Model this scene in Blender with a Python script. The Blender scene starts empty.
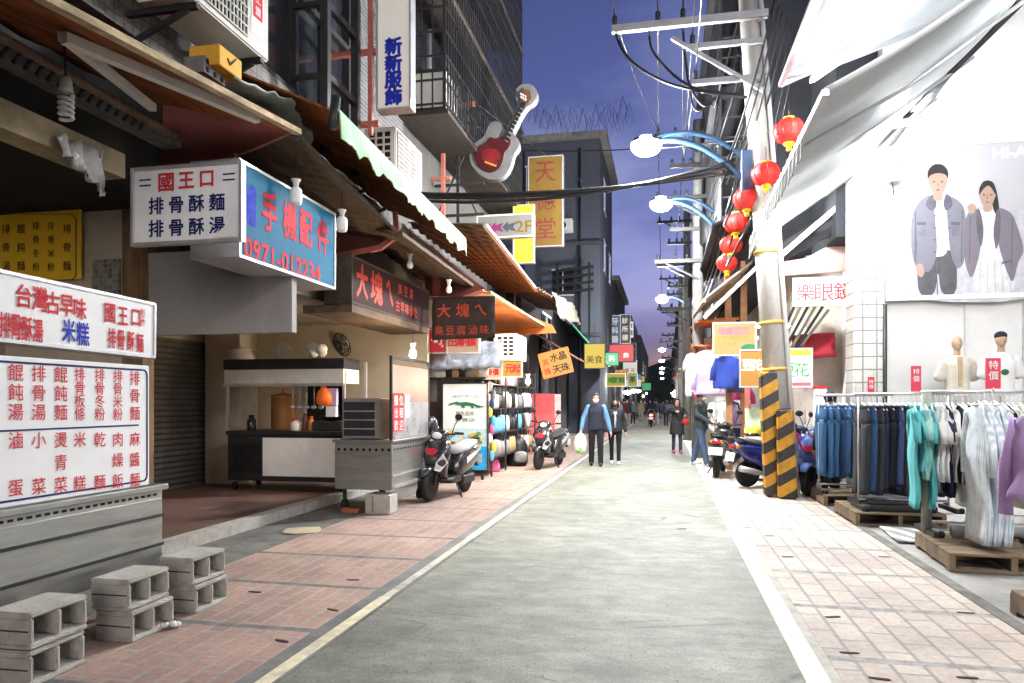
import bpy, bmesh, math, random
from mathutils import Vector, Matrix
R = math.radians
rnd = random.Random(7)
sc = bpy.context.scene
col = sc.collection
F_PX, YAW, HZ, EYE = 720.0, math.atan(152/720.0), 402.0, 1.5
CO, SI = math.cos(YAW), math.sin(YAW)

# ---------------------------------------------------------------- camera solve: a pixel of the photo on a known real plane
def ray(u, v):
    a = (u-512)/F_PX
    return Vector((a*CO-SI, CO+a*SI, (HZ-v)/F_PX))
def onX(u, v, X):
    d = ray(u, v); t = X/d.x
    return Vector((X, d.y*t, EYE+d.z*t))
def onY(u, v, Y):
    d = ray(u, v); t = Y/d.y
    return Vector((d.x*t, Y, EYE+d.z*t))
def onZ(u, v, Z=0.0):
    d = ray(u, v); t = (Z-EYE)/d.z
    return Vector((d.x*t, d.y*t, Z))

# ---------------------------------------------------------------- materials
MATS = {}
def _nt(name):
    m = bpy.data.materials.new(name); m.use_nodes = True
    return m, m.node_tree, m.node_tree.nodes['Principled BSDF']
def noise(nt, scale, detail=5, rough=.6, vec=None, stretch=None):
    tc = nt.nodes.new('ShaderNodeTexCoord')
    n = nt.nodes.new('ShaderNodeTexNoise'); n.inputs['Scale'].default_value = scale
    n.inputs['Detail'].default_value = detail; n.inputs['Roughness'].default_value = rough
    src = tc.outputs['Object']
    if stretch:
        mp = nt.nodes.new('ShaderNodeMapping'); mp.inputs['Scale'].default_value = stretch
        nt.links.new(src, mp.inputs[0]); src = mp.outputs[0]
    nt.links.new(src, n.inputs['Vector'])
    return n
def ramp(nt, src, stops):
    r = nt.nodes.new('ShaderNodeValToRGB'); el = r.color_ramp.elements
    while len(el) < len(stops): el.new(.5)
    for e, (p, c) in zip(el, stops):
        e.position = p; e.color = (*c, 1) if len(c) == 3 else c
    nt.links.new(src, r.inputs[0]); return r
def mix(nt, a, b, fac, mode='MIX'):
    m = nt.nodes.new('ShaderNodeMix'); m.data_type = 'RGBA'; m.blend_type = mode
    for sock, val in ((m.inputs[6], a), (m.inputs[7], b), (m.inputs[0], fac)):
        if isinstance(val, (int, float)): sock.default_value = val
        elif isinstance(val, tuple): sock.default_value = (*val, 1)
        else: nt.links.new(val, sock)
    return m.outputs[2]
def mul(c, k): return tuple(min(1, x*k) for x in c)
def mat(name, c, rough=.6, metal=0, var=.22, scale=6, bump=.0, bscale=40, dirt=0, dirtc=(.03,.028,.025), stretch=None, emit=None, estr=0, coat=0):
    if name in MATS: return MATS[name]
    m, nt, b = _nt(name)
    n = noise(nt, scale, 6, .65, stretch=stretch)
    r = ramp(nt, n.outputs['Fac'], [(.3, mul(c, 1-var)), (.7, mul(c, 1+var))])
    out = r.outputs[0]
    if dirt:
        n2 = noise(nt, scale*.35, 8, .72, stretch=stretch)
        r2 = ramp(nt, n2.outputs['Fac'], [(.46, (0, 0, 0)), (.72, (1, 1, 1))])
        mm = nt.nodes.new('ShaderNodeMath'); mm.operation = 'MULTIPLY'; mm.inputs[1].default_value = dirt
        nt.links.new(r2.outputs[0], mm.inputs[0])
        out = mix(nt, out, dirtc, mm.outputs[0])
    nt.links.new(out, b.inputs['Base Color'])
    rr = nt.nodes.new('ShaderNodeMapRange'); rr.inputs[3].default_value = max(0, rough-.12); rr.inputs[4].default_value = min(1, rough+.12)
    nt.links.new(n.outputs['Fac'], rr.inputs[0]); nt.links.new(rr.outputs[0], b.inputs['Roughness'])
    b.inputs['Metallic'].default_value = metal
    if not metal and not coat: b.inputs['Specular IOR Level'].default_value = .25
    if coat: b.inputs['Coat Weight'].default_value = coat
    if bump:
        nb = noise(nt, bscale, 4, .6, stretch=stretch); bp = nt.nodes.new('ShaderNodeBump')
        bp.inputs['Strength'].default_value = bump; bp.inputs['Distance'].default_value = .02
        nt.links.new(nb.outputs['Fac'], bp.inputs['Height']); nt.links.new(bp.outputs[0], b.inputs['Normal'])
    if emit:
        b.inputs['Emission Color'].default_value = (*emit, 1); b.inputs['Emission Strength'].default_value = estr
    MATS[name] = m
    return m
def tile_mat(name, c1, c2, mortar, bw, bh, ms=.02, offset=.5, axes='XY', rough=.5, dirt=.3, joint=None, dirtc=(.04,.038,.035), bump=.3, rot=0):
    """bricks or tiles laid in the object's own metres on the plane named by axes"""
    if name in MATS: return MATS[name]
    m, nt, b = _nt(name)
    tc = nt.nodes.new('ShaderNodeTexCoord')
    sp = nt.nodes.new('ShaderNodeSeparateXYZ'); cb = nt.nodes.new('ShaderNodeCombineXYZ')
    nt.links.new(tc.outputs['Object'], sp.inputs[0])
    nt.links.new(sp.outputs['XYZ'.index(axes[0])], cb.inputs[0]); nt.links.new(sp.outputs['XYZ'.index(axes[1])], cb.inputs[1])
    vec = cb.outputs[0]
    if rot:
        mp = nt.nodes.new('ShaderNodeMapping'); mp.inputs['Rotation'].default_value = (0, 0, rot)
        nt.links.new(vec, mp.inputs[0]); vec = mp.outputs[0]
    br = nt.nodes.new('ShaderNodeTexBrick'); br.offset = offset
    br.inputs['Scale'].default_value = 1; br.inputs['Brick Width'].default_value = bw; br.inputs['Row Height'].default_value = bh
    br.inputs['Mortar Size'].default_value = ms*min(bw, bh); br.inputs['Mortar Smooth'].default_value = .3
    br.inputs['Color1'].default_value = (*c1, 1); br.inputs['Color2'].default_value = (*c2, 1); br.inputs['Mortar'].default_value = (*mortar, 1)
    nt.links.new(vec, br.inputs['Vector'])
    out = br.outputs['Color']
    n1 = noise(nt, 22, 6, .7); out = mix(nt, out, ramp(nt, n1.outputs['Fac'], [(.3, (.72,.72,.72)), (.7, (1.25,1.25,1.25))]).outputs[0], .8, 'MULTIPLY')
    if dirt:
        n2 = noise(nt, 1.1, 8, .72)
        r2 = ramp(nt, n2.outputs['Fac'], [(.42, (0, 0, 0)), (.75, (dirt, dirt, dirt))])
        out = mix(nt, out, dirtc, r2.outputs[0])
    if dirt:
        n3 = noise(nt, 7, 4, .6); n4 = noise(nt, .5, 3, .6)
        out = mix(nt, out, mul(dirtc, .8), ramp(nt, n3.outputs['Fac'], [(.64, (0,0,0)), (.72, (.55,.55,.55))]).outputs[0])
        out = mix(nt, out, ramp(nt, n4.outputs['Fac'], [(.35, (.72,.72,.74)), (.65, (1.12,1.1,1.06))]).outputs[0], 1.0, 'MULTIPLY')
    if joint:   # a joint of another colour every `joint[0]` metres along the second axis
        mm = nt.nodes.new('ShaderNodeMath'); mm.operation = 'FRACT'
        dv = nt.nodes.new('ShaderNodeMath'); dv.operation = 'DIVIDE'; dv.inputs[1].default_value = joint[0]
        wob = noise(nt, 3, 3); ad = nt.nodes.new('ShaderNodeMath'); ad.operation = 'MULTIPLY_ADD'; ad.inputs[1].default_value = .035
        nt.links.new(wob.outputs['Fac'], ad.inputs[0]); nt.links.new(sp.outputs[1], ad.inputs[2])
        nt.links.new(ad.outputs[0], dv.inputs[0]); nt.links.new(dv.outputs[0], mm.inputs[0])
        lt = nt.nodes.new('ShaderNodeMath'); lt.operation = 'LESS_THAN'; lt.inputs[1].default_value = joint[1]/joint[0]
        nt.links.new(mm.outputs[0], lt.inputs[0])
        nj = noise(nt, 9, 6, .7)
        out = mix(nt, out, ramp(nt, nj.outputs['Fac'], [(.35, mul(joint[2], .5)), (.7, mul(joint[2], 1.6))]).outputs[0], lt.outputs[0])
    nt.links.new(out, b.inputs['Base Color']); b.inputs['Roughness'].default_value = rough
    bp = nt.nodes.new('ShaderNodeBump'); bp.inputs['Strength'].default_value = bump; bp.inputs['Distance'].default_value = .01; bp.invert = True
    nt.links.new(br.outputs['Fac'], bp.inputs['Height']); nt.links.new(bp.outputs[0], b.inputs['Normal'])
    MATS[name] = m
    return m
def stripe_mat(name, ca, cb_, period, axis, frac=.5, rough=.7, slant=0.0, axis2='Z', dirt=.25, bump=0, seg=None):
    """bands of two colours along one object axis (slant adds a share of axis2)"""
    if name in MATS: return MATS[name]
    m, nt, b = _nt(name)
    tc = nt.nodes.new('ShaderNodeTexCoord'); sp = nt.nodes.new('ShaderNodeSeparateXYZ'); nt.links.new(tc.outputs['Object'], sp.inputs[0])
    a = nt.nodes.new('ShaderNodeMath'); a.operation = 'MULTIPLY_ADD'; a.inputs[1].default_value = slant
    nt.links.new(sp.outputs['XYZ'.index(axis2)], a.inputs[0]); nt.links.new(sp.outputs['XYZ'.index(axis)], a.inputs[2])
    d = nt.nodes.new('ShaderNodeMath'); d.operation = 'DIVIDE'; d.inputs[1].default_value = period; nt.links.new(a.outputs[0], d.inputs[0])
    f = nt.nodes.new('ShaderNodeMath'); f.operation = 'FRACT'; nt.links.new(d.outputs[0], f.inputs[0])
    l = nt.nodes.new('ShaderNodeMath'); l.operation = 'LESS_THAN'; l.inputs[1].default_value = frac; nt.links.new(f.outputs[0], l.inputs[0])
    out = mix(nt, ca, cb_, l.outputs[0])
    n1 = noise(nt, 9, 6, .7); out = mix(nt, out, ramp(nt, n1.outputs['Fac'], [(.3, (.6,.6,.6)), (.7, (1.25,1.25,1.25))]).outputs[0], .8, 'MULTIPLY')
    if dirt:
        n2 = noise(nt, 3, 8, .75); r2 = ramp(nt, n2.outputs['Fac'], [(.5, (0,0,0)), (.75, (dirt, dirt, dirt))]); out = mix(nt, out, (.05,.04,.03), r2.outputs[0])
    nt.links.new(out, b.inputs['Base Color']); b.inputs['Roughness'].default_value = rough
    if bump:
        w = nt.nodes.new('ShaderNodeMath'); w.operation = 'PINGPONG'; w.inputs[1].default_value = .5; nt.links.new(d.outputs[0], w.inputs[0])
        bp = nt.nodes.new('ShaderNodeBump'); bp.inputs['Strength'].default_value = bump; bp.inputs['Distance'].default_value = .04
        nt.links.new(w.outputs[0], bp.inputs['Height']); nt.links.new(bp.outputs[0], b.inputs['Normal'])
    MATS[name] = m
    return m
def emis(name, c, s):
    if name in MATS: return MATS[name]
    m, nt, b = _nt(name); b.inputs['Base Color'].default_value = (*[.22*x for x in c],1); s = s*.27 if s < 5 else s; b.inputs['Roughness'].default_value = .7
    b.inputs['Emission Color'].default_value = (*c, 1); b.inputs['Emission Strength'].default_value = s
    MATS[name] = m; return m

# ---------------------------------------------------------------- mesh builder
ROOTINV = {}
_gl = {}
def glyph(s, off=.012):
    k = (s, off)
    if k not in _gl:
        cu = bpy.data.curves.new('txt', 'FONT'); cu.body = s; cu.offset = off; cu.align_x = 'CENTER'; cu.resolution_u = 2
        o = bpy.data.objects.new('txt', cu); me = bpy.data.meshes.new_from_object(o)
        vs = [v.co.copy() for v in me.vertices]; fs = [list(p.vertices) for p in me.polygons]
        bpy.data.objects.remove(o); bpy.data.curves.remove(cu); bpy.data.meshes.remove(me)
        _gl[k] = (vs, fs)
    return _gl[k]
class MB:
    def __init__(s): s.b = bmesh.new()
    def _add(s, vs, fs, mi=0, smooth=False):
        V = [s.b.verts.new(v) for v in vs]
        for f in fs:
            try:
                q = s.b.faces.new([V[i] for i in f]); q.material_index = mi; q.smooth = smooth
            except ValueError: pass
        return s
    def box(s, x0, x1, y0, y1, z0, z1, mi=0, M=None):
        vs = [Vector((x, y, z)) for z in (z0, z1) for y in (y0, y1) for x in (x0, x1)]
        if M: vs = [M @ v for v in vs]
        return s._add(vs, [(0,2,3,1),(4,5,7,6),(0,1,5,4),(2,6,7,3),(0,4,6,2),(1,3,7,5)], mi)
    def cbox(s, c, sx, sy, sz, mi=0, rot=None):
        M = Matrix.Translation(c)
        if rot: M = M @ rot
        return s.box(-sx/2, sx/2, -sy/2, sy/2, -sz/2, sz/2, mi, M)
    def bar(s, a, b, w, h=None, mi=0):
        """square bar from a to b"""
        a, b = Vector(a), Vector(b); d = b-a; h = h or w
        q = d.to_track_quat('Z', 'Y').to_matrix().to_4x4()
        return s.box(-w/2, w/2, -h/2, h/2, 0, d.length, mi, Matrix.Translation(a) @ q)
    def tube(s, pts, r, n=8, mi=0, cap=True):
        pts = [Vector(p) for p in pts]; rs = r if isinstance(r, (list, tuple)) else [r]*len(pts)
        vs, fs = [], []
        up = Vector((0, 0, 1)); prev = None
        for i, p in enumerate(pts):
            d = (pts[min(i+1, len(pts)-1)]-pts[max(i-1, 0)]).normalized()
            if prev is None:
                x = d.cross(up) if abs(d.z) < .95 else d.cross(Vector((1, 0, 0)))
            else: x = prev - d*prev.dot(d)
            x.normalize(); prev = x; y = d.cross(x)
            for k in range(n):
                a = 2*math.pi*k/n; vs.append(p + (x*math.cos(a)+y*math.sin(a))*rs[i])
        for i in range(len(pts)-1):
            for k in range(n):
                fs.append((i*n+k, i*n+(k+1) % n, (i+1)*n+(k+1) % n, (i+1)*n+k))
        if cap: fs += [tuple(range(n))[::-1], tuple(range((len(pts)-1)*n, len(pts)*n))]
        return s._add(vs, fs, mi, True)
    def lathe(s, prof, c=(0,0,0), n=16, mi=0, axis='Z', sx=1, sy=1):
        c = Vector(c); vs, fs = [], []
        for (r, h) in prof:
            for k in range(n):
                a = 2*math.pi*k/n; p = Vector((r*math.cos(a)*sx, r*math.sin(a)*sy, h))
                if axis == 'X': p = Vector((p.z, p.x, p.y))
                if axis == 'Y': p = Vector((p.x, p.z, p.y))
                vs.append(c+p)
        m = len(prof)
        for i in range(m-1):
            for k in range(n): fs.append((i*n+k, i*n+(k+1) % n, (i+1)*n+(k+1) % n, (i+1)*n+k))
        fs += [tuple(range(n))[::-1], tuple(range((m-1)*n, m*n))]
        return s._add(vs, fs, mi, True)
    def ball(s, c, rx, ry=None, rz=None, n=12, m=8, mi=0, M=None):
        ry = ry or rx; rz = rz or rx; vs, fs = [], []
        for i in range(m+1):
            t = math.pi*i/m
            for k in range(n):
                a = 2*math.pi*k/n; p = Vector((rx*math.sin(t)*math.cos(a), ry*math.sin(t)*math.sin(a), rz*math.cos(t)))
                vs.append(Vector(c)+(M @ p if M else p))
        for i in range(m):
            for k in range(n): fs.append((i*n+k, (i+1)*n+k, (i+1)*n+(k+1) % n, i*n+(k+1) % n))
        s._add(vs, fs, mi, True); return s
    def prism(s, pts, d, mi=0):
        """closed outline of 3-D points pushed by vector d"""
        pts = [Vector(p) for p in pts]; d = Vector(d); n = len(pts)
        fs = [tuple(range(n))[::-1], tuple(range(n, 2*n))] + [(i, (i+1) % n, n+(i+1) % n, n+i) for i in range(n)]
        return s._add(pts+[p+d for p in pts], fs, mi)
    def sheet(s, a, b, c, d, nu=8, nv=8, th=.02, sag=0.0, wav=0.0, wn=6, mi=0, jit=0.0, edge=0.0):
        """curved cloth or metal sheet through four corners (a-b near edge, d-c far edge) with thickness"""
        a, b, c, d = map(Vector, (a, b, c, d)); top = []
        nrm = (b-a).cross(d-a).normalized()
        for j in range(nv+1):
            for i in range(nu+1):
                u, v = i/nu, j/nv
                p = a.lerp(b, u).lerp(d.lerp(c, u), v)
                p = p - Vector((0,0,1))*sag*4*u*(1-u) + nrm*(wav*math.sin(2*math.pi*wn*v)+jit*(rnd.random()-.5))
                if edge and i == nu: p = p + (b-a).normalized()*edge*(rnd.random()-.5)
                top.append(p)
        n = len(top); vs = top+[p-nrm*th for p in top]; fs = []
        W = nu+1
        for j in range(nv):
            for i in range(nu):
                q = (j*W+i, j*W+i+1, (j+1)*W+i+1, (j+1)*W+i); fs.append(q); fs.append(tuple(n+k for k in q[::-1]))
        rim = [i for i in range(W)]+[j*W+nu for j in range(1, nv+1)]+[nv*W+i for i in range(nu-1, -1, -1)]+[j*W for j in range(nv-1, 0, -1)]
        for k in range(len(rim)):
            p, q = rim[k], rim[(k+1) % len(rim)]; fs.append((q, p, n+p, n+q))
        return s._add(vs, fs, mi, True)
    def text(s, t, c, right, up, size=None, w=None, h=None, mi=0, off=.012):
        """lettering centred on c; size = em size, or w/h = box the ink must fill"""
        bold = off if off > .012 else 0
        vs, fs = glyph(t, .004)
        if not vs: return s
        x0, x1 = min(v.x for v in vs), max(v.x for v in vs); y0, y1 = min(v.y for v in vs), max(v.y for v in vs)
        cx, cy = (x0+x1)/2, (y0+y1)/2
        if size: kx = ky = size; cx, cy = (0, .36) if len(t) == 1 and ord(t) > 0x2000 else (cx, cy)
        else:
            kx = w/(x1-x0) if w else None; ky = h/(y1-y0) if h else None
            kx = kx or ky; ky = ky or kx
        r, u, c = Vector(right).normalized(), Vector(up).normalized(), Vector(c)
        nn = r.cross(u)
        for i, (bx, by) in enumerate(((0,0),(1,0),(-1,0),(0,1),(0,-1)) if bold else ((0,0),)):
            s._add([c+r*(v.x-cx+bx*bold)*kx+u*(v.y-cy+by*bold)*ky+nn*.0004*i for v in vs], fs, mi)
        return s
    def build(s, name, m, root=None, bevel=0, seg=1, smooth=None, kind=None, label=None):
        b = s.b
        if root is not None: bmesh.ops.transform(b, matrix=ROOTINV[root.name], verts=b.verts)
        if bevel:
            es = [e for e in b.edges if len(e.link_faces) == 2 and e.calc_face_angle(0) > .6]
            bmesh.ops.bevel(b, geom=es, offset=bevel, segments=seg, affect='EDGES', clamp_overlap=True)
        bmesh.ops.recalc_face_normals(b, faces=b.faces)
        if smooth is not None:
            for f in b.faces: f.smooth = smooth
        me = bpy.data.meshes.new(name); b.to_mesh(me); b.free()
        for x in (m if isinstance(m, (list, tuple)) else [m]): me.materials.append(x)
        o = bpy.data.objects.new(name, me); col.objects.link(o)
        if root is not None:
            o.parent = root; ROOTINV[o.name] = ROOTINV[root.name]
        if kind: o['kind'] = kind
        if label: o['label'] = label
        return o
def thing(name, label, cat, loc=(0,0,0), rz=0, group=None):
    o = bpy.data.objects.new(name, None); o.empty_display_size = .1; col.objects.link(o)
    o.location = loc; o.rotation_euler = (0, 0, rz)
    ROOTINV[o.name] = (Matrix.Translation(loc) @ Matrix.Rotation(rz, 4, 'Z')).inverted()
    o['label'] = label; o['category'] = cat
    if group: o['group'] = group
    return o
def tag(o, label, cat, group=None, kind=None):
    o['label'] = label; o['category'] = cat
    if group: o['group'] = group
    if kind: o['kind'] = kind
    return o
KIDS = {}
def dup(root, loc, rz=None, label=None, group=None, scale=None, swap=None):
    """a copy of a thing with its parts and sub-parts; swap = {part name: material}"""
    def rec(o, par):
        c = o.copy(); col.objects.link(c)
        if par is not None: c.parent = par
        base = o.name.split('.')[0]
        if swap and base in swap and o.type == 'MESH':
            c.data = o.data.copy(); c.data.materials.clear(); c.data.materials.append(swap[base])
        for k in [x for x in o.children]: rec(k, c)
        return c
    r = rec(root, None); r.location = loc
    if rz is not None: r.rotation_euler = (0, 0, rz)
    if scale: r.scale = scale if isinstance(scale, tuple) else (scale,)*3
    if label: r['label'] = label
    if group: r['group'] = group
    return r
def structure(mb, name, m): return mb.build(name, m, kind='structure')
def boxmesh(x0,x1,y0,y1,z0,z1): return MB().box(x0,x1,y0,y1,z0,z1)
ORD = ['first','second','third','fourth','fifth','sixth','seventh','eighth','ninth','tenth','eleventh','twelfth','thirteenth','fourteenth','fifteenth','sixteenth','seventeenth','eighteenth','nineteenth','twentieth']
VX, VY, VZ = Vector((1,0,0)), Vector((0,1,0)), Vector((0,0,1))

# ---------------------------------------------------------------- camera, sky, sun
cam = bpy.data.cameras.new('camera'); cam.sensor_width = 36; cam.lens = F_PX*36/1024
cam.shift_y = (HZ-341.5)/1024; cam.clip_end = 2000; cam.clip_start = .05
co = bpy.data.objects.new('camera', cam); col.objects.link(co); co.location = (0,0,EYE); co.rotation_euler = (R(90),0,YAW); sc.camera = co
w = bpy.data.worlds.new('World'); sc.world = w; w.use_nodes = True
nt = w.node_tree; bg = nt.nodes['Background']
sky = nt.nodes.new('ShaderNodeTexSky'); sky.sky_type = 'NISHITA'; sky.sun_disc = False
SUN_EL, SUN_ROT = R(-1.5), R(20)
sky.sun_elevation = SUN_EL; sky.sun_rotation = SUN_ROT; sky.air_density = 1.0; sky.dust_density = .4; sky.ozone_density = 3.0
tcw = nt.nodes.new('ShaderNodeTexCoord'); mpw = nt.nodes.new('ShaderNodeMapping'); mpw.inputs['Scale'].default_value = (1,1,3)
nw = nt.nodes.new('ShaderNodeTexNoise'); nw.inputs['Scale'].default_value = 3.2; nw.inputs['Detail'].default_value = 7
nt.links.new(tcw.outputs['Generated'], mpw.inputs[0]); nt.links.new(mpw.outputs[0], nw.inputs['Vector'])
cl = ramp(nt, nw.outputs['Fac'], [(.40, (1.1,.72,.78)), (.64, (2.25,1.35,1.10))])
skc = mix(nt, sky.outputs[0], cl.outputs[0], 1.0, 'MULTIPLY')
spw = nt.nodes.new('ShaderNodeSeparateXYZ'); nt.links.new(tcw.outputs['Generated'], spw.inputs[0])
skc = mix(nt, skc, ramp(nt, spw.outputs[2], [(.02, (.33,.46,1.0)), (.30, (1,1,1))]).outputs[0], 1.0, 'MULTIPLY')
nt.links.new(skc, bg.inputs['Color']); bg.inputs['Strength'].default_value = 0.46
sl = bpy.data.lights.new('sun', 'SUN'); sl.energy = .5; sl.angle = R(25); sl.color = (1,.95,.9)
so = bpy.data.objects.new('sun', sl); col.objects.link(so)
so.rotation_euler = (R(85), 0, R(20)); so.location = (0,0,30)
sc.view_settings.view_transform = 'Standard'; sc.view_settings.look = 'None'; sc.view_settings.exposure = 1.4; sc.view_settings.gamma = 1; sc.view_settings.use_curve_mapping = False
sc.cycles.max_bounces = 6; sc.cycles.diffuse_bounces = 3; sc.cycles.glossy_bounces = 3; sc.cycles.transparent_max_bounces = 6
sc.cycles.sample_clamp_indirect = 4; sc.cycles.use_denoising = True

# ---------------------------------------------------------------- common materials
M_white = mat('white_paint', (.75,.75,.73), .45, var=.06)
M_signw = mat('sign_white', (.78,.78,.76), .4, var=.05, scale=3, dirt=.12, dirtc=(.45,.42,.36))
M_red = mat('red_letter', (.55,.025,.035), .8, var=.1)
M_navy = mat('navy_letter', (.012,.02,.10), .8, var=.1)
M_blue = mat('blue_letter', (.015,.035,.42), .8, var=.1)
M_black = mat('black_plastic', (.012,.012,.013), .4, var=.2)
M_rubber = mat('tyre_rubber', (.015,.015,.015), .75, var=.3)
M_steel = mat('stainless_steel', (.42,.42,.40), .34, metal=.85, var=.14, scale=3, stretch=(1,1,8), bump=.12, bscale=3, dirt=.5, dirtc=(.16,.15,.13))
M_darksteel = mat('dark_steel', (.03,.03,.031), .5, metal=.5, var=.3)
M_alu = mat('aluminium', (.55,.55,.56), .4, metal=.7, var=.12)
M_conc = mat('concrete', (.19,.185,.175), .9, var=.25, scale=2.2, bump=.3, bscale=30, dirt=.6)
M_lconc = mat('light_concrete', (.42,.40,.35), .9, var=.2, scale=9, bump=.5, bscale=70, dirt=.35, dirtc=(.12,.11,.09))
M_beige = mat('beige_wall', (.43,.375,.29), .8, var=.10, scale=1.5, dirt=.3, dirtc=(.25,.2,.13), bump=.05)
M_greyboard = mat('grey_board', (.27,.255,.25), .8, var=.15, scale=2.5, dirt=.4, dirtc=(.2,.19,.18), stretch=(1,1,.5))
M_maroon = mat('maroon_board', (.13,.036,.028), .7, var=.2, scale=2, dirt=.4)
M_rust = mat('rusty_wood', (.085,.055,.036), .85, var=.45, scale=9, dirt=.6, bump=.3, stretch=(1,.25,1))
M_orange = mat('orange_canvas', (.21,.06,.014), .85, var=.65, scale=4, dirt=.8, dirtc=(.03,.012,.006), bump=.6, bscale=5, stretch=(5,.5,1))
M_brightorange = mat('bright_orange_board', (.62,.17,.04), .7, var=.15, scale=3, dirt=.4, dirtc=(.2,.06,.03))
M_darkwood = mat('dark_old_boards', (.045,.035,.028), .9, var=.4, scale=8, dirt=.3, stretch=(1,.2,1), bump=.3)
M_yellow = mat('yellow_sign', (.85,.52,.03), .55, var=.08, scale=4, dirt=.15, dirtc=(.4,.2,.02))
M_pink = mat('pink_steel', (.48,.15,.11), .6, var=.2, dirt=.3)
M_dark = mat('dark_recess', (.012,.012,.013), .8, var=.3)
M_glass = mat('dark_glass', (.02,.022,.026), .12, var=.2, coat=.3)
M_offwhite = mat('offwhite_plastic', (.62,.60,.55), .5, var=.08, scale=5, dirt=.25, dirtc=(.25,.22,.18))
M_bulb = mat('unlit_bulb', (.75,.74,.70), .3, var=.03)
M_warm = emis('lit_warm_bulb', (1,.74,.46), 380)
M_tube = emis('lit_tube', (.96,.98,1), 250)
M_tube3 = emis('lit_added_tube', (1,.97,.92), 480)  # extra strength for the added tubes, to brighten the left foreground
M_far = emis('lit_far_lamp', (1,.97,.92), 30)
M_tube2 = emis('lit_stall_tube', (1,.98,.95), 32)
M_led = emis('lit_street_lamp', (.96,.98,1), 700)
# ================================================================ GROUND
M_road = None
def road_material():
    m, nt, b = _nt('road_asphalt')
    n1 = noise(nt, .55, 9, .72, stretch=(1,.6,1)); n2 = noise(nt, 60, 4, .7); n3 = noise(nt, 3.2, 8, .75, stretch=(.7,1.5,1))
    c = ramp(nt, n1.outputs['Fac'], [(.34, (.10,.106,.082)), (.46, (.162,.167,.134)), (.54, (.19,.194,.160)), (.66, (.245,.246,.210))]).outputs[0]
    c = mix(nt, c, ramp(nt, n3.outputs['Fac'], [(.38, (.62,.64,.59)), (.6, (1.14,1.14,1.11))]).outputs[0], .9, 'MULTIPLY')
    c = mix(nt, c, ramp(nt, n2.outputs['Fac'], [(.32, (.55,.55,.55)), (.68, (1.4,1.4,1.4))]).outputs[0], .8, 'MULTIPLY')
    n5 = noise(nt, 1.7, 7, .7); c = mix(nt, c, (.075,.078,.068), ramp(nt, n5.outputs['Fac'], [(.53, (0,0,0)), (.66, (.6,.6,.6))]).outputs[0])
    n6 = noise(nt, 24, 3, .5); c = mix(nt, c, (.05,.05,.046), ramp(nt, n6.outputs['Fac'], [(.63, (0,0,0)), (.68, (.7,.7,.7))]).outputs[0])
    # hairline cracks running across
    tc = nt.nodes.new('ShaderNodeTexCoord'); mp = nt.nodes.new('ShaderNodeMapping'); mp.inputs['Scale'].default_value = (.5,1.6,1); mp.inputs['Rotation'].default_value = (0,0,.25)
    nt.links.new(tc.outputs['Object'], mp.inputs[0])
    v = nt.nodes.new('ShaderNodeTexVoronoi'); v.feature = 'DISTANCE_TO_EDGE'; v.inputs['Scale'].default_value = .8; nt.links.new(mp.outputs[0], v.inputs['Vector'])
    n4 = noise(nt, 1.3, 4); 
    cr = ramp(nt, v.outputs['Distance'], [(.0, (1,1,1)), (.012, (0,0,0))]).outputs[0]
    gate = ramp(nt, n4.outputs['Fac'], [(.5, (0,0,0)), (.56, (.9,.9,.9))]).outputs[0]
    g = mix(nt, cr, gate, 1.0, 'MULTIPLY')
    c = mix(nt, c, (.06,.06,.055), g)
    nt.links.new(c, b.inputs['Base Color']); b.inputs['Roughness'].default_value = .72
    bp = nt.nodes.new('ShaderNodeBump'); bp.inputs['Strength'].default_value = .35; bp.inputs['Distance'].default_value = .01
    nt.links.new(n2.outputs['Fac'], bp.inputs['Height']); nt.links.new(bp.outputs[0], b.inputs['Normal'])
    return m
M_road = road_material()
M_paveL = tile_mat('pink_paving', (.40,.25,.195), (.30,.19,.15), (.34,.30,.26), .42, .14, .10, .5, 'YX', .75, .5, (1.08,.075,(.13,.125,.115)), (.13,.10,.085))
M_paveR = tile_mat('pale_paving', (.46,.395,.345), (.40,.335,.29), (.24,.225,.21), .36, .18, .075, .5, 'YX', .75, .4, (1.12,.085,(.20,.19,.18)), (.17,.14,.12))
M_gutter = mat('gutter_concrete', (.155,.15,.135), .9, var=.35, scale=5, bump=.5, bscale=60, dirt=.6, dirtc=(.05,.047,.042))
M_forecourt = mat('forecourt_concrete', (.30,.29,.27), .9, var=.25, scale=3, bump=.3, bscale=40, dirt=.5, dirtc=(.12,.115,.105))
M_arcade = tile_mat('arcade_tiles', (.19,.10,.078), (.16,.085,.068), (.11,.09,.08), .22, .22, .05, 0, 'XY', .5, .5)
structure(boxmesh(-200,200,-60,400,-.3,-.03), 'ground', M_gutter)
structure(boxmesh(-2.02,.735,-8,170,-.2,0), 'road', M_road)
structure(boxmesh(.94,2.3,-8,60,-.2,.004), 'pavement_right', M_paveR)
structure(boxmesh(-3.95,-2.24,-8,60,-.2,.004), 'pavement_left', M_paveL)
structure(boxmesh(-2.24,-2.02,-8,170,-.2,.006), 'kerb_strip_left', M_conc)
structure(boxmesh(.735,.94,-8,170,-.2,.002), 'kerb_strip_right', M_lconc)
structure(boxmesh(-4.75,-3.95,-8,60,-.2,.0), 'gutter_left', M_gutter)
structure(boxmesh(2.3,14,-8,60,-.2,.0), 'forecourt_right', M_forecourt)
structure(boxmesh(2.26,2.36,-8,60,-.15,.012), 'drain_joint', M_gutter)
structure(boxmesh(-12,-4.92,-8,60,-.2,.13), 'arcade_floor', M_arcade)
structure(boxmesh(-4.92,-4.75,-8,60,-.2,.125), 'arcade_kerb', M_lconc)
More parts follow.
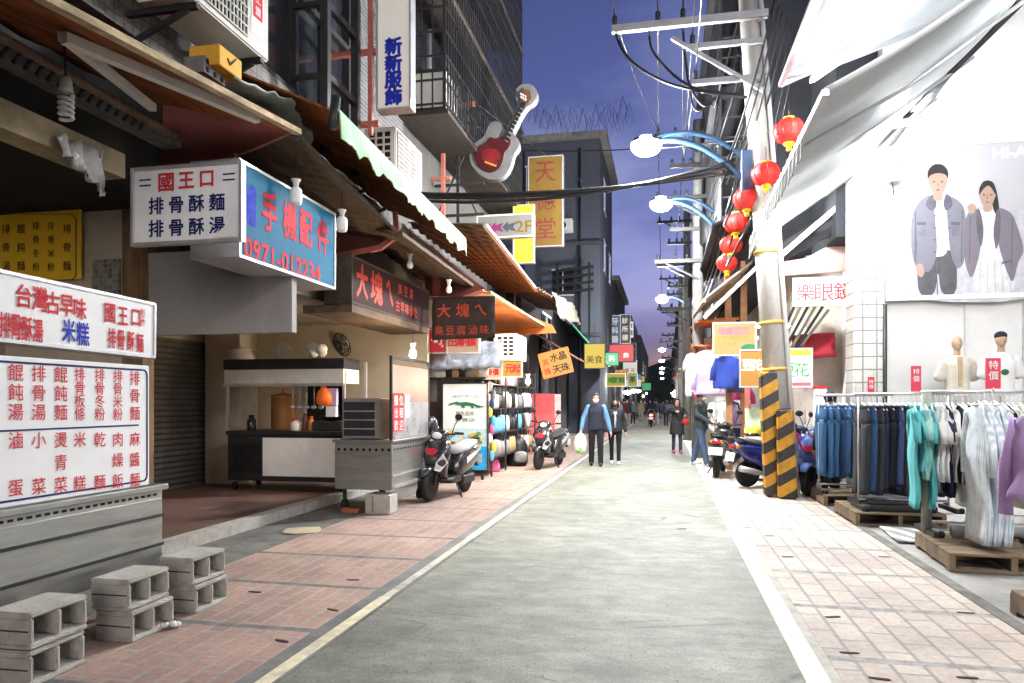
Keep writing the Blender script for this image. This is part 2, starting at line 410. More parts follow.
M_wline = mat('worn_white_line', (.70,.69,.65), .6, var=.15, scale=24, dirt=.85, dirtc=(.22,.22,.2), stretch=(1,.4,1))
M_yline = mat('worn_cream_line', (.66,.60,.40), .6, var=.15, scale=14, dirt=.8, dirtc=(.26,.25,.21))
structure(boxmesh(.742,.872,-8,170,0,.008), 'edge_line_right', M_wline)
mb = MB()
for k in range(-2, 36):
    y0 = 3.1+4.25*k+(.3*math.sin(k*2.1)); mb.box(-2.128,-2.042, y0, y0+2.1+.2*math.sin(k), .002, .0105)
structure(mb, 'edge_line_left', M_yline)
structure(boxmesh(-2.12,-2.05,-8,170,.002,.0085), 'faded_line_left', mat('very_worn_line', (.50,.47,.38), .7, var=.2, scale=9, dirt=1.0, dirtc=(.19,.19,.17)))
# far wooded hill closing the street
mb = MB(); pts = [(-120,-2),(120,-2)]
prof = [(x, 11+4*math.sin(x*.05+1)+2.0*math.sin(x*.17)+.6*math.sin(x*.9)) for x in range(120,-121,-4)]
mb.prism([Vector((x,230,z)) for x, z in pts+prof], (0,30,0)); structure(mb, 'hill', mat('far_hill', (.02,.03,.028), .9, var=.4, scale=.3))
# litter: crushed cartons and debris
def flat_litter(name, label, cat, p, sx, sy, th, rz, m, group=None):
    o = thing(name, label, cat, (p[0], p[1], p[2]), rz, group)
    g = MB(); n = 7
    pts = [Vector((sx*(.5+.14*math.sin(k*2.3))*math.cos(2*math.pi*k/n), sy*(.5+.12*math.cos(k*1.7))*math.sin(2*math.pi*k/n), 0)) for k in range(n)]
    g.prism(pts, (0,0,th)); g.b.transform(ROOTINV[o.name].inverted()); g.build('sheet_piece', m, o)
    return o
M_card = mat('cardboard', (.45,.38,.25), .9, var=.15, dirt=.3)
p = onZ(303,531,.005); flat_litter('cardboard_scrap','flattened cardboard lying in the gutter below the arcade kerb','cardboard',p,.42,.55,.012,.3,M_card)
p = onZ(500+0,527,.0); 
p = onZ(172,628,.004); o = thing('crumpled_tissue','crumpled white tissue beside the middle stack of concrete blocks','litter',p)
g = MB(); 
for k in range(9): g.ball(Vector(p)+Vector((rnd.uniform(-.05,.05), rnd.uniform(-.04,.04), .018+rnd.uniform(0,.02))), rnd.uniform(.018,.035), rnd.uniform(.015,.03), rnd.uniform(.01,.02), 7, 5)
g.build('tissue_fold', M_white, o)
# flattened leaves and stains on the pavements
M_leaf = mat('brown_leaf', (.03,.022,.016), .9)
lf = [(282,641,'left'),(255,592,'left'),(333,610,'left'),(353,580,'left'),(770,536,'right'),(850,653,'right'),(833,617,'right'),(880,679,'right'),(788,557,'right'),(885,557,'right'),(968,678,'right'),(966,613,'right'),(682,529,'road')]
for k, (u, v, s_) in enumerate(lf):
    p = onZ(u, v, .006)
    where = {'left':'pink left pavement','right':'pale right pavement','road':'grey road'}[s_]
    o = flat_litter('fallen_leaf', 'flat dark leaf stuck to the '+where, 'leaf', p, .11, .035, .004, rnd.uniform(-.4,.4), M_leaf, 'dark leaves on the '+where)

# ================================================================ LEFT: near shop house with the arcade
M_tileS = tile_mat('grimy_mosaic', (.22,.20,.16), (.17,.155,.13), (.10,.09,.08), .11, .11, .1, 0, 'YZ', .5, .6)
M_shutter = stripe_mat('roller_shutter', (.13,.125,.115), (.055,.053,.05), .09, 'Z', .3, .5, dirt=.4, bump=.5)
A = thing('shop_house', 'near shop house above the white menu cart, mosaic wall with a dark window', 'building', (-4.6,4,0))
g = MB(); g.box(-9,-4.6,-2,7.6,4.75,12); g.box(-9,-4.6,7.6,10.15,4.75,5.42); g.box(-9,-4.6,7.6,10.15,8.1,12); g.build('upper_wall', M_tileS, A)
g = MB(); g.box(-9,-4.72,7.6,10.15,5.42,8.1); fr = g.build('window', M_glass, A)
g = MB()
for y in (7.62, 8.5, 9.35, 10.1): g.box(-4.74,-4.62,y-.04,y+.04,5.42,8.1)
g.box(-4.74,-4.62,7.6,10.15,5.42,5.5); g.box(-4.74,-4.62,7.6,10.15,6.75,6.83); g.build('window_frame', M_darksteel, fr)
boxmesh(-9.2,-4.7,7.13,12.4,2.92,3.1).build('arcade_ceiling', mat('arcade_ceiling', (.42,.37,.29), .8, dirt=.3), A)
g = MB(); g.box(-9.4,-7.52,-2,9.4,.13,4.7); g.box(-9.4,-7.52,10.95,12.4,.13,4.7); g.box(-9.4,-7.6,9.3,11,2.5,4.7); g.build('back_wall', M_beige, A)
boxmesh(-7.66,-7.58,9.4,10.95,.13,2.5).build('roller_shutter', M_shutter, A)
boxmesh(-9.4,-5.95,7.0,7.12,.13,3.75).build('partition_wall', M_beige, A)
boxmesh(-7.5,-6.85,10.7,11.05,.13,2.92).build('pillar', M_beige, A, .01)
g = MB(); g.box(-5.95,-5.72,7.0,7.12,.13,3.7); g.box(-5.72,-5.66,6.97,7.15,.13,3.7,); g.build('door_post', mat('worn_wood_post', (.19,.115,.06), .8, var=.4, scale=10, dirt=.5, stretch=(1,1,.2)), A)
boxmesh(-6.3,-5.955,6.96,6.998,2.35,3.1).build('mosaic_panel', tile_mat('mosaic_panel', (.3,.28,.25), (.08,.08,.08), (.3,.28,.25), .06,.06,.1,0,'XZ'), A)
boxmesh(-5.97,-3.9,7.06,7.16,2.25,3.17).build('grey_fascia', M_greyboard, A)
g = MB(); g.box(-7.5,-6.55,12.3,12.42,.13,2.92); g.box(-5.75,-4.15,12.3,12.42,.13,2.92); g.box(-6.55,-5.75,12.3,12.42,2.15,2.92); g.build('side_wall', M_beige, A)
boxmesh(-7,-5.2,12.6,12.65,.13,2.9).build('dark_doorway', M_dark, A)
# street-side beams and dark recess above
g = MB(); g.box(-4.85,-4.6,-2,5.45,3.45,3.66); g.build('lintel_beam', mat('stained_lintel', (.36,.29,.18), .85, var=.3, scale=4, dirt=.7, dirtc=(.10,.07,.04)), A)
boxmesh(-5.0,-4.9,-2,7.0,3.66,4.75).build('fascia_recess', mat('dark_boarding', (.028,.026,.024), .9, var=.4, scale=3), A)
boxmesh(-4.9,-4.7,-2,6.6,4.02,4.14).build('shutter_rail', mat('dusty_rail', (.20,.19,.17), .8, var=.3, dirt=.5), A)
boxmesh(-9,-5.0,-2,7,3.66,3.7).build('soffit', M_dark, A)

# awnings of the left side: (name, label, near-inner, near-outer, far-outer, far-inner ...)
def awning(label, a, b, c, d, m, th=.03, sag=0, wav=0, wn=6, nu=6, nv=24, rails=(), jit=0, valance=None, cat='awning', edge=0, name='awning', beam=None):
    loc = (Vector(a)+Vector(b)+Vector(c)+Vector(d))/4
    o = thing(name, label, cat, loc)
    MB().sheet(a,b,c,d,nu,nv,th,sag,wav,wn,jit=jit,edge=edge).build('canopy', m, o)
    if beam is not None:
        g = MB(); g.bar(Vector(b)+Vector((0,0,-.02)), Vector(c)+Vector((0,0,-.02)), .07, .05); g.build('front_bar', beam, o)
    for (p, q, wd, mm) in rails:
        MB().bar(p, q, wd).build('support_arm', mm, o)
    if valance:
        h, mm, tear = valance; pb, pc = Vector(b), Vector(c); n = 60
        g = MB(); lo, up_ = [], []
        for i in range(n+1):
            q = pb.lerp(pc, i/n); up_.append(q+Vector((.01,0,.02))); lo.append(q+Vector((.03+.02*math.sin(i*.9),0,-h*(1-tear*rnd.random()))))
        vs = up_+lo+[p+Vector((.012,0,0)) for p in up_+lo]; m_ = 2*(n+1); fs = []
        for i in range(n):
            fs += [(i,i+1,n+2+i,n+1+i), (m_+i,m_+n+1+i,m_+n+2+i,m_+i+1)]
            fs += [(n+1+i,n+2+i,m_+n+2+i,m_+n+1+i), (i,m_+i,m_+i+1,i+1)]
        g._add(vs, fs); g.build('valance', mm, o)
    return o
M_ruststrip = mat('rusty_cream_edge', (.42,.33,.19), .8, var=.45, scale=12, dirt=.7, dirtc=(.12,.06,.03), stretch=(1,.4,1))
aw1 = awning('orange brown folding arm awning stretched over the white menu cart', (-4.72,.8,4.17),(-3.4,.8,3.51),onX(298,130,-3.4),onX(140,97,-4.72), M_orange, .02, 0, .012, 9, 10, 40, beam=M_ruststrip,
   rails=[(onX(64,38,-3.9), onX(258,119,-3.5), .07, M_offwhite), (onX(62,36,-3.95), onX(153,108,-4.3), .06, M_offwhite)])
for k, (xx, zz, rr) in enumerate(((-4.62,4.06,.04),)):
    MB().tube([(xx,.8,zz+.12*(k)),(xx,3.2,zz+.06),(xx,6.2,zz)], rr, 10).build('roller_pipe', mat('rusty_pipe', (.16,.11,.075), .8, var=.4, scale=14, dirt=.5), aw1)
g = MB()
for k in range(46): y = 1.2+.1*k; g.tube([(-4.66,y,3.98),(-4.62,y+.05,4.10)], .018, 6)
g.build('spring_coil', M_darksteel, aw1)
def board(label, px, Y, m, th=.05, name='awning_bracket', cat='bracket'):
    pts = [onY(u, v, Y) for u, v in px]; c = sum(pts, Vector())/len(pts)
    o = thing(name, label, cat, c); MB().prism(pts, (0,th,0)).build('board', m, o, .006)
    return o
b1 = board('dark maroon end board under the orange awning above the hanging menu sign', [(138,163),(138,100),(190,92),(262,106),(300,128),(255,148),(236,155)], 6.32, M_maroon)
MB().bar(onY(138,163,6.3), onY(236,156,6.3), .05).build('edge_rail', mat('maroon_rail', (.13,.035,.028), .6), b1)
# second tier: old plank roofs stepping along the shops
awning('row of old dark planks roofing the walk above the blue phone sign', (-4.7,6.4,4.45), onX(300,138,-3.6), onX(402,238,-3.6), (-4.7,9.7,4.0), M_rust, .05, 0, .02, 14, 5, 40, beam=M_rust, jit=.02, name='plank_awning')
b2 = board('maroon end board with bent steel rail above the large dark red sign', [(331,258),(331,212),(350,196),(394,228),(399,238),(378,250)], 9.6, M_maroon)
g = MB(); g.bar(onY(331,257,9.55), onY(380,248,9.55), .07); g.bar(onY(380,248,9.55), onY(399,234,9.55), .07); g.bar(onY(397,238,9.55), onY(395,212,9.55), .06); g.build('edge_rail', M_pink, b2)
awning('tarred plank roof between the big red sign and the black banner', (-4.6,9.7,4.2), onX(400,232,-3.35), onX(482,292,-3.35), (-4.6,13.2,3.9), M_rust, .05, 0, .02, 12, 5, 30, beam=M_rust, jit=.03, name='plank_awning')
b3 = board('maroon end board behind the black cloth banner', [(425,300),(425,262),(440,256),(485,288),(484,293),(462,301)], 12.4, M_maroon)
g = MB(); g.bar(onY(425,298,12.35), onY(462,299,12.35), .07); g.bar(onY(462,299,12.35), onY(484,291,12.35), .07); g.build('edge_rail', M_pink, b3)
awning('bright orange awning lit from below by the bag stall bulbs', (-4.4,12.9,3.55), onX(489,291,-3.0), onX(555,332,-3.0), (-4.4,18.5,3.3), M_brightorange, .03, 0, .01, 10, 6, 30, beam=M_ruststrip)
board('orange end board hanging from the lit awning over the bag stall', [(490,322),(490,300),(552,325),(556,333),(520,335),(500,335)], 18.2, M_brightorange)
# first tier
M_green = mat('faded_green_canvas', (.26,.50,.26), .8, var=.2, scale=1.2, dirt=.75, dirtc=(.62,.64,.58))
aw2 = awning('brown canvas awning with torn pale green and white front flap', (-4.55,6.5,5.0), onX(338,112,-3.2), onX(465,240,-3.2), (-4.55,11.4,4.75), M_orange, .025, 0, .015, 8, 8, 40, valance=(.30,M_green,.3))
MB().tube([onX(332,128,-3.25), onX(336,98,-3.25)], .05, 10).build('roller_tube', M_darksteel, aw2)
M_corr = stripe_mat('rusty_corrugated', (.19,.12,.07), (.10,.065,.04), .16, 'Y', .5, .7, dirt=.5, bump=.6)
aw3 = awning('rusty corrugated awning with pale front rail below the 2F sign', onX(408,222,-4.5), onX(485,224,-2.9), onX(537,290,-2.9), onX(500,292,-4.4), M_corr, .02, 0, .03, 18, 8, 110, beam=M_alu)
aw4 = awning('torn corrugated awning with ragged cream end hanging over the street', onX(498,282,-4.4), onX(538,288,-2.8), onX(578,312,-2.8), onX(540,308,-4.3), M_corr, .02, 0, .03, 18, 6, 90)
g = MB(); g.sheet(onX(553,292,-2.78), onX(560,318,-2.7), onX(581,325,-2.65), onX(575,306,-2.78), 6, 10, .015, 0, .05, 3, jit=.06, edge=.2); g.build('torn_cloth', mat('ragged_cream_cloth', (.55,.50,.38), .9, var=.2, dirt=.4), aw4)
awning('thin pale green roofing strip beside the yellow box under the air conditioner', (-4.55,6.5,4.80), onX(235,77,-3.75)+Vector((0,0,0)), onX(326,112,-3.75), (-4.55,8.6,4.7), mat('pale_green_sheet', (.42,.48,.42), .7, var=.25, dirt=.5), .02, 0, .01, 6, 4, 16, jit=.03, name='roof_sheet', cat='roofing')
# spiral bulb
p = onX(66,95,-4.3); o = thing('spiral_bulb','unlit spiral energy saving bulb hanging under the orange awning','light bulb',p)
g = MB(); g.tube([p+Vector((.045*math.cos(t*.5), .045*math.sin(t*.5), -.0031*t)) for t in range(0,58)], .0135, 6); g.build('glass_spiral', M_bulb, o)
MB().lathe([(.03,.13),(.04,.10),(.05,.03),(.04,.02)], p).build('lamp_base', M_offwhite, o)
MB().tube([p+Vector((0,0,.13)), p+Vector((-.02,0,.45))], .008, 5).build('cord', M_black, o)
# hanging torn sheet at the lintel
a = onX(58,132,-4.55); 
o = thing('torn_plastic_sheet','torn white plastic sheet hanging from the end of the stained lintel','plastic sheet',onX(90,170,-4.5))
MB().sheet(onX(58,135,-4.55), onX(70,150,-4.5), onX(106,196,-4.45), onX(103,150,-4.6), 8, 14, .008, .1, .03, 3, jit=.04, edge=.05).build('sheet', mat('dirty_plastic', (.55,.55,.52), .5, var=.25, scale=7, dirt=.4, dirtc=(.2,.2,.19)), o)
# air conditioners
def aircon(label, x0, x1, y0, y1, z0, z1, m=M_offwhite, bracket=True, name='air_conditioner'):
    o = thing(name, label, 'air conditioner', ((x0+x1)/2, (y0+y1)/2, z0), group=None)
    boxmesh(x0,x1,y0,y1,z0,z1).build('casing', m, o, .015, 2)
    L = y1-y0; H = z1-z0
    g = MB(); ys, ye = y0+.05*L, y0+.68*L
    g.box(x1+.001, x1+.006, ys, ye, z0+.08*H, z1-.06*H); g.build('grille_recess', M_dark, o)
    g = MB()
    for k in range(15): y = ys+(ye-ys)*k/14; g.box(x1+.008, x1+.02, y-.006, y+.006, z0+.08*H, z1-.06*H)
    for k in range(9): z = z0+.08*H+(.86*H)*k/8; g.box(x1+.01, x1+.024, ys, ye, z-.006, z+.006)
    g.build('front_grille', m, o)
    g = MB(); W = x1-x0
    g.box(x0+.15*W, x1-.12*W, y0-.006, y0-.002, z0+.12*H, z1-.1*H); q = g.build('side_recess', M_dark, o)
    g = MB()
    for k in range(4): x = x0+.15*W+.73*W*k/3; g.box(x-.015, x+.015, y0-.02, y0-.007, z0+.12*H, z1-.1*H)
    for k in range(6): z = z0+.12*H+.78*H*k/5; g.box(x0+.15*W, x1-.12*W, y0-.021, y0-.008, z-.012, z+.012)
    g.build('side_grille', m, o)
    if bracket:
        g = MB()
        g.b.free()
        for y in (y0+.1*L, y1-.1*L): MB().bar((x0-.3,y,z0-.03),(x1,y,z0-.03),.05).bar((x0-.3,y,z0-.35),(x1-.1,y,z0-.05),.04).build('wall_bracket', M_darksteel, o)
    return o
ac = aircon('old air conditioner with red and white sticker above the orange awning', -4.42,-3.9, 5.35,6.6, 4.92,5.75)
g = MB(); g.box(-3.899,-3.895,6.28,6.5,5.08,5.72); st = g.build('sticker', M_signw, ac)
g = MB(); g.box(-3.894,-3.891,6.31,6.47,5.25,5.5); g.build('sticker_patch', M_red, st)
g = MB(); g.text('工', (-3.89,6.39,5.44), VY, VZ, size=.1); g.text('讚', (-3.89,6.39,5.32), VY, VZ, size=.1); g.build('lettering', M_white, st)
aircon('grey air conditioner mounted under the blue lettered vertical sign', -4.4,-3.9, 10.1,11.3, 4.95,5.6)
p = onX(226,62,-3.8); o = thing('yellow_box','small yellow box on the ledge under the old air conditioner','box',p-Vector((0,0,.1)))
boxmesh(-4.05,-3.75,p.y-.17,p.y+.17,p.z-.1,p.z+.08).build('carton', mat('yellow_carton', (.65,.36,.04), .7, var=.12, dirt=.2), o, .008)
g = MB(); g.bar((-3.745,p.y-.06,p.z),(-3.745,p.y-.02,p.z-.04),.012); g.bar((-3.745,p.y-.02,p.z-.04),(-3.745,p.y+.07,p.z+.05),.012); g.build('mark', M_black, o)
p = onX(205,72,-3.95); o = thing('hollow_block','grey hollow block wedged beside the yellow box','concrete block',p)
g = MB(); g.cbox(p, .19,.3,.14); g.build('block_body', M_conc, o)
g = MB()
for k in range(3):
    for j in range(2): g.lathe([(.025,0),(.025,.005)], p+Vector((.096,-.1+.1*k,-.035+.07*j)), 8, axis='X')
g.build('hole', M_dark, o)

# ---------------------------------------------------------------- signs
def sign(name, label, o_, right, W, H, depth, face, frame, cat='sign', fw=.03, up=VZ, frameM=None):
    """o_: bottom-left corner of the face seen from the front; returns (root, put) where put(s) maps face coordinates to the world"""
    right = Vector(right).normalized(); up = Vector(up).normalized(); n = right.cross(up)
    o_ = Vector(o_); o = thing(name, label, cat, o_+right*W/2)
    B = Matrix((right, up, n)).transposed().to_4x4(); B.translation = o_
    MB().box(0,W,0,H,-depth,0,M=B).build('panel', face, o, .004)
    if frame is not None:
        g = MB(); g.box(-fw,0,-fw,H+fw,-depth-.003,.012,M=B); g.box(W,W+fw,-fw,H+fw,-depth-.003,.012,M=B); g.box(0,W,-fw,0,-depth-.003,.011,M=B); g.box(0,W,H,H+fw,-depth-.003,.011,M=B)
        g.build('frame', frame, o, .003)
    def put(x, y, lift=.004): return o_+right*x+up*y+n*lift
    return o, put, right, up, B
def letters(o, put, right, up, items, m, off=.012, name='lettering', lift=.004, split=True):
    g = MB()
    for it in items:
        t, x, y = it[:3]; kw = it[3] if len(it) > 3 else {}
        g.text(t, put(x, y, lift), right, up, off=off, **kw)
    return g.build(name, m, o)
def rules(o, B, rects, m, lift=.003, name='ruled_line'):
    g = MB()
    for x0, x1, y0, y1 in rects: g.box(x0,x1,y0,y1,lift-.001,lift,M=B)
    return g.build(name, m, o)
def col_text(s, x, y0, y1, size): n = len(s); return [(c, x, (y0+(y1-y0)*(i+.5)/n) if n > 1 else (y0+y1)/2, dict(size=size)) for i, c in enumerate(s)]

# ---- menu cart
CX = -3.6
cart = thing('menu_cart','stainless food cart with white menu board standing on concrete blocks','food cart',(CX-.4,3.6,0))
Y0c, Y1c = 2.75, 4.64
g = MB(); g.box(CX-.8,CX,Y0c,Y1c,.30,.80); g.box(CX-.84,CX+.03,Y0c-.03,Y1c+.03,.86,.90); g.build('body', M_steel, cart, .006)
boxmesh(CX-.795,CX-.005,Y0c,Y1c,.80,.86).build('vent_strip', mat('vent_steel', (.45,.45,.43), .35, metal=.8), cart)
g = MB(); y = Y0c+.06
while y < Y1c-.05:
    g.box(CX-.004,CX-.001,y,y+.035,.822,.838); y += .062
g.build('vent_slots', M_dark, cart)
g = MB(); g.box(CX+.0005,CX+.012,Y0c,Y1c,.665,.685); g.box(CX+.0005,CX+.012,Y0c,Y1c,.455,.475); g.build('side_rib', M_darksteel, cart)
g = MB()
for yy in (Y0c+.1, Y1c-.15):
    for xx in (CX-.7, CX-.12): g.bar((xx,yy,.02),(xx,yy,.30),.05)
g.build('leg', M_darksteel, cart)
zb0, zb1 = .905, 1.76
boxmesh(CX-.05,CX-.012,Y0c-.4,Y1c-.12,zb0,zb1).build('menu_board', M_signw, cart, .008)
W_ = Y1c-.12
def pm(u, v): p = onX(u, v, CX-.008); return p
g = MB()
cols = [(41,['餛','飩','湯'],[(41,290),(41,346),(41,405)])]
top = ['餛飩湯','排骨湯','餛飩麵','排骨板條','排骨冬粉','排骨米粉','排骨麵']; bot = ['滷蛋','小菜','燙青菜','米糕','乾麵','肉燥飯','麻醬麵']
us = [16,39,61,80,100,118,135]
def yline(u, va, vb): return va+(vb-va)*u/152.0
rg, bg_ = MB(), MB()
for u, t, b_ in zip(us, top, bot):
    v0, v1 = yline(u, 367, 375), yline(u, 417, 418)
    n = len(t); sz = .104 if n == 3 else .090
    for i, c in enumerate(t): rg.text(c, pm(u, v0+(v1-v0)*(i+.25)/(n-.5)), VY, VZ, size=sz, off=.004)
    v0, v1 = yline(u, 437, 436), yline(u, 493, 482)
    n = len(b_)
    for i, c in enumerate(b_):
        f = (i/(n-1))*.86+.07
        rg.text(c, pm(u, v0+(v1-v0)*f), VY, VZ, size=.104)
rg.build('menu_lettering', M_red, cart)
q = [pm(10,429), pm(147,429)]
g = MB(); zz = q[0].z
ya, yb = Y0c-.38, Y1c-.155; za, zb_ = zb0+.03, zb1-.04
x0, x1 = CX-.0115, CX-.0085
g.box(x0,x1,ya,yb-.04,zb_,zb_+.012); g.box(x0,x1,ya,yb-.04,za,za+.012); g.box(x0,x1,yb,yb+.012,za+.04,zb_-.03)
for k in range(6):
    a0, a1 = math.pi/2*k/6, math.pi/2*(k+1)/6
    for (cz, sg) in ((zb_-.034,1),(za+.046,-1)):
        g.bar((x0+.0015,yb-.034+.04*math.sin(a0),cz+sg*.04*math.cos(a0)),(x0+.0015,yb-.034+.04*math.sin(a1),cz+sg*.04*math.cos(a1)),.003,.012)
zm = onX(90,428,CX).z; g.box(x0,x1,ya,yb-.08,zm,zm+.01); g.build('ruled_line', M_navy, cart)
# tilted header box on top of the board
tl, tr, br_, bl = onX(0,275,CX), onX(161,305,CX), onX(153,358,CX), onX(0,345,CX)
hd = thing('header_sign','white shop sign box with red and blue lettering on top of the menu cart','sign',bl)
rgt = (tr-tl).normalized(); ext = rgt*-.5
# keep it a true rectangle: level base line, slight drop to the far end
P0 = Vector((CX, bl.y-.6, bl.z+.03)); P1 = Vector((CX, br_.y+.02, br_.z-.0)); rgt = (P1-P0).normalized(); Ln = (P1-P0).length; upv = VX.cross(rgt).normalized(); Hh = (tr-br_).length*.99
HB = Matrix((rgt, upv, VX)).transposed().to_4x4(); HB.translation = P0
MB().box(0,Ln,0,Hh,-.16,0,M=HB).build('panel', M_signw, hd, .004)
g = MB(); fw = .018
g.box(0,Ln,-.002,fw,-.164,.008,M=HB); g.box(0,Ln,Hh-fw,Hh+.002,-.164,.008,M=HB); g.box(Ln-fw,Ln+.002,fw,Hh-fw,-.164,.008,M=HB); g.build('frame', M_alu, hd)
def ph(u, v): return onX(u, v, CX+.004)
g = MB()
for c, u, v, s_ in [('台',24,296,.135),('灣',40,299,.145),('古',53,303,.135),('早',67,306,.135),('味',80,309,.135),('國',110,313,.125),('王',123,316,.12),('口',136,318,.115)]: g.text(c, ph(u,v), VY, VZ, w=s_*.74, h=s_*.98, off=.014)
for c, u, v in [('排',5,325),('骨',16,327),('酥',27,329),('湯',38,331)]: g.text(c, ph(u,v), VY, VZ, w=.072, h=.14, off=.014)
for c, u, v in [('排',112,338),('骨',121,340),('酥',131,341),('麵',140,343)]: g.text(c, ph(u,v), VY, VZ, w=.07, h=.13, off=.014)
for c, u, v in [('創',143,312),('立',143,318),('於',143,323)]: g.text(c, ph(u,v), VY, VZ, size=.05, off=.0)
g.build('red_lettering', M_red, hd)
g = MB()
for c, u, v in [('米',69,331),('糕',83,334)]: g.text(c, ph(u,v), VY, VZ, w=.10, h=.145, off=.016)
g.build('blue_lettering', M_blue, hd)
# ---- concrete blocks
def make_block():
    o = thing('concrete_block','x','concrete block',(0,0,0))
    g = MB(); L, D, H, t = .39, .27, .195, .03
    # webs and shells: holes run along X
    g.box(-D/2,D/2,-L/2,L/2,0,t); g.box(-D/2,D/2,-L/2,L/2,H-t,H)
    for y in (-L/2+t/2, 0, L/2-t/2): g.box(-D/2,D/2,y-t/2,y+t/2,t,H-t)
    g.build('block_body', M_lconc, o, .008, 2)
    g = MB(); g.box(-D/2+.02,-D/2+.022,-L/2+t,-t/2,t,H-t)
    g.box(-D/2+.01,D/2-.012,-L/2-.001,-L/2+.003,H/2-.005,H/2+.004); g.build('mortar_groove', mat('dark_groove', (.05,.047,.042), .95), o)
    return o
blk = make_block(); first = True
for nm, pos, tops in (('nearest the camera',onZ(48,676,0),0),('between the two other stacks',onZ(134,633,0),0),('farthest from the camera under the cart corner',onZ(200,607,0),0)):
    y = pos.y; x = -3.37
    for k in range(2):
        lab = ('upper' if k else 'lower')+' grey hollow concrete block, stack '+nm
        rz = rnd.uniform(-.05,.05)
        if first: blk.location = (x,y,0.004); blk.rotation_euler = (0,0,rz); blk['label'] = lab; blk['group'] = 'hollow blocks stacked in front of the menu cart'; first = False
        else: dup(blk, (x+rnd.uniform(-.012,.012), y+rnd.uniform(-.02,.02), .004+.2*k), rz, lab, 'hollow blocks stacked in front of the menu cart')
# ---- hanging signs
o, put, r_, u_, B = sign('hanging_sign','white hanging menu sign with red title and navy dishes above the arcade', onY(134,243,5.35), VX, onY(239,243,5.35).x-onY(134,243,5.35).x, .61, .05, mat('sign_grey_white', (.80,.80,.82), .7, var=.06, dirt=.2), M_alu)
K = (onY(239,243,5.35).x-onY(134,243,5.35).x)/1.14
letters(o, put, r_, u_, [('國',.36*K,.57*K,dict(size=.17)),('王',.58*K,.575*K,dict(size=.16)),('口',.80*K,.58*K,dict(size=.16))], M_red, .02, 'red_lettering')
g = [(c, (.25+.22*i)*K, y*K, dict(size=.152)) for y, s_ in ((.345,'排骨酥麵'),(.125,'排骨酥湯')) for i, c in enumerate(s_)]
letters(o, put, r_, u_, g, M_navy, .018, 'navy_lettering')
rules(o, B, [(.06*K,.19*K,.60*K,.615*K),(.06*K,.19*K,.545*K,.56*K),(.97*K,1.10*K,.60*K,.615*K),(.97*K,1.10*K,.545*K,.56*K)], M_navy)
MB().prism([put(.86*K,.01,.005), put(1.12*K,.01,.005), put(1.12*K,.21*K,.005)], (0,-.004,0)).build('torn_patch', M_white, o)
o, put, r_, u_, B = sign('yellow_menu','yellow menu board with black dish names on the beige wall', onY(-26,283,6.9), VX, onY(80,283,6.9).x-onY(-26,283,6.9).x, onY(80,210,6.9).z-onY(80,283,6.9).z, .03, M_yellow, None)
W2 = (put(1,0)-put(0,0)).length
def py_(u, v): return onY(u, v, 6.895)
g = MB()
for u, s_ in ((6,'排骨湯'),(21,'餛飩麵'),(36,'排骨冬粉'),(51,'排骨米粉'),(67,'排骨麵')):
    n = len(s_); va, vb = (229,266) if n == 3 else (226,267)
    for i, c in enumerate(s_): g.text(c, py_(u, va+(vb-va)*i/(n-1)), VX, VZ, size=.115 if n == 3 else .10)
g.build('lettering', M_black, o)
g = MB(); 
for a, b in (((-24,215),(72,214)),((72,214),(76,219)),((76,219),(76,276)),((76,276),(72,280)),((72,280),(-24,281))): g.bar(py_(*a), py_(*b), .012, .003)
g.build('ruled_line', M_navy, o)
# blue phone sign
XB = -3.85
bl = onX(212,227,XB); bl = Vector((XB, 6.02, onX(334,287,XB).z)); Wb = onX(334,287,XB).y-bl.y; Hb = onX(334,215,XB).z-bl.z
o, put, r_, u_, B = sign('phone_shop_sign','blue box sign for phone accessories with navy and red characters', bl, VY, Wb, Hb, .5, mat('sky_blue_sign', (.012,.115,.21), .8, var=.06, scale=2), M_alu)
def pb_(u, v): return onX(u, v, XB+.004)
g = MB(); g.text('鋪', pb_(249,204), VY, VZ, w=.24, h=.38, off=.025); g.build('navy_lettering', M_blue, o)
g = MB()
for c, u, v, h in (('手',270,212,.40),('機',290,221,.40),('配',306,229,.38),('件',323,237,.38)): g.text(c, pb_(u,v), VY, VZ, w=.27, h=h*.95, off=.025)
g.text('0971-012234', pb_(286,262), VY, VZ, w=1.52, h=.20, off=.02); g.build('red_lettering', M_red, o)
MB().box(.0,Wb,-.02,-.002,-.5,0,M=B).build('underside', M_offwhite, o)
# big dark red sign
XD = -4.0; b0 = onX(352,300,XD)
o, put, r_, u_, B = sign('dark_red_sign','long dark maroon sign with large red brush characters over the arcade', (XD, b0.y, 2.82), VY, 3.1, .58, .38, mat('dark_maroon_sign', (.020,.006,.007), .9, var=.2), M_darkwood)
M_redorange = mat('worn_red_letter', (.36,.035,.018), .6, var=.3, scale=9, dirt=.5, dirtc=(.08,.02,.02))
letters(o, put, r_, u_, [('大',.32,.31,dict(w=.36,h=.44)),('塊',.82,.30,dict(w=.42,h=.44)),('ㄟ',1.32,.30,dict(w=.26,h=.36))], M_redorange, .03, 'large_lettering')
letters(o, put, r_, u_, [(c, 1.75+.25*i, .42, dict(size=.18)) for i, c in enumerate('臭豆腐')]+[(c, 1.65+.2*i, .15, dict(size=.18)) for i, c in enumerate('古早味小吃')], M_redorange, .015, 'small_lettering')
MB().box(0,3.1,-.14,-.035,-.7,0,M=B).build('base_ledge', M_rust, o)
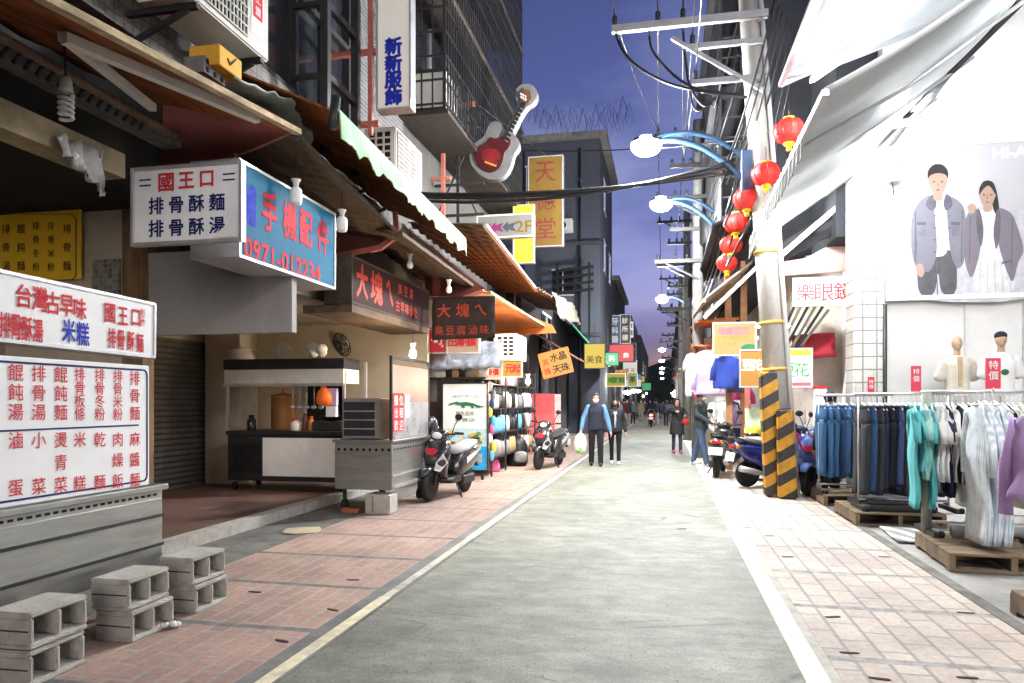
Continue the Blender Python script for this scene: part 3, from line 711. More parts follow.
# black banner
a0, a1 = onY(432,297,11.6), onY(495,297,11.6); zb_ = onY(432,340,11.6).z
o = thing('black_banner','sagging black cloth banner with dim red characters under the planks','banner',(a0+a1)/2)
MB().sheet((a0.x,11.6,zb_),(a1.x,11.6,zb_+.02),(a1.x,11.6,a1.z+.02),(a0.x,11.6,a0.z),10,8,.01,0,.015,2).build('cloth', mat('black_banner', (.018,.012,.012), .8, var=.4), o)
g = MB(); wv = a1.x-a0.x
for c, fx in (('大',.2),('塊',.5),('ㄟ',.78)): g.text(c, (a0.x+wv*fx,11.57,zb_+.48), VX, VZ, size=.24, off=.02)
for i, c in enumerate('臭豆腐滷味'): g.text(c, (a0.x+wv*(.12+.18*i),11.57,zb_+.15), VX, VZ, size=.17, off=.01)
g.build('lettering', mat('dim_red_letter', (.22,.03,.02), .7), o)
# pendant bulbs
def pendant(p, label, lit=False, big=True, cordtop=.3):
    o = thing('pendant_bulb', label, 'light bulb', p, group=None)
    if big: MB().lathe([(.0,-.17),(.05,-.165),(.062,-.14),(.062,-.02),(.045,0),(.03,.01)], p).build('bulb_glass', M_warm if lit else M_bulb, o)
    else: MB().lathe([(.0,-.13),(.03,-.125),(.05,-.09),(.045,-.05),(.025,-.01),(.02,.0)], p).build('bulb_glass', M_warm if lit else M_bulb, o)
    MB().lathe([(.025,0),(.03,.05),(.05,.085),(.05,.09)], p).build('lamp_holder', M_offwhite, o)
    MB().tube([p+Vector((0,0,.09)), p+Vector((0,0,.09+cordtop))], .006, 5).build('cord', M_black, o)
pendant(onX(296,198,-3.7)+VZ*.1, 'unlit white bulb in front of the blue phone sign', cordtop=.25)
pendant(onX(342,226,-3.7)+VZ*.1, 'unlit white bulb between the blue and maroon signs', cordtop=.25)
pendant(onX(410,264,-3.65)+VZ*.06, 'small unlit bulb in front of the dark maroon sign', big=False, cordtop=.4)
pendant(onX(449,289,-3.45)+VZ*.06, 'small unlit bulb above the black banner', big=False, cordtop=.4)
# ================================================================ LEFT: stalls in the arcade
# counter stall with a white chest front
X0, X1 = -6.68, -4.72; Ys = 10.1
st = thing('counter_stall','dark framed food counter with white front panel and light box in the arcade','food stall',((X0+X1)/2,Ys+.4,.13))
g = MB(); g.box(X0,X1,Ys,Ys+.85,.28,.98); g.box(X0-.02,X1+.04,Ys-.02,Ys+.87,.985,1.05); g.build('counter', M_darksteel, st, .008)
boxmesh(X0+.62,X1-.03,Ys-.028,Ys-.004,.36,.95).build('front_panel', mat('white_panel', (.80,.79,.76), .4, var=.06, dirt=.15, dirtc=(.35,.32,.28)), st, .004)
g = MB()
for k in range(8): g.box(X0+.1+.06*k,X0+.13+.06*k,Ys-.012,Ys-.003,.4,.85)
g.build('vent_grille', M_black, st)
for (x, y) in ((X0,Ys),(X1,Ys),(X0,Ys+.8),(X1,Ys+.8)): MB().bar((x,y,1.05),(x,y,2.14),.04).build('post', M_alu, st)
for (x, y) in ((X0+.08,Ys+.08),(X1-.08,Ys+.08),(X0+.08,Ys+.75),(X1-.08,Ys+.75)): MB().lathe([(.06,-.02),(.06,.02)], (x,y,.19), 12, axis='X').build('caster', M_black, st)
boxmesh(X0-.02,X1+.02,Ys-.06,Ys+.5,1.78,2.0).build('light_box', M_offwhite, st, .005)
boxmesh(X0-.03,X1+.03,Ys-.07,Ys+.5,2.005,2.16).build('dark_top', M_darksteel, st, .005)
boxmesh(X0-.03,X1+.03,Ys-.075,Ys-.062,1.74,1.78).build('edge_trim', M_alu, st)
# things on the stall roof and counter
for (u, kind, lab) in ((243,'pot','pale cooking pot on the roof of the counter stall'),(283,'bowl','white bowl standing on edge on the stall roof'),(318,'bag','clear plastic bag heap on the stall roof corner')):
    p = onY(u, 357, Ys+.2); p.z = 2.165
    o = thing({'pot':'cooking_pot','bowl':'bowl','bag':'plastic_bag'}[kind], lab, {'pot':'pot','bowl':'bowl','bag':'bag'}[kind], p)
    if kind == 'pot': MB().lathe([(.2,0),(.22,.02),(.22,.14),(.24,.15),(.1,.19),(.02,.2)], p, 18).build('pot_body', M_offwhite, o)
    elif kind == 'bowl': MB().ball(p+VZ*.13, .15, .06, .13, 14, 8).build('bowl_body', M_signw, o)
    else:
        g = MB()
        for k in range(6): g.ball(p+Vector((rnd.uniform(-.12,.12),rnd.uniform(-.08,.08),.08+rnd.uniform(0,.1))), .1,.08,.08, 8, 6)
        g.build('bag_body', M_signw, o)
p = onY(372,255,Ys-.02); p = onY(324,395,Ys-.05)
o = thing('carrier_bag','bright orange plastic bag hanging from the stall post','bag',p-VZ*.12)
g = MB(); g.lathe([(.02,.16),(.04,.12),(.10,.05),(.13,-.05),(.12,-.14),(.04,-.17)], p, 12, sy=.7); g.build('bag_body', mat('orange_plastic', (.85,.17,.03), .35, var=.15, bump=.5, bscale=25), o)
g = MB(); g.tube([p+Vector((-.02,0,.15)),p+Vector((-.03,0,.24)),p+Vector((.02,0,.15))], .008, 5); g.build('bag_handle', MATS['orange_plastic'], o)
p2 = p+Vector((.1,.06,-.05)); o = thing('paper_bag','lilac and white bag hanging behind the orange plastic bag','bag',p2-VZ*.25)
g = MB(); g.cbox(p2+VZ*.02,.17,.08,.26); g.build('bag_body', mat('lilac_bag', (.45,.34,.55), .6), o); 
g = MB(); g.cbox(p2-VZ*.2,.16,.075,.16); g.build('bag_base', M_signw, o)
# cooker with pans behind the counter
o = thing('stock_pot','copper toned stock pot on the counter of the arcade stall','pot',(-6.2,Ys+.45,1.05))
MB().lathe([(.19,0),(.2,.02),(.2,.52),(.21,.54),(.19,.56),(.03,.6)], (-6.0,Ys+.5,1.05), 18).build('pot_body', mat('copper_pot', (.30,.14,.05), .4, metal=.5), o)
MB().lathe([(.025,.6),(.03,.66),(.0,.67)], (-6.0,Ys+.5,1.05), 8).build('lid_knob', M_brightorange, o)
o = thing('gas_stove','black gas stove with a pan on the arcade counter','stove',(-5.1,Ys+.45,1.05))
g = MB(); g.box(-5.35,-4.85,Ys+.2,Ys+.7,1.052,1.2); g.build('stove_body', M_darksteel, o, .01)
MB().lathe([(.13,1.2),(.2,1.28),(.21,1.28)], (-5.1,Ys+.45,0), 16).build('pan', M_black, o)
MB().bar((-4.95,Ys+.4,1.26),(-4.72,Ys+.1,1.34),.025).build('pan_handle', M_black, o)
# wall fan
p = onY(343,344,12.2); o = thing('wall_fan','grey wall fan turned aside high on the beige arcade wall','fan',p)
Mq = Matrix.Rotation(R(-35),4,'Z') @ Matrix.Rotation(R(25),4,'X')
g = MB()
for rr, dy in ((.22,0),(.22,-.05),(.16,-.075),(.10,-.085),(.16,.03)):
    pts = [p+Mq@Vector((rr*math.cos(a*math.pi/12), dy, rr*math.sin(a*math.pi/12))) for a in range(25)]; g.tube(pts, .007, 5)
for a in range(16):
    t = a*math.pi/8; g.tube([p+Mq@Vector((.03*math.cos(t),-.09,.03*math.sin(t))), p+Mq@Vector((.16*math.cos(t),-.075,.16*math.sin(t))), p+Mq@Vector((.22*math.cos(t),-.03,.22*math.sin(t)))], .004, 4)
g.build('cage', M_darksteel, o)
for k in range(3):
    g = MB(); a = k*2*math.pi/3; g.prism([p+Mq@Vector((r_*math.cos(a+d),-.02,r_*math.sin(a+d))) for r_, d in ((.03,0),(.2,-.35),(.2,.35))], Mq@Vector((0,-.008,0))); g.build('blade', M_alu, o)
g = MB(); g.lathe([(.07,.02),(.08,.08),(.06,.16)], p, 12, axis='Y'); g.build('motor', M_offwhite, o)
MB().bar(p+Vector((0,.1,0)), p+Vector((.05,.16,-.12)), .05).build('wall_mount', M_offwhite, o)
# stainless cart with cooker cabinet and back board
XA, XB_, YA, YB = -4.37, -3.55, 9.06, 10.6
c2 = thing('steel_cart','grey stainless food cart with cabinet and red poster behind the black scooter','food cart',(-3.95,9.8,.0))
g = MB(); g.box(XA,XB_,YA,YB,.32,.92); g.box(XA-.03,XB_+.03,YA-.03,YB+.03,.955,.99); g.build('body', M_steel, c2, .006)
boxmesh(XA+.005,XB_-.005,YA+.005,YB-.005,.92,.955).build('vent_strip', M_steel, c2)
g = MB()
for k in range(9): g.lathe([(.022,0),(.022,.003)], (XA+.06+.09*k, YA-.004, .86), 8, axis='Y')
for k in range(14): g.box(XB_+.001,XB_+.004,YA+.08+.105*k,YA+.13+.105*k,.85,.872)
g.build('vent_holes', M_dark, c2)
g = MB(); g.box(XB_+.001,XB_+.015,YA,YB,.5,.52); g.box(XB_+.001,XB_+.02,YA+.06,YB-.06,.34,.38); g.build('side_rib', M_alu, c2)
for (x,y) in ((XA+.1,YA+.1),(XB_-.12,YB-.1),(XA+.1,YB-.1)): MB().lathe([(.08,-.025),(.08,.025)], (x,y,.1), 12, axis='X').build('wheel', M_rubber, c2); 
for (x,y) in ((XA+.1,YA+.1),(XB_-.12,YB-.1),(XA+.1,YB-.1)): MB().bar((x,y,.1),(x,y,.32),.04).build('leg', M_darksteel, c2)
cb = boxmesh(XA+.06,XB_-.2,YA+.1,YA+.6,1.0,1.55).build('cabinet', M_steel, c2, .008)
boxmesh(XA+.09,XB_-.28,YA+.092,YA+.0985,1.04,1.5).build('cabinet_glass', M_glass, cb)
g = MB()
for z in (1.13,1.25,1.37): g.box(XA+.09,XB_-.28,YA+.085,YA+.0915,z,z+.012)
g.build('cabinet_shelf', M_alu, cb)
zt = onX(392,348,XB_).z
g = MB(); g.box(XB_-.02,XB_,YA+.02,YB,.99,2.0); g.build('splash_panel', mat('splash_panel', (.36,.22,.17), .35, metal=.3, var=.2, scale=2), c2)
g = MB()
g.bar((XB_-.01,YA,.99),(XB_-.01,YA,2.12),.035); g.bar((XB_-.01,YB,.99),(XB_-.01,YB,2.12),.035); g.bar((XB_-.01,YA,2.1),(XB_-.01,YB,2.1),.035); g.build('rail_frame', M_darksteel, c2)
boxmesh(XB_+.001,XB_+.006,YA+.1,YB-.05,1.0,1.5).build('hood_sheet', mat('reflective_sheet', (.55,.55,.55), .3, metal=.6, var=.25, scale=5), c2)
g = MB(); g.box(XB_+.007,XB_+.011,YA+.02,YA+.42,1.1,1.62); po = g.build('poster', M_red, c2)
g = MB()
for j, s_ in enumerate(('攤位','出租','歡迎')):
    for i, c in enumerate(s_): g.text(c, (XB_+.013,YA+.13+.19*i,1.52-.17*j), VY, VZ, size=.15)
g.build('lettering', M_signw, po)
boxmesh(XB_+.007,XB_+.011,YA+.47,YA+.66,1.28,1.6).build('notice', M_signw, c2)
o = thing('support_block','grey concrete block under the corner of the steel cart','concrete block',(-3.72,9.1,0))
g = MB(); g.box(-3.9,-3.55,8.98,9.28,.005,.27); g.build('block_body', M_lconc, o, .015, 2)
MB().box(-3.80,-3.78,8.977,8.985,.03,.25).build('groove', M_conc, o)
o = thing('red_brick','single red brick lying under the steel cart','brick',(-4.15,9.1,.0)); boxmesh(-4.25,-4.02,9.0,9.12,.005,.07).build('brick_body', mat('red_brick', (.30,.09,.05), .9), o, .006)
# ================================================================ LEFT: second and further buildings
M_wallB = mat('grimy_render', (.10,.094,.087), .9, var=.25, scale=1.2, dirt=.7, dirtc=(.07,.065,.06), stretch=(1,1,.35))
Bd = thing('concrete_house','grimy concrete house carrying the guitar sign and the iron balcony cage','building',(-4.6,14,0))
MB().box(-10,-4.6,10.2,18.6,3.0,13).build('upper_wall', M_wallB, Bd)
MB().box(-4.598,-4.56,10.3,12.2,4.9,8.5).build('ribbed_shutter', stripe_mat('ribbed_cladding', (.13,.125,.12), (.07,.068,.065), .07, 'Z', .4, .7, dirt=.5, bump=.4), Bd)
for (y0, y1, z0, z1) in ((12.8,14.6,7.4,9.4),(15.6,17.6,7.4,9.4),(12.8,14.6,10.6,12.4)):
    f = boxmesh(-4.62,-4.57,y0,y1,z0,z1).build('window', M_glass, Bd)
    g = MB(); g.box(-4.57,-4.53,y0,y1,z1-.06,z1); g.box(-4.57,-4.53,y0,y1,z0,z0+.06); g.box(-4.57,-4.53,(y0+y1)/2-.03,(y0+y1)/2+.03,z0+.06,z1-.06); g.build('window_frame', M_alu, f)
MB().box(-10,-9.5,10.2,18.6,.13,3).build('ground_floor_wall', M_beige, Bd)
MB().box(-9.5,-4.9,18.3,18.55,.13,3).build('side_wall', M_wallB, Bd)
g = MB(); 
for x0_ in (-5.0,): g.box(-5.1,-4.65,12.45,12.75,.13,3.0)
g.build('pillar', mat('grey_tile_pillar', (.25,.24,.23), .6, dirt=.4), Bd)
# iron cage balcony
cg = thing('iron_cage','dark iron balcony cage with corrugated roof against the dusk sky','balcony',(-4.2,15,6.6))
xa, xb, ya, yb = -4.55, -3.72, 12.0, 18.9
g = MB()
z = 6.7
while z < 12.6:
    g.bar((xb,ya,z),(xb,yb,z),.035); g.bar((xa,ya,z),(xb,ya,z),.03); z += .42
y = ya
while y < yb+.01:
    g.bar((xb,y,6.6),(xb,y,12.6),.026); y += .16
x = xa
while x < xb: g.bar((x,ya,6.6),(x,ya,12.6),.026); x += .2
for k in range(28): g.bar((xa,ya+.25*k,6.62),(xb,ya+.25*k,6.62),.03)
g.build('bars', M_darksteel, cg)
MB().box(-4.58,-3.66,11.95,18.95,6.5,6.58).build('floor_plate', M_darkwood, cg)
g = MB()
for z in (8.7,10.8): g.sheet((-4.6,ya,z+.25),(-3.66,ya,z),(-3.66,yb+.1,z),(-4.6,yb+.1,z+.25),2,20,.02)
g.build('rain_hood', M_darkwood, cg)
def storage(label, y, z, sx, sy, sz, m):
    o = thing('storage_box', label, 'box', (-4.2,y,z)); boxmesh(-4.45,-4.45+sx,y-sy/2,y+sy/2,z,z+sz).build('box_body', m, o, .02); MB().box(-4.47,-4.43+sx,y-sy/2-.02,y+sy/2+.02,z+sz,z+sz+.05).build('lid', M_darksteel, o); return o
storage('grey box stored low inside the iron balcony cage',12.9,6.6,.6,.8,.9,M_offwhite); storage('dark crate at the far end of the iron balcony cage',16.2,6.6,.6,.9,.6,M_rust)
# vertical signs with steel supports
def vsign(label, px0, px1, Y, depth, face, chars, cm, size, cat='sign', fr=M_alu, top=None, off=.03, name='vertical_sign', squash=1.0):
    a, b = onY(*px0, Y), onY(*px1, Y)   # top-left, bottom-right
    o, put, r_, u_, B = sign(name, label, (a.x, Y, b.z), VX, b.x-a.x, a.z-b.z, depth, face, fr, cat)
    if chars: letters(o, put, r_, u_, [(c, x, y, dict(w=size*squash, h=size)) for c, x, y in chars(b.x-a.x, a.z-b.z)], cm, off)
    return o, put, r_, u_, B
M_paleglow = mat('pale_sign_glow', (.80,.78,.70), .5, var=.05, scale=2, emit=(1,.96,.88), estr=.055)  # faint glow added to the face so the pale sign reads brighter
vs, put, r_, u_, B = vsign('white vertical sign with four thick blue characters beside red brackets', (378,-40),(409,106), 9.3, .18, M_paleglow, lambda W,H: [('新',W/2,.84),('新',W/2,.61),('服',W/2,.375),('飾',W/2,.145)], M_blue, .225, off=.05, squash=1.05)
# legs of a wall bracket frame
g = MB()
for zz in (5.35,6.35,7.4): g.bar((-4.6,9.36,zz),(-3.85,9.36,zz),.07)
g.bar((-3.98,9.36,5.2),(-3.98,9.36,7.8),.06); g.build('red_bracket', M_pink, vs)
o = thing('scaffold_frame','dark steel post frame standing between the window and the vertical sign','steel frame',(-4.3,8.9,4.7))
g = MB()
for p_ in ((-4.15,8.35),(-4.15,9.25)): g.bar((p_[0],p_[1],4.6),(p_[0],p_[1],8.4),.10)
for zz in (5.6,6.5,7.4): g.bar((-4.15,8.35,zz),(-4.15,9.25,zz),.08); g.bar((-4.6,8.35,zz),(-4.15,8.35,zz),.06)
g.build('frame_bars', M_darksteel, o)
# guitar sign
gt = thing('guitar_sign','white outlined guitar shaped sign with red sunburst body','sign',onY(500,180,14))
Yg = 14.0
def gp(pts, y):
    if len(pts) > 6:
        for _ in range(2):
            q = []
            for i in range(len(pts)):
                (x0,y0),(x1,y1) = pts[i], pts[(i+1) % len(pts)]; q += [(x0*.75+x1*.25,y0*.75+y1*.25),(x0*.25+x1*.75,y0*.25+y1*.75)]
            pts = q
    return [onY(u, v, y) for u, v in pts]
white = [(470,150),(475,142),(484,137),(487,128),(492,121),(499,121),(503,127),(500,133),(498,138),(506,131),(512,118),(518,105),(515,95),(516,88),(523,83),(532,84),(537,90),(537,98),(532,104),(527,106),(521,116),(516,126),(512,134),(519,139),(519,148),(514,153),(512,162),(508,172),(500,179),(489,180),(480,175),(472,167),(469,158)]
MB().prism(gp(white, Yg), (0,.22,0)).build('outline_board', mat('guitar_white', (.12,.118,.114), .5, dirt=.2), gt, .01)
body = [(474,153),(479,146),(487,143),(490,136),(495,139),(502,137),(508,133),(511,140),(510,147),(504,153),(503,163),(498,170),(489,173),(480,168),(475,161)]
M_gred = mat('guitar_dark_red', (.045,.004,.006), .3, var=.4, scale=2.5, coat=.3)
MB().prism(gp(body, Yg-.04), (0,.045,0)).build('guitar_body', M_gred, gt, .01)
MB().prism(gp([(482,151),(489,148),(497,149),(500,156),(497,165),(489,167),(482,160)], Yg-.05), (0,.012,0)).build('sunburst', mat('guitar_red', (.14,.006,.010), .3, var=.4, scale=4, coat=.3), gt)
MB().prism(gp([(503,139),(507,142),(526,104),(522,101)], Yg-.06), (0,.05,0)).build('neck', M_black, gt)
MB().prism(gp([(521,103),(521,94),(525,89),(530,91),(531,97),(527,104)], Yg-.06), (0,.05,0)).build('headstock', mat('dark_wood_head', (.10,.04,.02), .4), gt)
g = MB()
for k in range(6): g.ball(onY(521+1.2*(k%3)*1.8, 94+3*(k//3)+(k%3)*1.2, Yg-.075), .025, n=8, m=6)
g.build('tuning_pegs', M_alu, gt)
g = MB()
for k in range(9):
    a, b = onY(505+1.9*k, 140-4.0*k, Yg-.062), onY(508+1.9*k, 142-4.0*k, Yg-.062); g.bar(a, b, .012)
g.build('frets', M_alu, gt)
g = MB(); g.bar(onY(485,162,Yg-.055), onY(496,166,Yg-.055), .03); g.build('bridge', mat('gold_bridge', (.45,.28,.05), .4), gt)
g = MB()
for k in range(4):
    zz = 5.3+.62*k; g.bar((-4.6,14.12,zz),(-3.55,14.12,zz),.05)
g.bar((-4.1,14.12,5.0),(-4.1,14.12,7.6),.06); g.bar((-4.55,14.12,5.3),(-3.7,14.12,7.1),.03); g.bar((-3.7,14.12,5.3),(-4.55,14.12,7.1),.03); g.build('support_frame', M_darksteel, gt)
g = MB(); g.bar((-4.35,13.9,4.7),(-4.35,13.9,7.7),.07); g.bar((-4.6,13.9,7.4),(-3.7,13.9,7.45),.09); g.bar((-4.6,13.9,6.0),(-4.2,13.9,6.0),.06); g.build('pink_bracket', M_pink, gt)
# star arrow sign 2F
vs, put, r_, u_, B = vsign('white box sign with three coloured star arrows and yellow 2F', (478,217),(532,235), 15.0, .16, mat('pale_sign2', (.17,.168,.15), .5, var=.05), None, None, .2, fr=M_offwhite)
W2, H2 = onY(532,226,15).x-onY(478,226,15).x, onY(478,217,15).z-onY(478,235,15).z
def arrow(cx, s, m, nm):
    g = MB(); y = H2/2
    pts = [(-.16,0),(-.04,.11),(-.04,.05),(.12,.09),(.06,0),(.12,-.09),(-.04,-.05),(-.04,-.11)]
    g.prism([put(cx+px*s, y+py*s, .002) for px, py in pts], (0,-.006,0)); g.build(nm, m, vs)
arrow(W2*.14,1.1,mat('gold_arrow',(.16,.07,.01),.5),'star_arrow'); arrow(W2*.37,1.1,mat('pink_arrow',(.18,.02,.10),.5),'star_arrow'); arrow(W2*.60,1.1,mat('grey_arrow',(.05,.055,.06),.5),'star_arrow')
letters(vs, put, r_, u_, [('2F',W2*.85,H2/2,dict(w=.34,h=.24))], mat('gold_letter',(.14,.085,.01),.5), .02)
MB().bar((-4.6,15.1,5.3),(-3.9,15.1,5.3),.06).build('support_arm', M_darksteel, vs)
M_dkyel = mat('faded_yellow_sign', (.12,.07,.01), .6, var=.15, scale=1.5, dirt=.3, dirtc=(.3,.18,.03))
M_fadered = mat('faded_red_letter', (.13,.02,.018), .6, var=.3)
vsign('tall yellow vertical sign with three large faded red characters', (529,158),(562,245), 19.0, .2, M_dkyel, lambda W,H: [('天',W/2,H*.83),('德',W/2,H*.52),('堂',W/2,H*.2)], M_fadered, .55, off=.01)[0]
vsign('narrow bright yellow sign hanging behind the 2F sign', (514,206),(533,262), 18.0, .15, M_yellow, lambda W,H: [('中',W/2,H*.8),('醫',W/2,H*.5),('診',W/2,H*.2)], mat('olive_letter',(.45,.35,.04),.6), .32)
# far left houses
def house(label, x0, x1, y0, y1, h, m, wins, roof=None, name='town_house'):
    o = thing(name, label, 'building', ((x0+x1)/2, (y0+y1)/2, 0))
    boxmesh(x0,x1,y0,y1,.0,h).build('wall', m, o)
    if roof: boxmesh(x0-.1,x1+roof,y0-roof,y1,h+.003,h+.28).build('roof_slab', M_conc, o)
    for (face, a, b, z0, z1) in wins:
        if face == 'front': f = boxmesh(a,b,y0-.04,y0-.006,z0,z1).build('window', M_glass, o); g = MB(); g.box(a-.04,b+.04,y0-.07,y0-.045,z1-.05,z1+.03); g.box(a-.04,b+.04,y0-.09,y0-.045,z0-.06,z0); g.box((a+b)/2-.025,(a+b)/2+.025,y0-.06,y0-.045,z0,z1-.05)
        else:
            xx = x1 if face == 'right' else x0; s_ = 1 if face == 'right' else -1
            lo, hi = sorted((xx+s_*.006, xx+s_*.04)); f = boxmesh(lo,hi,a,b,z0,z1).build('window', M_glass, o)
            lo, hi = sorted((xx+s_*.043, xx+s_*.07)); g = MB(); g.box(lo,hi,a-.04,b+.04,z1-.05,z1+.03); g.box(lo,hi,a-.04,b+.04,z0-.06,z0); g.box(lo,hi,(a+b)/2-.025,(a+b)/2+.025,z0,z1-.05)
        g.build('window_frame', M_alu if face != 'x' else M_dark, f)
    return o
M_bluegrey = mat('bluegrey_render', (.062,.068,.088), .9, var=.2, scale=.6, dirt=.5, dirtc=(.07,.075,.09), stretch=(1,1,.3))
M_dkrend = mat('dark_render', (.05,.052,.06), .9, var=.3, scale=.8, dirt=.5)
house('low dark house behind the corrugated awning', -9,-4.4,18.7,33.9,5.2,M_dkrend,[('right',20,22,3.6,4.8),('right',26,28,3.6,4.8)])
hc = house('bluegrey three storey house with overhanging roof slab behind the yellow sign', -8,-2.95,34,42,13.9,M_bluegrey,[('front',-6.9,-6.0,10.6,12.8),('front',-5.8,-5.0,10.4,12.6),('front',-5.2,-4.2,6.6,7.8),('right',35.5,37,8,9.5),('right',39,40.5,8,9.5),('right',35.5,37,11,12.5)], roof=.35)
g = MB()
for k in range(3): g.bar((-6.0,33.9,11.2+.5*k),(-4.9,33.9,11.2+.5*k),.04)
g.build('window_bars', M_darksteel, hc)
p = onY(578,282,33.6); o = thing('roof_tank_rack','dark metal rack of pipes fixed to the bluegrey house front','rack',p)
g = MB(); 
for k in range(4): g.bar((-5.0,33.5,6.6+.35*k),(-3.2,33.5,6.75+.35*k),.12)
g.bar((-3.4,33.5,4.4),(-3.4,33.5,8.0),.1); g.bar((-4.9,33.5,6),(-4.9,33.5,8.0),.1); g.build('rack_bars', M_dark, o)
# razor wire on the roof line between the houses
o = thing('razor_wire','coils of razor wire strung high across the street behind the guitar','barbed wire',(-3,30,13))
a0, a1 = onY(528,112,26), onY(628,108,26)
g = MB(); pts = []
for k in range(261):
    t = k/260; c = a0.lerp(a1,t); a = k*.62; pts.append(c+Vector((.10*math.cos(a*1.3), .3*math.sin(a), .38*math.cos(a)-.35*math.sin(math.pi*t)+.12*math.sin(k*.11))))
g.tube(pts, .005, 4); pts = [p_+Vector((.2,.1,-.22+.1*math.sin(i*.3))) for i, p_ in enumerate(pts)]; g.tube(pts, .0045, 4)
g.build('coil', M_darksteel, o)
hd_ = house('narrow dark house with flat roof beyond the bluegrey one', -8,-3.05,46,58,9.2,M_dkrend,[('front',-4.9,-4.1,6.2,8),('right',48,50,5.5,7)], roof=.3)
house('tall dark house front far down on the left side', -9,-2.9,62,78,8.6,M_dkrend,[('right',64,67,5,6.5),('right',70,73,5,6.5)], roof=.2)
house('last dark house on the left at the end of the street', -9,-2.6,84,125,9.2,M_dkrend,[('right',90,93,5,6.5),('right',100,103,5,6.5)])
house('low dark shop house between the tall ones on the left', -8,-3.4,42.2,45.8,6.0,M_dkrend,[('right',43,45,3.4,4.8)])
house('dark house hidden behind the far blue vertical sign', -9,-3.3,58.3,61.8,6.8,M_dkrend,[('right',59,61,4,5.2)])
house('low house with dark wall near the street end on the left', -9,-3.2,78.3,83.6,6.6,M_dkrend,[('right',79.5,82,4,5.2)])
M_bluesign = mat('dim_blue_sign', (.10,.16,.30), .5, var=.15)
vsign('dim blue sign with white characters far down the left side', (603,316),(620,345), 44, .3, M_bluesign, lambda W,H: [('樂',W*.25,H*.75),('牙',W*.7,H*.8),('科',W*.7,H*.5),('美',W*.25,H*.3),('醫',W*.7,H*.2)], M_signw, .40)
vsign('dim grey brown sign next to the far blue sign', (620,315),(630,343), 44.5, .3, mat('dim_brown_sign', (.14,.11,.10), .6), lambda W,H: [('診',W*.5,H*.8),('所',W*.5,H*.5),('樓',W*.5,H*.2)], M_paleglow, .35)
vsign('small white lit sign on a far left house front', (627,322),(633,337), 56, .3, emis('lit_white_sign', (.8,.9,1), 1.6), lambda W,H: [('旅',W*.5,H*.75),('館',W*.5,H*.3)], M_navy, .4)
vsign('tall grey sign with four pale characters near the street end on the left', (628,343),(636,372), 66, .4, mat('grey_sign', (.25,.26,.28), .6), lambda W,H: [(c,W*.5,H*(.88-.25*i)) for i, c in enumerate('中醫診所')], M_black, .5)
vsign('small bright lit box sign low on the far left', (633,361),(637,372), 70, .3, emis('lit_box_sign', (1,.97,.85), 3), None, None, .3)
# shop terrace beyond the bag stall on the left: dim arcade pillars and shutters
ls = thing('dark_shop_row','row of dim arcade shops with pillars beyond the orange bead sign','building',(-5,26,0))
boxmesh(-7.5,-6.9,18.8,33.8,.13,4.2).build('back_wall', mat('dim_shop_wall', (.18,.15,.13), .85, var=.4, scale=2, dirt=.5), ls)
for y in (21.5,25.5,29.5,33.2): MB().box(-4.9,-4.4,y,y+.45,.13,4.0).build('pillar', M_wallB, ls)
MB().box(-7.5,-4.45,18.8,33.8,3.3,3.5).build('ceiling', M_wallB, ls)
# awnings further on
awning('pale pink awning on the left beyond the bead sign', (-4.4,24,3.9),(-2.9,24,3.0),(-2.9,28,3.0),(-4.4,28,3.9), M_pink, .03, 0, .01, 4, 4, 12)
awning('dark green awning sloping over the far left pavement', (-4.2,29,5.3),(-2.5,29,3.3),(-2.5,34,3.2),(-4.2,34,5.2), mat('dark_green_awning', (.03,.22,.12), .7, var=.2), .03, 0, .01, 4, 4, 12, beam=M_alu)
awning('dark awning hanging low near the far yellow signs', (-4.0,36,4.6),(-2.5,36,3.4),(-2.5,42,3.3),(-4.0,42,4.5), M_darkwood, .03, 0, .01, 4, 4, 12)
awning('grey awning far along the left side of the street', (-3.8,46,4.2),(-2.3,46,3.2),(-2.3,58,3.1),(-3.8,58,4.1), M_rust, .03, 0, .01, 4, 4, 12)
vsign('small yellow sign with four red characters under the green awning', (607,374),(625,386), 31, .1, emis('lit_yellow_sign', (.85,.6,.05), .5), lambda W,H: [('美',W*.2,H*.5),('髮',W*.4,H*.5),('沙',W*.62,H*.5),('龍',W*.83,H*.5)], mat('green_letter',(.02,.2,.05),.5), .26)
vsign('yellow green lit sign close to the street end on the left', (628,373),(637,386), 45, .1, emis('lit_lime_sign', (.6,.7,.12), .45), lambda W,H: [('茶',W*.5,H*.5)], M_black, .4)
# ================================================================ LEFT: bag stall
red2, put, r_, u_, B = vsign('red and white lit sign above the steel cart', (411,331),(446,352), 12.85, .1, emis('lit_red_sign', (.75,.03,.05), .55), lambda W,H: [('鞋',W*.28,H*.5),('包',W*.75,H*.5)], M_white, .24, off=.02)
vsign('pale orange lit sign with red characters beside the red sign', (447,332),(478,352), 12.87, .1, emis('lit_pale_sign', (.95,.62,.45), .5), lambda W,H: [(c,W*(.18+.21*i),H*.5) for i, c in enumerate('出清特價')], M_red, .16)
o = thing('grey_tarp','rumpled grey blue tarpaulin bundled over the bag stall','tarpaulin',onY(455,355,13.3))
MB().sheet(onY(412,368,13.2), onY(500,366,13.2), onY(500,340,13.6), onY(412,342,13.6), 24, 8, .03, .03, .02, 2, jit=.09).build('sheet', mat('grey_tarp', (.20,.22,.25), .7, var=.4, scale=7, bump=.6, bscale=10), o)
aircon('cream air conditioner glowing beside the lit bulb above the bag stall', -3.62,-3.1, 15.2,16.3, 2.42,2.98, bracket=False)
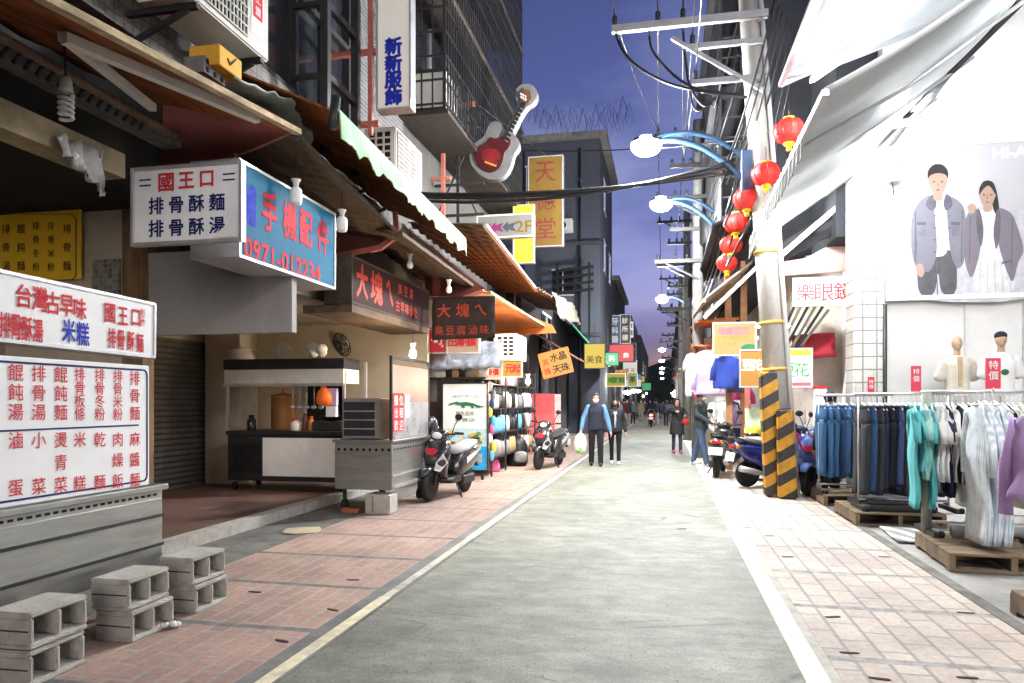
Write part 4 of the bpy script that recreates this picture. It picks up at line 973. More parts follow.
pendant(onY(500,353,14.0)+VZ*.1, 'lit warm bulb hanging beside the cream air conditioner', True, False, cordtop=.2)
pendant(onY(528,383,15.0)+VZ*.1, 'lit warm bulb hanging low over the shoe racks', True, False, cordtop=.4)
pendant(onX(413,356,-3.62)+VZ*.1, 'lit warm bulb above the steel cart panel', True, False, cordtop=.12)
# crocodile board
ca, cb2 = onY(443,384,13.3), onY(487,470,13.3); Wc = cb2.x-ca.x; Hc = ca.z-cb2.z
o, put, r_, u_, B = sign('crocodile_board','tall shop board with green crocodile, toy picture and blue base','sign',(ca.x,13.3,cb2.z),Wc,Hc,.06,M_signw,M_darksteel) if False else sign('crocodile_board','tall shop board with green crocodile, toy picture and blue base',(ca.x,13.3,cb2.z),VX,Wc,Hc,.06,M_signw,M_darksteel,'sign',.02)
rules(o, B, [(0.005,Wc-.005,.005,Hc*.27)], mat('bright_blue', (.02,.32,.62), .45), .004, 'blue_base')
rules(o, B, [(0.005,Wc-.005,Hc*.27,Hc*.48)], mat('pale_blue', (.45,.62,.66), .5, var=.2, scale=8), .004, 'picture_ground')
M_grn = mat('crocodile_green', (.02,.14,.06), .5)
g = MB(); cy = Hc*.75
cr = [(.15,.0),(.30,.035),(.38,.02),(.50,.045),(.62,.01),(.80,-.05),(.92,-.055),(.78,-.005),(.66,.035),(.5,.075),(.36,.07),(.30,.085),(.24,.06),(.16,.075),(.24,.05)]
cr = [(.12,.02),(.26,.055),(.33,.03),(.40,.03),(.44,-.02),(.50,-.02),(.50,.02),(.62,.02),(.66,-.03),(.71,-.02),(.69,.02),(.80,-.02),(.95,.01),(.80,.03),(.68,.075),(.52,.095),(.38,.085),(.32,.105),(.26,.09),(.14,.06)]
g.prism([put(Wc*x, cy+y-.03, .003) for x, y in cr], (0,-.004,0)); g.build('crocodile_emblem', M_grn, o)
g = MB()
for i, c in enumerate('CROCODILE'):
    a = (i-4)*.16; g.text(c, put(Wc*.5+.36*math.sin(a)*1.1, Hc*.80+.10*math.cos(a), .004), VX*math.cos(a)-VZ*math.sin(a), VZ*math.cos(a)+VX*math.sin(a), size=.075)
g.text('鱷魚服飾', put(Wc*.5,Hc*.655,.004), VX, VZ, w=.36, h=.09); g.text('專賣店', put(Wc*.5,Hc*.58,.004), VX, VZ, w=.40, h=.07); g.build('lettering', M_grn, o)
toyc = [(.75,.4,.05),(.7,.62,.1),(.3,.08,.05),(.05,.3,.5),(.8,.7,.1),(.1,.3,.1),(.02,.02,.03)]
g = MB()
tm = [mat('toy_colour_%s' % n_, c, .5) for n_, c in zip(('amber','lime','brown','teal','yellow','green','black'), toyc)]
for k in range(34):
    x, y, s_ = rnd.uniform(.06,.94)*Wc, Hc*rnd.uniform(.29,.43), rnd.uniform(.02,.06); n = rnd.choice((3,5,6,8))
    a0_ = rnd.random()*6
    g.prism([put(min(max(x+s_*1.5*math.cos(a0_+2*math.pi*i/n),.01),Wc-.01), y+s_*math.sin(a0_+2*math.pi*i/n), .0045+k*.0004) for i in range(n)], (0,-.0003,0), k % 7)
g.build('toy_picture', tm, o)
for xx in (ca.x+.1, cb2.x-.1): MB().lathe([(.05,-.02),(.05,.02)], (xx,13.35,.06), 10, axis='X').build('caster', M_black, o)
for xx in (ca.x+.1, cb2.x-.1): MB().bar((xx,13.34,.06),(xx,13.34,cb2.z),.03).build('leg', M_black, o)
# racks of bags and shoes
rk = thing('display_rack','tall black display rack crowded with bags beside the crocodile board','display rack',(-3.6,15.2,.0))
M_rackm = M_darksteel
Xr = -3.35
for y in (13.9,15.2,16.5,18.8):
    for x in (Xr, Xr-.5): MB().bar((x,y,.02),(x,y,2.25),.035).build('post', M_rackm, rk)
for z in (.35,.85,1.35,1.85,2.2): MB().box(Xr-.5,Xr,13.9,18.8,z,z+.02).build('shelf', M_rackm, rk)
bagc = {'black':(.015,.015,.017),'white':(.7,.69,.66),'navy':(.03,.05,.16),'tan':(.40,.25,.12),'grey':(.2,.2,.21),'pink':(.7,.12,.25),'yellow':(.75,.6,.08),'sky blue':(.12,.4,.65),'red':(.5,.03,.04),'teal':(.05,.3,.32)}
def bag(p, c, s, label, group, strap=True, rz=0):
    o = thing('handbag', label, 'bag', p, rz, group); m = mat('bag_'+c.replace(' ','_'), bagc[c], .5, var=.25, bump=.2)
    g = MB(); Mi = Matrix.Translation(p) @ Matrix.Rotation(rz,4,'Z')
    g.lathe([(.34*s,0),(.5*s,.04*s),(.52*s,.45*s),(.44*s,.8*s),(.30*s,.86*s)], (0,0,0), 10, sx=.38); g.b.transform(Mi); g.build('bag_body', m, o)
    g = MB(); g.tube([(0,.32*s*math.cos(a*math.pi/8), .84*s+.45*s*math.sin(a*math.pi/8)) for a in range(9)], .03*s, 5); g.b.transform(Mi); g.build('strap', M_black if c != 'black' else M_darksteel, o)
    return o
k = 0
lv = {.37:'lowest',.87:'second lowest',1.37:'middle',1.87:'highest'}
names = list(bagc)
for z in lv:
    for j in range(13):
        c = names[(k*3+j*7+int(z*10)) % len(names)] if rnd.random() < .38 else rnd.choice(('black','black','black','grey','white','tan'))
        y = 14.05+.36*j
        bag(Vector((Xr-.08,y,z)), c, rnd.uniform(.3,.42), '%s bag on the %s shelf, %s from the crocodile board' % (c, lv[z], ORD[j]), 'bags crowding the display rack', rz=rnd.uniform(-.4,.4)); k += 1
# hats and slippers hanging on the near side of the rack
for j in range(10):
    z = .45+.17*j; c = ('sky blue','yellow','white','pink','sky blue','yellow','navy','grey','white','black')[j]
    p = Vector((Xr-.02+.04*math.sin(j*2.1), 13.72, z)); o = thing('hanging_slipper', '%s soft slipper pair hanging %s up the rack end' % (c, ORD[j]), 'slippers', p, 0, 'slippers hung on the rack end')
    m = mat('bag_'+c.replace(' ','_'), bagc[c], .5)
    for s_ in (-1,1): MB().ball(p+Vector((.07*s_,0,.0)), .05, .025, .11, 8, 6).build('slipper', m, o)
# shelves behind the crocodile board with white shoes and bags
o = thing('wall_shelf','shelf of shoes and bags above the crocodile board','shelf',(-3.9,14,1.98)); MB().box(-4.5,-3.4,13.45,13.85,1.95,1.98).build('shelf_board', M_rackm, o); MB().box(-4.5,-4.47,13.45,13.85,1.5,1.95).build('shelf_side', M_rackm, o)
for j in range(8): bag(Vector((-4.42+.135*j,13.6,1.985)), ('white','white','black','tan','black','grey','tan','white')[j], .30, '%s bag on the shelf above the crocodile board, %s from its left end' % (('white','white','black','tan','black','grey','tan','white')[j], ORD[j]), 'bags above the crocodile board', rz=1.5)
vsign('small yellow price sign above the bag shelf', (503,361),(521,376), 13.8, .03, emis('lit_price_yellow', (.9,.6,.05), .4), lambda W,H: [('元',W*.35,H*.5),('起',W*.75,H*.5)], M_red, .16)
vsign('pale orange price card on the bag shelf', (484,366),(501,378), 13.6, .03, mat('orange_card', (.75,.42,.22), .6), lambda W,H: [('特',W*.3,H*.5),('價',W*.7,H*.5)], M_red, .12)
# hand trolley with black backpack at the rack foot
p = onZ(517,466,0.0); o = thing('black_backpack','large black backpack with pink bag standing at the rack foot','backpack',p)
MB().lathe([(.22,0.01),(.26,.1),(.25,.5),(.17,.66),(.05,.7)], p, 14, sy=.7).build('bag_body', M_black, o); MB().lathe([(.12,.1),(.17,.15),(.16,.32),(.08,.36)], p+Vector((.1,-.13,0)), 12, sy=.5).build('front_pocket', mat('bag_grey',bagc['grey']), o)
p = onZ(492,472,0.0); o = thing('pink_bag','bright pink bag on the ground between the board and the backpack','bag',p)
MB().lathe([(.14,0.01),(.19,.06),(.15,.25),(.05,.33)], p, 12, sy=.7).build('bag_body', mat('bag_pink',bagc['pink']), o); MB().tube([p+Vector((-.05,0,.32)),p+Vector((0,0,.42)),p+Vector((.05,0,.32))],.012,5).build('strap', mat('bag_pink',bagc['pink']), o)
# tilted crystal bead sign
cs = onY(555.5,363,19.2); tilt = R(14); rr = Vector((math.cos(tilt),0,math.sin(tilt))); uu = Vector((-math.sin(tilt),0,math.cos(tilt)))
o, put, r_, u_, B = sign('bead_shop_sign','tilted yellow orange sign with black and red characters hanging over the pavement', cs-rr*.40-uu*.33, rr, .80, .66, .08, emis('lit_amber_sign', (.95,.46,.08), .55), M_brightorange, 'sign', .02, up=uu)
letters(o, put, r_, u_, [('水',.40,.48,dict(size=.24)),('晶',.63,.48,dict(size=.24)),('天',.40,.16,dict(size=.24)),('珠',.63,.16,dict(size=.24))], M_black, .015, 'black_lettering')
letters(o, put, r_, u_, [('天',.14,.40,dict(size=.2)),('珠',.14,.16,dict(size=.2))], M_red, .015, 'red_lettering')
MB().bar(cs+uu*.33+Vector((0,.04,0)), cs+uu*1.2+Vector((-.2,.04,0)), .03).build('hanger', M_darksteel, o)
# counters of the dim shops, pink folded gate
o = thing('folding_gate','pink lattice folding gate beside the left walkers','gate',(-3.6,23,0))
g = MB()
for k in range(12):
    y = 20.5+.35*k; g.bar((-3.9,y,.1),(-3.9,y+.35,1.1),.03); g.bar((-3.9,y+.35,.1),(-3.9,y,1.1),.03)
g.build('lattice', mat('pink_gate', (.6,.25,.27), .6), o)
for k in range(7): MB().bar((-3.9,20.5+.7*k,.02),(-3.9,20.5+.7*k,1.15),.04).build('gate_post', M_pink, o)
for j, (y, c) in enumerate(((21.3,'red'),(22.6,'pink'))):
    o = thing('display_board', ('red' if j == 0 else 'pale pink')+' standing board at the back of the left pavement beyond the rack', 'display board', (-3.6,y,0))
    MB().box(-3.9,-3.2,y,y+.05,.25,1.75).build('board', mat('board_'+c, (.62,.10,.10) if j == 0 else (.72,.45,.45), .5, var=.15), o); g = MB(); g.bar((-3.85,y+.02,.0),(-3.85,y+.02,.25),.03); g.build('leg', M_darksteel, o); MB().bar((-3.25,y+.02,.0),(-3.25,y+.02,.25),.03).build('leg', M_darksteel, o)

# clutter of the arcade stall counter
for k, (x, hgt, rad, lab, mm) in enumerate(((-6.45,.22,.07,'tall glass sauce jar at the left end of the arcade counter',M_glass),(-5.68,.16,.08,'white sauce tub beside the copper pot',M_offwhite),(-5.52,.25,.045,'dark sauce bottle between the pot and the stove',M_maroon),(-5.42,.2,.05,'amber oil bottle close to the gas stove',mat('amber_bottle',(.35,.15,.02),.3)))):
    o = thing('condiment_jar', lab, 'jar', (x,Ys+.3,1.05)); MB().lathe([(rad*.9,0),(rad,.01),(rad,hgt*.75),(rad*.6,hgt*.9),(rad*.6,hgt)], (x,Ys+.3,1.05), 14).build('jar_body', mm, o); MB().lathe([(rad*.65,hgt),(rad*.65,hgt+.025)], (x,Ys+.3,1.05), 12).build('lid', M_red if k % 2 else M_black, o)
for k in range(5):
    o = thing('ladle', 'steel ladle hanging %s from the left under the stall light box' % ORD[k], 'ladle', (-5.62+.12*k,Ys+.1,1.5), 0, 'ladles under the light box'); x = -5.62+.12*k
    MB().tube([(x,Ys+.1,1.77),(x,Ys+.1,1.45)], .007, 5).build('handle', M_alu, o); MB().ball((x,Ys+.08,1.42), .045,.045,.03, 10, 6).build('cup', M_alu, o)
o = thing('storage_crate','grey plastic crate on the floor of the dark doorway','crate',(-6.1,12.0,.13)); boxmesh(-6.4,-5.9,11.7,12.1,.135,.5).build('crate_body', mat('bag_grey',bagc['grey']), o, .01); boxmesh(-6.42,-5.88,11.68,12.12,.503,.53).build('rim', M_darksteel, o)

for k, (x, y0_) in enumerate(((-3.9,33.93),(-6.6,33.93))):
    MB().tube([(x,y0_,.2),(x,y0_,13.5)], .06, 8).build('drain_pipe', M_darksteel, hc)
for z in (4.6,8.9): MB().box(-8,-2.9,33.86,33.99,z,z+.18).build('floor_band', M_dkrend, hc)
for (x, z) in ((-4.6,9.5),(-6.3,5.3)):
    q = boxmesh(x-.4,x+.4,33.5,33.95,z,z+.6).build('outdoor_unit', M_offwhite, hc, .02); MB().lathe([(.2,0),(.2,.01)], (x-.08,33.49,z+.3), 14, axis='Y').build('unit_fan', M_dark, q)
# ================================================================ RIGHT: clothing shop with white awnings
M_cloth_w = mat('white_awning_cloth', (.60,.635,.65), .85, var=.10, scale=1.5, dirt=.35, dirtc=(.34,.37,.38), bump=.35, bscale=2.5)
M_wtile = tile_mat('white_wall_tiles', (.62,.63,.60), (.56,.57,.55), (.20,.21,.20), .20, .20, .06, 0, 'XZ', .35, .25)
M_wtileY = tile_mat('white_wall_tiles_side', (.62,.63,.60), (.56,.57,.55), (.20,.21,.20), .20, .20, .06, 0, 'YZ', .35, .25)
sh = thing('clothing_shop','bright white clothing shop wall with tiled pillars behind the racks','building',(5,12.3,0))
boxmesh(3.3,14,12.02,12.3,.0,9.5).build('wall', mat('shop_white_wall', (.64,.64,.63), .7, var=.04), sh)
boxmesh(2.87,3.295,11.98,12.5,.0,5.6).build('tiled_pillar', M_wtile, sh)
MB().tube([(3.31,11.96,.1),(3.31,11.96,3.0)], .03, 8).build('drain_pipe', M_darksteel, sh)
boxmesh(2.95,3.62,15.0,15.5,.0,6.5).build('tiled_pillar', M_wtile, sh)
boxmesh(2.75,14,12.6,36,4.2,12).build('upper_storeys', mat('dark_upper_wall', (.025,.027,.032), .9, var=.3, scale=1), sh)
boxmesh(3.3,3.5,12.3,14.95,.0,4.2).build('side_wall', M_white, sh)
g = MB(); g.box(5.2,5.24,12.0,12.018,.6,3.0); g.box(4.42,4.43,12.0,12.018,.6,3.0); g.build('panel_joint', mat('joint_grey', (.45,.46,.46), .7), sh)
# billboard with two models
za, zb2 = onY(885,303,11.9).z, onY(900,146,11.9).z
bx0 = onY(884,300,11.9).x+.12
bb, put, r_, u_, B = sign('fashion_billboard','large backlit style billboard of two models in grey violet jackets', (bx0,11.9,za+.1), VX, 3.2, zb2-za-.15, .1, mat('billboard_face', (.42,.42,.45), .4, var=.03, scale=.5), M_white, 'billboard', .07)
def bpx(pts, lift): 
    return [onY(u, v, 11.9-lift) for u, v in pts]
def flat(name, pts, m, lift, par=bb, soft=2):
    for _ in range(soft):
        q = []
        for i in range(len(pts)):
            (x0,y0),(x1,y1) = pts[i], pts[(i+1) % len(pts)]; q += [(x0*.78+x1*.22,y0*.78+y1*.22),(x0*.22+x1*.78,y0*.22+y1*.78)]
        pts = q
    return MB().prism(bpx(pts, lift), (0,.0015,0)).build(name, m, par)
M_jk = mat('print_lilac_grey', (.17,.17,.205), .8, var=.08); M_jk2 = mat('print_mauve', (.155,.14,.17), .5, var=.08); M_skin_p = mat('print_skin', (.34,.235,.185), .5, var=.04); M_pt = mat('print_dark_trousers', (.075,.075,.085), .5)
M_hair_p = mat('print_hair', (.025,.02,.02), .6); M_shirt_p = mat('print_white_shirt', (.55,.55,.56), .5); M_fl = mat('print_feature', (.16,.06,.05), .5)
flat('background_band', [(887,302),(887,215),(1060,205),(1060,302)], mat('print_pale_band', (.44,.44,.49), .5), .002)
flat('printed_trousers', [(918,296),(917,262),(925,250),(955,250),(957,262),(957,295),(941,295),(938,268),(935,296)], M_pt, .004)
flat('printed_shirt', [(930,197),(937,192),(947,197),(950,255),(930,258)], M_shirt_p, .006)
flat('printed_jacket', [(911,215),(920,200),(931,194),(934,204),(938,254),(930,273),(921,270),(915,266),(911,250)], M_jk, .008)
flat('printed_jacket', [(946,194),(958,200),(964,207),(967,225),(965,262),(958,270),(951,258),(947,218)], M_jk, .008)
flat('printed_hand', [(916,264),(922,263),(925,272),(922,278),(917,275)], M_skin_p, .010)
def pface(cx, cy, w_, h_, hair):
    n = 18
    if hair == 'long': flat('printed_hair', [(cx-w_*1.05,cy-h_*.4),(cx-w_*.6,cy-h_*1.05),(cx,cy-h_*1.2),(cx+w_*.7,cy-h_*1.05),(cx+w_*1.15,cy-h_*.2),(cx+w_*1.5,cy+h_*1.6),(cx+w_*.8,cy+h_*1.5),(cx+w_*.4,cy),(cx-w_*.8,cy)], M_hair_p, .010)
    flat('printed_neck', [(cx-w_*.45,cy+h_*.5),(cx+w_*.45,cy+h_*.5),(cx+w_*.55,cy+h_*1.35),(cx-w_*.55,cy+h_*1.35)], M_skin_p, .011)
    f = flat('printed_face', [(cx+w_*math.cos(2*math.pi*k/n)*(1 if math.sin(2*math.pi*k/n) < .2 else .86), cy+h_*math.sin(2*math.pi*k/n)) for k in range(n)], M_skin_p, .013)
    if hair == 'short': flat('printed_hair', [(cx-w_*1.08,cy-h_*.15),(cx-w_*1.1,cy-h_*.8),(cx-w_*.5,cy-h_*1.28),(cx+w_*.5,cy-h_*1.28),(cx+w_*1.1,cy-h_*.8),(cx+w_*1.05,cy-h_*.15),(cx+w_*.85,cy-h_*.55),(cx,cy-h_*.66),(cx-w_*.85,cy-h_*.5)], M_hair_p, .015)
    else: flat('printed_hair', [(cx-w_*1.05,cy+h_*.1),(cx-w_*.9,cy-h_*.8),(cx,cy-h_*1.15),(cx+w_*.9,cy-h_*.8),(cx+w_*1.05,cy+h_*.1),(cx+w_*.5,cy-h_*.55),(cx+w_*.1,cy-h_*.8),(cx-w_*.5,cy-h_*.5)], M_hair_p, .015)
    for s_ in (-1,1): flat('printed_eye', [(cx+s_*w_*.42-1.3,cy-.6),(cx+s_*w_*.42+1.3,cy-.6),(cx+s_*w_*.42+1.2,cy+.4),(cx+s_*w_*.42-1.2,cy+.4)], M_hair_p, .016)
    flat('printed_mouth', [(cx-1.8,cy+h_*.52),(cx+1.8,cy+h_*.52),(cx+1.2,cy+h_*.62),(cx-1.2,cy+h_*.62)], M_fl, .016)
    flat('printed_nose', [(cx-.5,cy),(cx+.5,cy),(cx+1,cy+h_*.3),(cx-1,cy+h_*.3)], mat('print_skin_shade', (.25,.16,.125), .5), .0165)
flat('printed_skirt', [(972,262),(985,240),(1005,240),(1016,262),(1014,296),(975,296)], M_shirt_p, .005)
flat('printed_shirt', [(977,212),(986,208),(998,212),(1003,250),(984,262),(976,262)], M_shirt_p, .007)
flat('printed_jacket', [(964,225),(968,212),(977,206),(981,225),(981,250),(972,281),(966,268),(964,250)], M_jk2, .010)
flat('printed_jacket', [(996,206),(1012,212),(1018,228),(1025,250),(1018,262),(1013,285),(1006,270),(997,240)], M_jk2, .010)
pface(938,182,9.5,14,'short'); pface(987.5,195,8.5,12.5,'long')
M_seam = mat('print_seam', (.10,.10,.13), .8); M_but = mat('print_button', (.06,.06,.07), .6); M_lap = mat('print_lapel', (.11,.10,.125), .8)
for pts in ([(930,196),(935,193),(937,207),(931,212),(925,204)],[(946,193),(951,197),(953,206),(946,212),(943,204)]): flat('printed_collar', pts, M_seam, .0095, soft=1)
for (x,y) in ((917,222),(951,222)): flat('printed_pocket', [(x,y),(x+9,y),(x+9,y+3),(x,y+3)], M_seam, .0095, soft=0); flat('printed_pocket', [(x+.3,y+3),(x+8.7,y+3),(x+8.4,y+14),(x+.7,y+14)], mat('print_pocket',(.155,.155,.19),.8), .0092, soft=0)
for y in (215,227,239,251): flat('printed_button', [(934,y),(935.6,y),(935.6,y+1.6),(934,y+1.6)], M_but, .0105, soft=1); flat('printed_button', [(949,y),(950.3,y),(950.3,y+1.6),(949,y+1.6)], M_but, .0105, soft=1)
for pts in ([(915,212),(916,212),(917,250),(915.5,262),(914.5,262)],[(962,210),(963,210),(962,262),(961,262)],[(936,258),(937,258),(938,296),(937,296)]): flat('printed_seam', pts, M_seam, .0098, soft=0)
for pts in ([(977,207),(981,212),(984,232),(981,250),(976,226)],[(997,207),(1001,214),(1000,238),(996,252),(993,232)]): flat('printed_lapel', pts, M_lap, .0105, soft=1)
for pts in ([(970,216),(970.8,216),(970,262),(969,262)],[(1012,218),(1013,218),(1012,268),(1011,268)],[(1002,262),(1011,260),(1011,262),(1002,264)]): flat('printed_seam', pts, M_lap, .0108, soft=0)
for k_ in range(5): flat('printed_pleat', [(980+7*k_,262),(980.7+7*k_,262),(980+8*k_,296),(979+8*k_,296)], mat('print_pleat',(.40,.40,.42),.8), .0062, soft=0)
flat('printed_hand', [(967,206),(972,203),(976,206),(975,213),(969,214)], M_skin_p, .012)
g = MB(); g.text('HI-A', onY(1010,152,11.9-.006), VX, VZ, h=.16, off=.03); g.build('lettering', M_white, bb)
o = thing('alarm_box','cream speaker box fixed at the left end of the billboard','speaker',onY(892,172,11.7)); p = onY(892,172,11.7)
boxmesh(p.x-.07,p.x+.12,11.62,11.86,p.z-.15,p.z+.15).build('casing', mat('cream_box',(.6,.55,.45),.5), o, .02); MB().tube([p+Vector((0,0,-.15)),p+Vector((.02,-.02,-.35))],.01,5).build('cable', M_black, o)
# white awnings
def cloth(label, a, b, c, d, sag, wav, wn, val=None, m=M_cloth_w):
    o = thing('white_awning', label, 'awning', (Vector(a)+Vector(c))/2)
    MB().sheet(a,b,c,d,18,30,.02,sag,wav,wn).build('canopy', m, o); return o
ca1 = cloth('upper white cloth awning close overhead with a bright tube beneath', (4.6,1.5,7.05),(1.62,1.5,5.75),(1.6,10.5,5.9),(4.6,10.5,7.0), .12,.01,3)
MB().bar((1.6,1.5,5.74),(1.58,10.5,5.88),.06).build('front_bar', M_alu, ca1); MB().bar((1.58,10.45,5.86),(4.6,10.45,6.96),.05).build('side_bar', M_alu, ca1)
ca2 = cloth('lower white creased awning with grey fringe in front of the billboard', (3.75,7.0,5.9),(1.5,7.3,4.47),(1.42,12.6,4.2),(3.45,11.85,5.45), .12,.014,3)
MB().bar((1.5,7.3,4.44),(1.42,12.6,4.17),.06).build('front_bar', M_alu, ca2)
for cw, rows in ((ca1, [((1.63,y_,5.72),(4.55,y_,6.86)) for y_ in (4.2,6.6,9.0)]),(ca2, [((1.5,y_,4.36),(3.6,y_-.3,5.6)) for y_ in (8.6,9.8,11.0)])):
    for p_, q_ in rows: MB().tube([p_, (Vector(p_)+Vector(q_))/2-VZ*.1, q_], .022, 8).build('rafter', M_alu, cw)
MB().bar((3.7,8.6,5.75),(2.75,11.2,4.95),.07).build('support_arm', M_darksteel, ca2); MB().bar((3.35,11.8,5.35),(1.5,12.4,4.15),.06).build('support_arm', M_alu, ca2)
pb, pc = Vector((1.47,8.3,4.44)), Vector((1.40,12.6,4.2)); g = MB()
n = 90
for i in range(n):
    q0, q1 = pb.lerp(pc,i/n), pb.lerp(pc,(i+.8)/n); h0 = .27+.05*rnd.random(); dx = .012*math.sin(i*1.3)
    g.prism([q0+Vector((dx,0,.03)),q1+Vector((dx,0,.03)),q1+Vector((dx-.02,0,-h0)),q0+Vector((dx-.02,0,-h0*.96))], (.008,0,0))
g.build('fringe', mat('grey_fringe', (.22,.22,.20), .85, var=.3, dirt=.3), ca2)
# fluorescent tubes on the awnings
def tube_lamp(label, a, b, group='fluorescent tubes under the white awnings', m=M_tube, r=.018, body=True):
    a, b = Vector(a), Vector(b); o = thing('tube_lamp', label, 'lamp', (a+b)/2, 0, group)
    d = (b-a).normalized()
    MB().tube([a+d*.03, b-d*.03], r, 10).build('tube', m, o)
    if body:
        MB().bar(a+VZ*.05, b+VZ*.05, .05, .035).build('fixture', M_white, o)
        for e in (a, b-d*.03): MB().bar(e+VZ*.045-VZ*.06, e+VZ*.045, .03).build('end_cap', M_white, o)
    return o
tube_lamp('tube lamp near the outer edge of the upper white awning', (1.75,8.1,5.72),(1.72,9.3,5.72))
tube_lamp('long tube lamp crossing under the upper white awning', onY(811,82,10.0), onY(930,0,10.0))
tube_lamp('tube lamp under the upper part of the lower white awning', onY(818,131,9.0), onY(903,99,9.0)-VZ*.02)
tube_lamp('tube lamp just above the left corner of the billboard', onY(862,133,10.2), onY(936,118,10.2))
tube_lamp('tube lamp directly over the tiled pillar', onY(835,179,11.2), onY(887,161,11.2))
tube_lamp('tube lamp at the lowest outer corner of the lower white awning', onY(768,229,11.6), onY(830,190,11.6))
tube_lamp('tube lamp over the clothes rail at the right edge', (3.7,7.2,5.3),(4.9,7.2,5.6))
tube_lamp('added unseen tube lamp close to the camera under the upper white awning', (2.2,4.0,5.75),(3.4,4.0,6.2), m=M_tube3)  # this lamp and the next are added out of view for foreground light
tube_lamp('unseen added tube lamp nearest the camera under the upper white awning', (2.2,2.3,5.75),(3.4,2.3,6.2), m=M_tube3)
# red lanterns
lan = None
for k, (u, v, Y) in enumerate(((789,131,11.0),(766,174,11.7),(747,199,12.3),(736,223,13.6),(731,245,14.8),(727,263,16))):
    p = onY(u, v, Y)
    lb = ('topmost red lantern half behind the awning fringe','second red lantern from the top beside the awning fringe','third red lantern down, the widest against the pole','fourth red lantern down beside the concrete pole','fifth red lantern down, second from the bottom','lowest red lantern above the striped awning')[k]
    if lan is None:
        lan = thing('red_lantern', lb, 'lantern', (0,0,0), 0, 'red lanterns strung along the white awning')
        g = MB(); n = 16; prof = [(.07,-.17),(.15,-.14),(.20,-.07),(.215,0),(.20,.07),(.15,.14),(.07,.17)]; g.lathe(prof, (0,0,0), 20)
        g.build('lantern_body', mat('lantern_red', (.62,.025,.02), .5, var=.12, emit=(.8,.03,.02), estr=.12), lan)
        g = MB()
        for a in range(12):
            t = a*math.pi/6; g.tube([(r_*1.02*math.cos(t), r_*1.02*math.sin(t), h) for r_, h in prof], .006, 4)
        g.build('ribs', mat('lantern_dark_red', (.35,.01,.01), .5), lan)
        MB().lathe([(.075,.165),(.075,.2),(.04,.21)], (0,0,0), 12).build('top_cap', M_yellow, lan); MB().lathe([(.075,-.2),(.075,-.165)], (0,0,0), 12).build('bottom_cap', M_yellow, lan)
        g = MB()
        for a in range(8): t = a*math.pi/4; g.tube([(.03*math.cos(t),.03*math.sin(t),-.2),(.035*math.cos(t),.035*math.sin(t),-.28)], .008, 4)
        g.build('tassel', M_yellow, lan)
        MB().tube([(0,0,.2),(0,0,.42)], .006, 4).build('hook_wire', M_black, lan)
        lan.location = p; proto = lan
    else: dup(proto, p, 0, lb)
# ---------------------------------------------------------------- pole with guards, cross arms
pb = Vector((1.88,12.25,0)); pt = onY(748,0,12.25); dirp = (pt-pb).normalized(); ptop = pb+dirp*10.2
pole = thing('concrete_pole','leaning grey concrete utility pole with striped base and steel cross arm','utility pole',pb)
M_polec = mat('pole_concrete', (.46,.44,.41), .85, var=.18, scale=5, dirt=.45, dirtc=(.16,.13,.10), bump=.2, stretch=(1,1,.4))
MB().tube([pb, pb+dirp*5, ptop], [.19,.165,.14], 20).build('shaft', M_polec, pole)
def pz(z): return pb+dirp*(z/dirp.z)
for z in (2.0,2.75,3.9): 
    MB().tube([pz(z), pz(z+.05)], .197, 20).build('band', mat('amber_band', (.6,.35,.06), .6), pole)
za_ = onY(690,28,12.25).z
g = MB(); g.box(onY(612,30,12.05).x, 1.62, 12.0,12.09, za_-.06,za_+.06); g.build('cross_arm', mat('galvanised', (.40,.41,.42), .5, metal=.4, var=.15), pole)
MB().bar(onY(672,38,12.0), onY(764,91,12.0), .06).build('arm_brace', MATS['galvanised'], pole)
for z, x0 in ((za_-.42,.35),(za_-1.0,.45)):
    MB().box(x0,1.55,12.0,12.08,z-.04,z+.04).build('cross_arm', MATS['galvanised'], pole)
for x, z in ((-.80,za_+.06),(-.1,za_+.06),(.3,za_+.06),(.45,za_-.38),(.5,za_-.96)):
    MB().lathe([(.02,0),(.05,.02),(.03,.05),(.05,.07),(.03,.10),(.05,.12),(.03,.16)], (x,12.04,z), 10).build('insulator', M_darksteel, pole)
g = MB(); zz = 4.0
while zz < 9: p = pz(zz); g.tube([p+Vector((.12,-.15,0)), p+Vector((.2,-.3,0))], .012, 5); zz += .9
g.build('step_pegs', M_alu, pole)
MB().tube([pz(.0)+Vector((.21,-.05,.0)), pz(5.2)+Vector((.2,-.1,0)), pz(8)+Vector((.18,-.1,0))], .04, 8).build('conduit', M_white, pole)
M_haz = stripe_mat('hazard_stripes', (.62,.30,.02), (.025,.025,.025), .36, 'Z', .5, .55, slant=-.62, axis2='X', dirt=.5)
M_haz2 = stripe_mat('hazard_stripes_tall', (.62,.30,.02), (.025,.025,.025), .40, 'Z', .5, .55, slant=-.75, axis2='X', dirt=.5)
o = thing('tall_pole_guard','tall orange and black striped guard wrapped on the left of the leaning pole','pole guard',(1.62,11.9,0))
g = MB()
b0 = [onY(768,494,11.9),onY(785,494,11.9)]; t0 = [onY(760.5,371,11.9),onY(777,371,11.9)]
def slab(g, bl, br, tl, tr, d0, d1):
    vs = []
    for p, dd in ((bl,0),(br,0),(tr,0),(tl,0)): vs.append(Vector((p.x, d0, p.z)))
    for p in (bl,br,tr,tl): vs.append(Vector((p.x, d1, p.z)))
    g._add(vs, [(0,1,2,3),(7,6,5,4),(0,4,5,1),(1,5,6,2),(2,6,7,3),(3,7,4,0)])
bl0 = onY(766,494,11.9); bl0.z = .006; br0 = onY(786,494,11.9); br0.z = .006
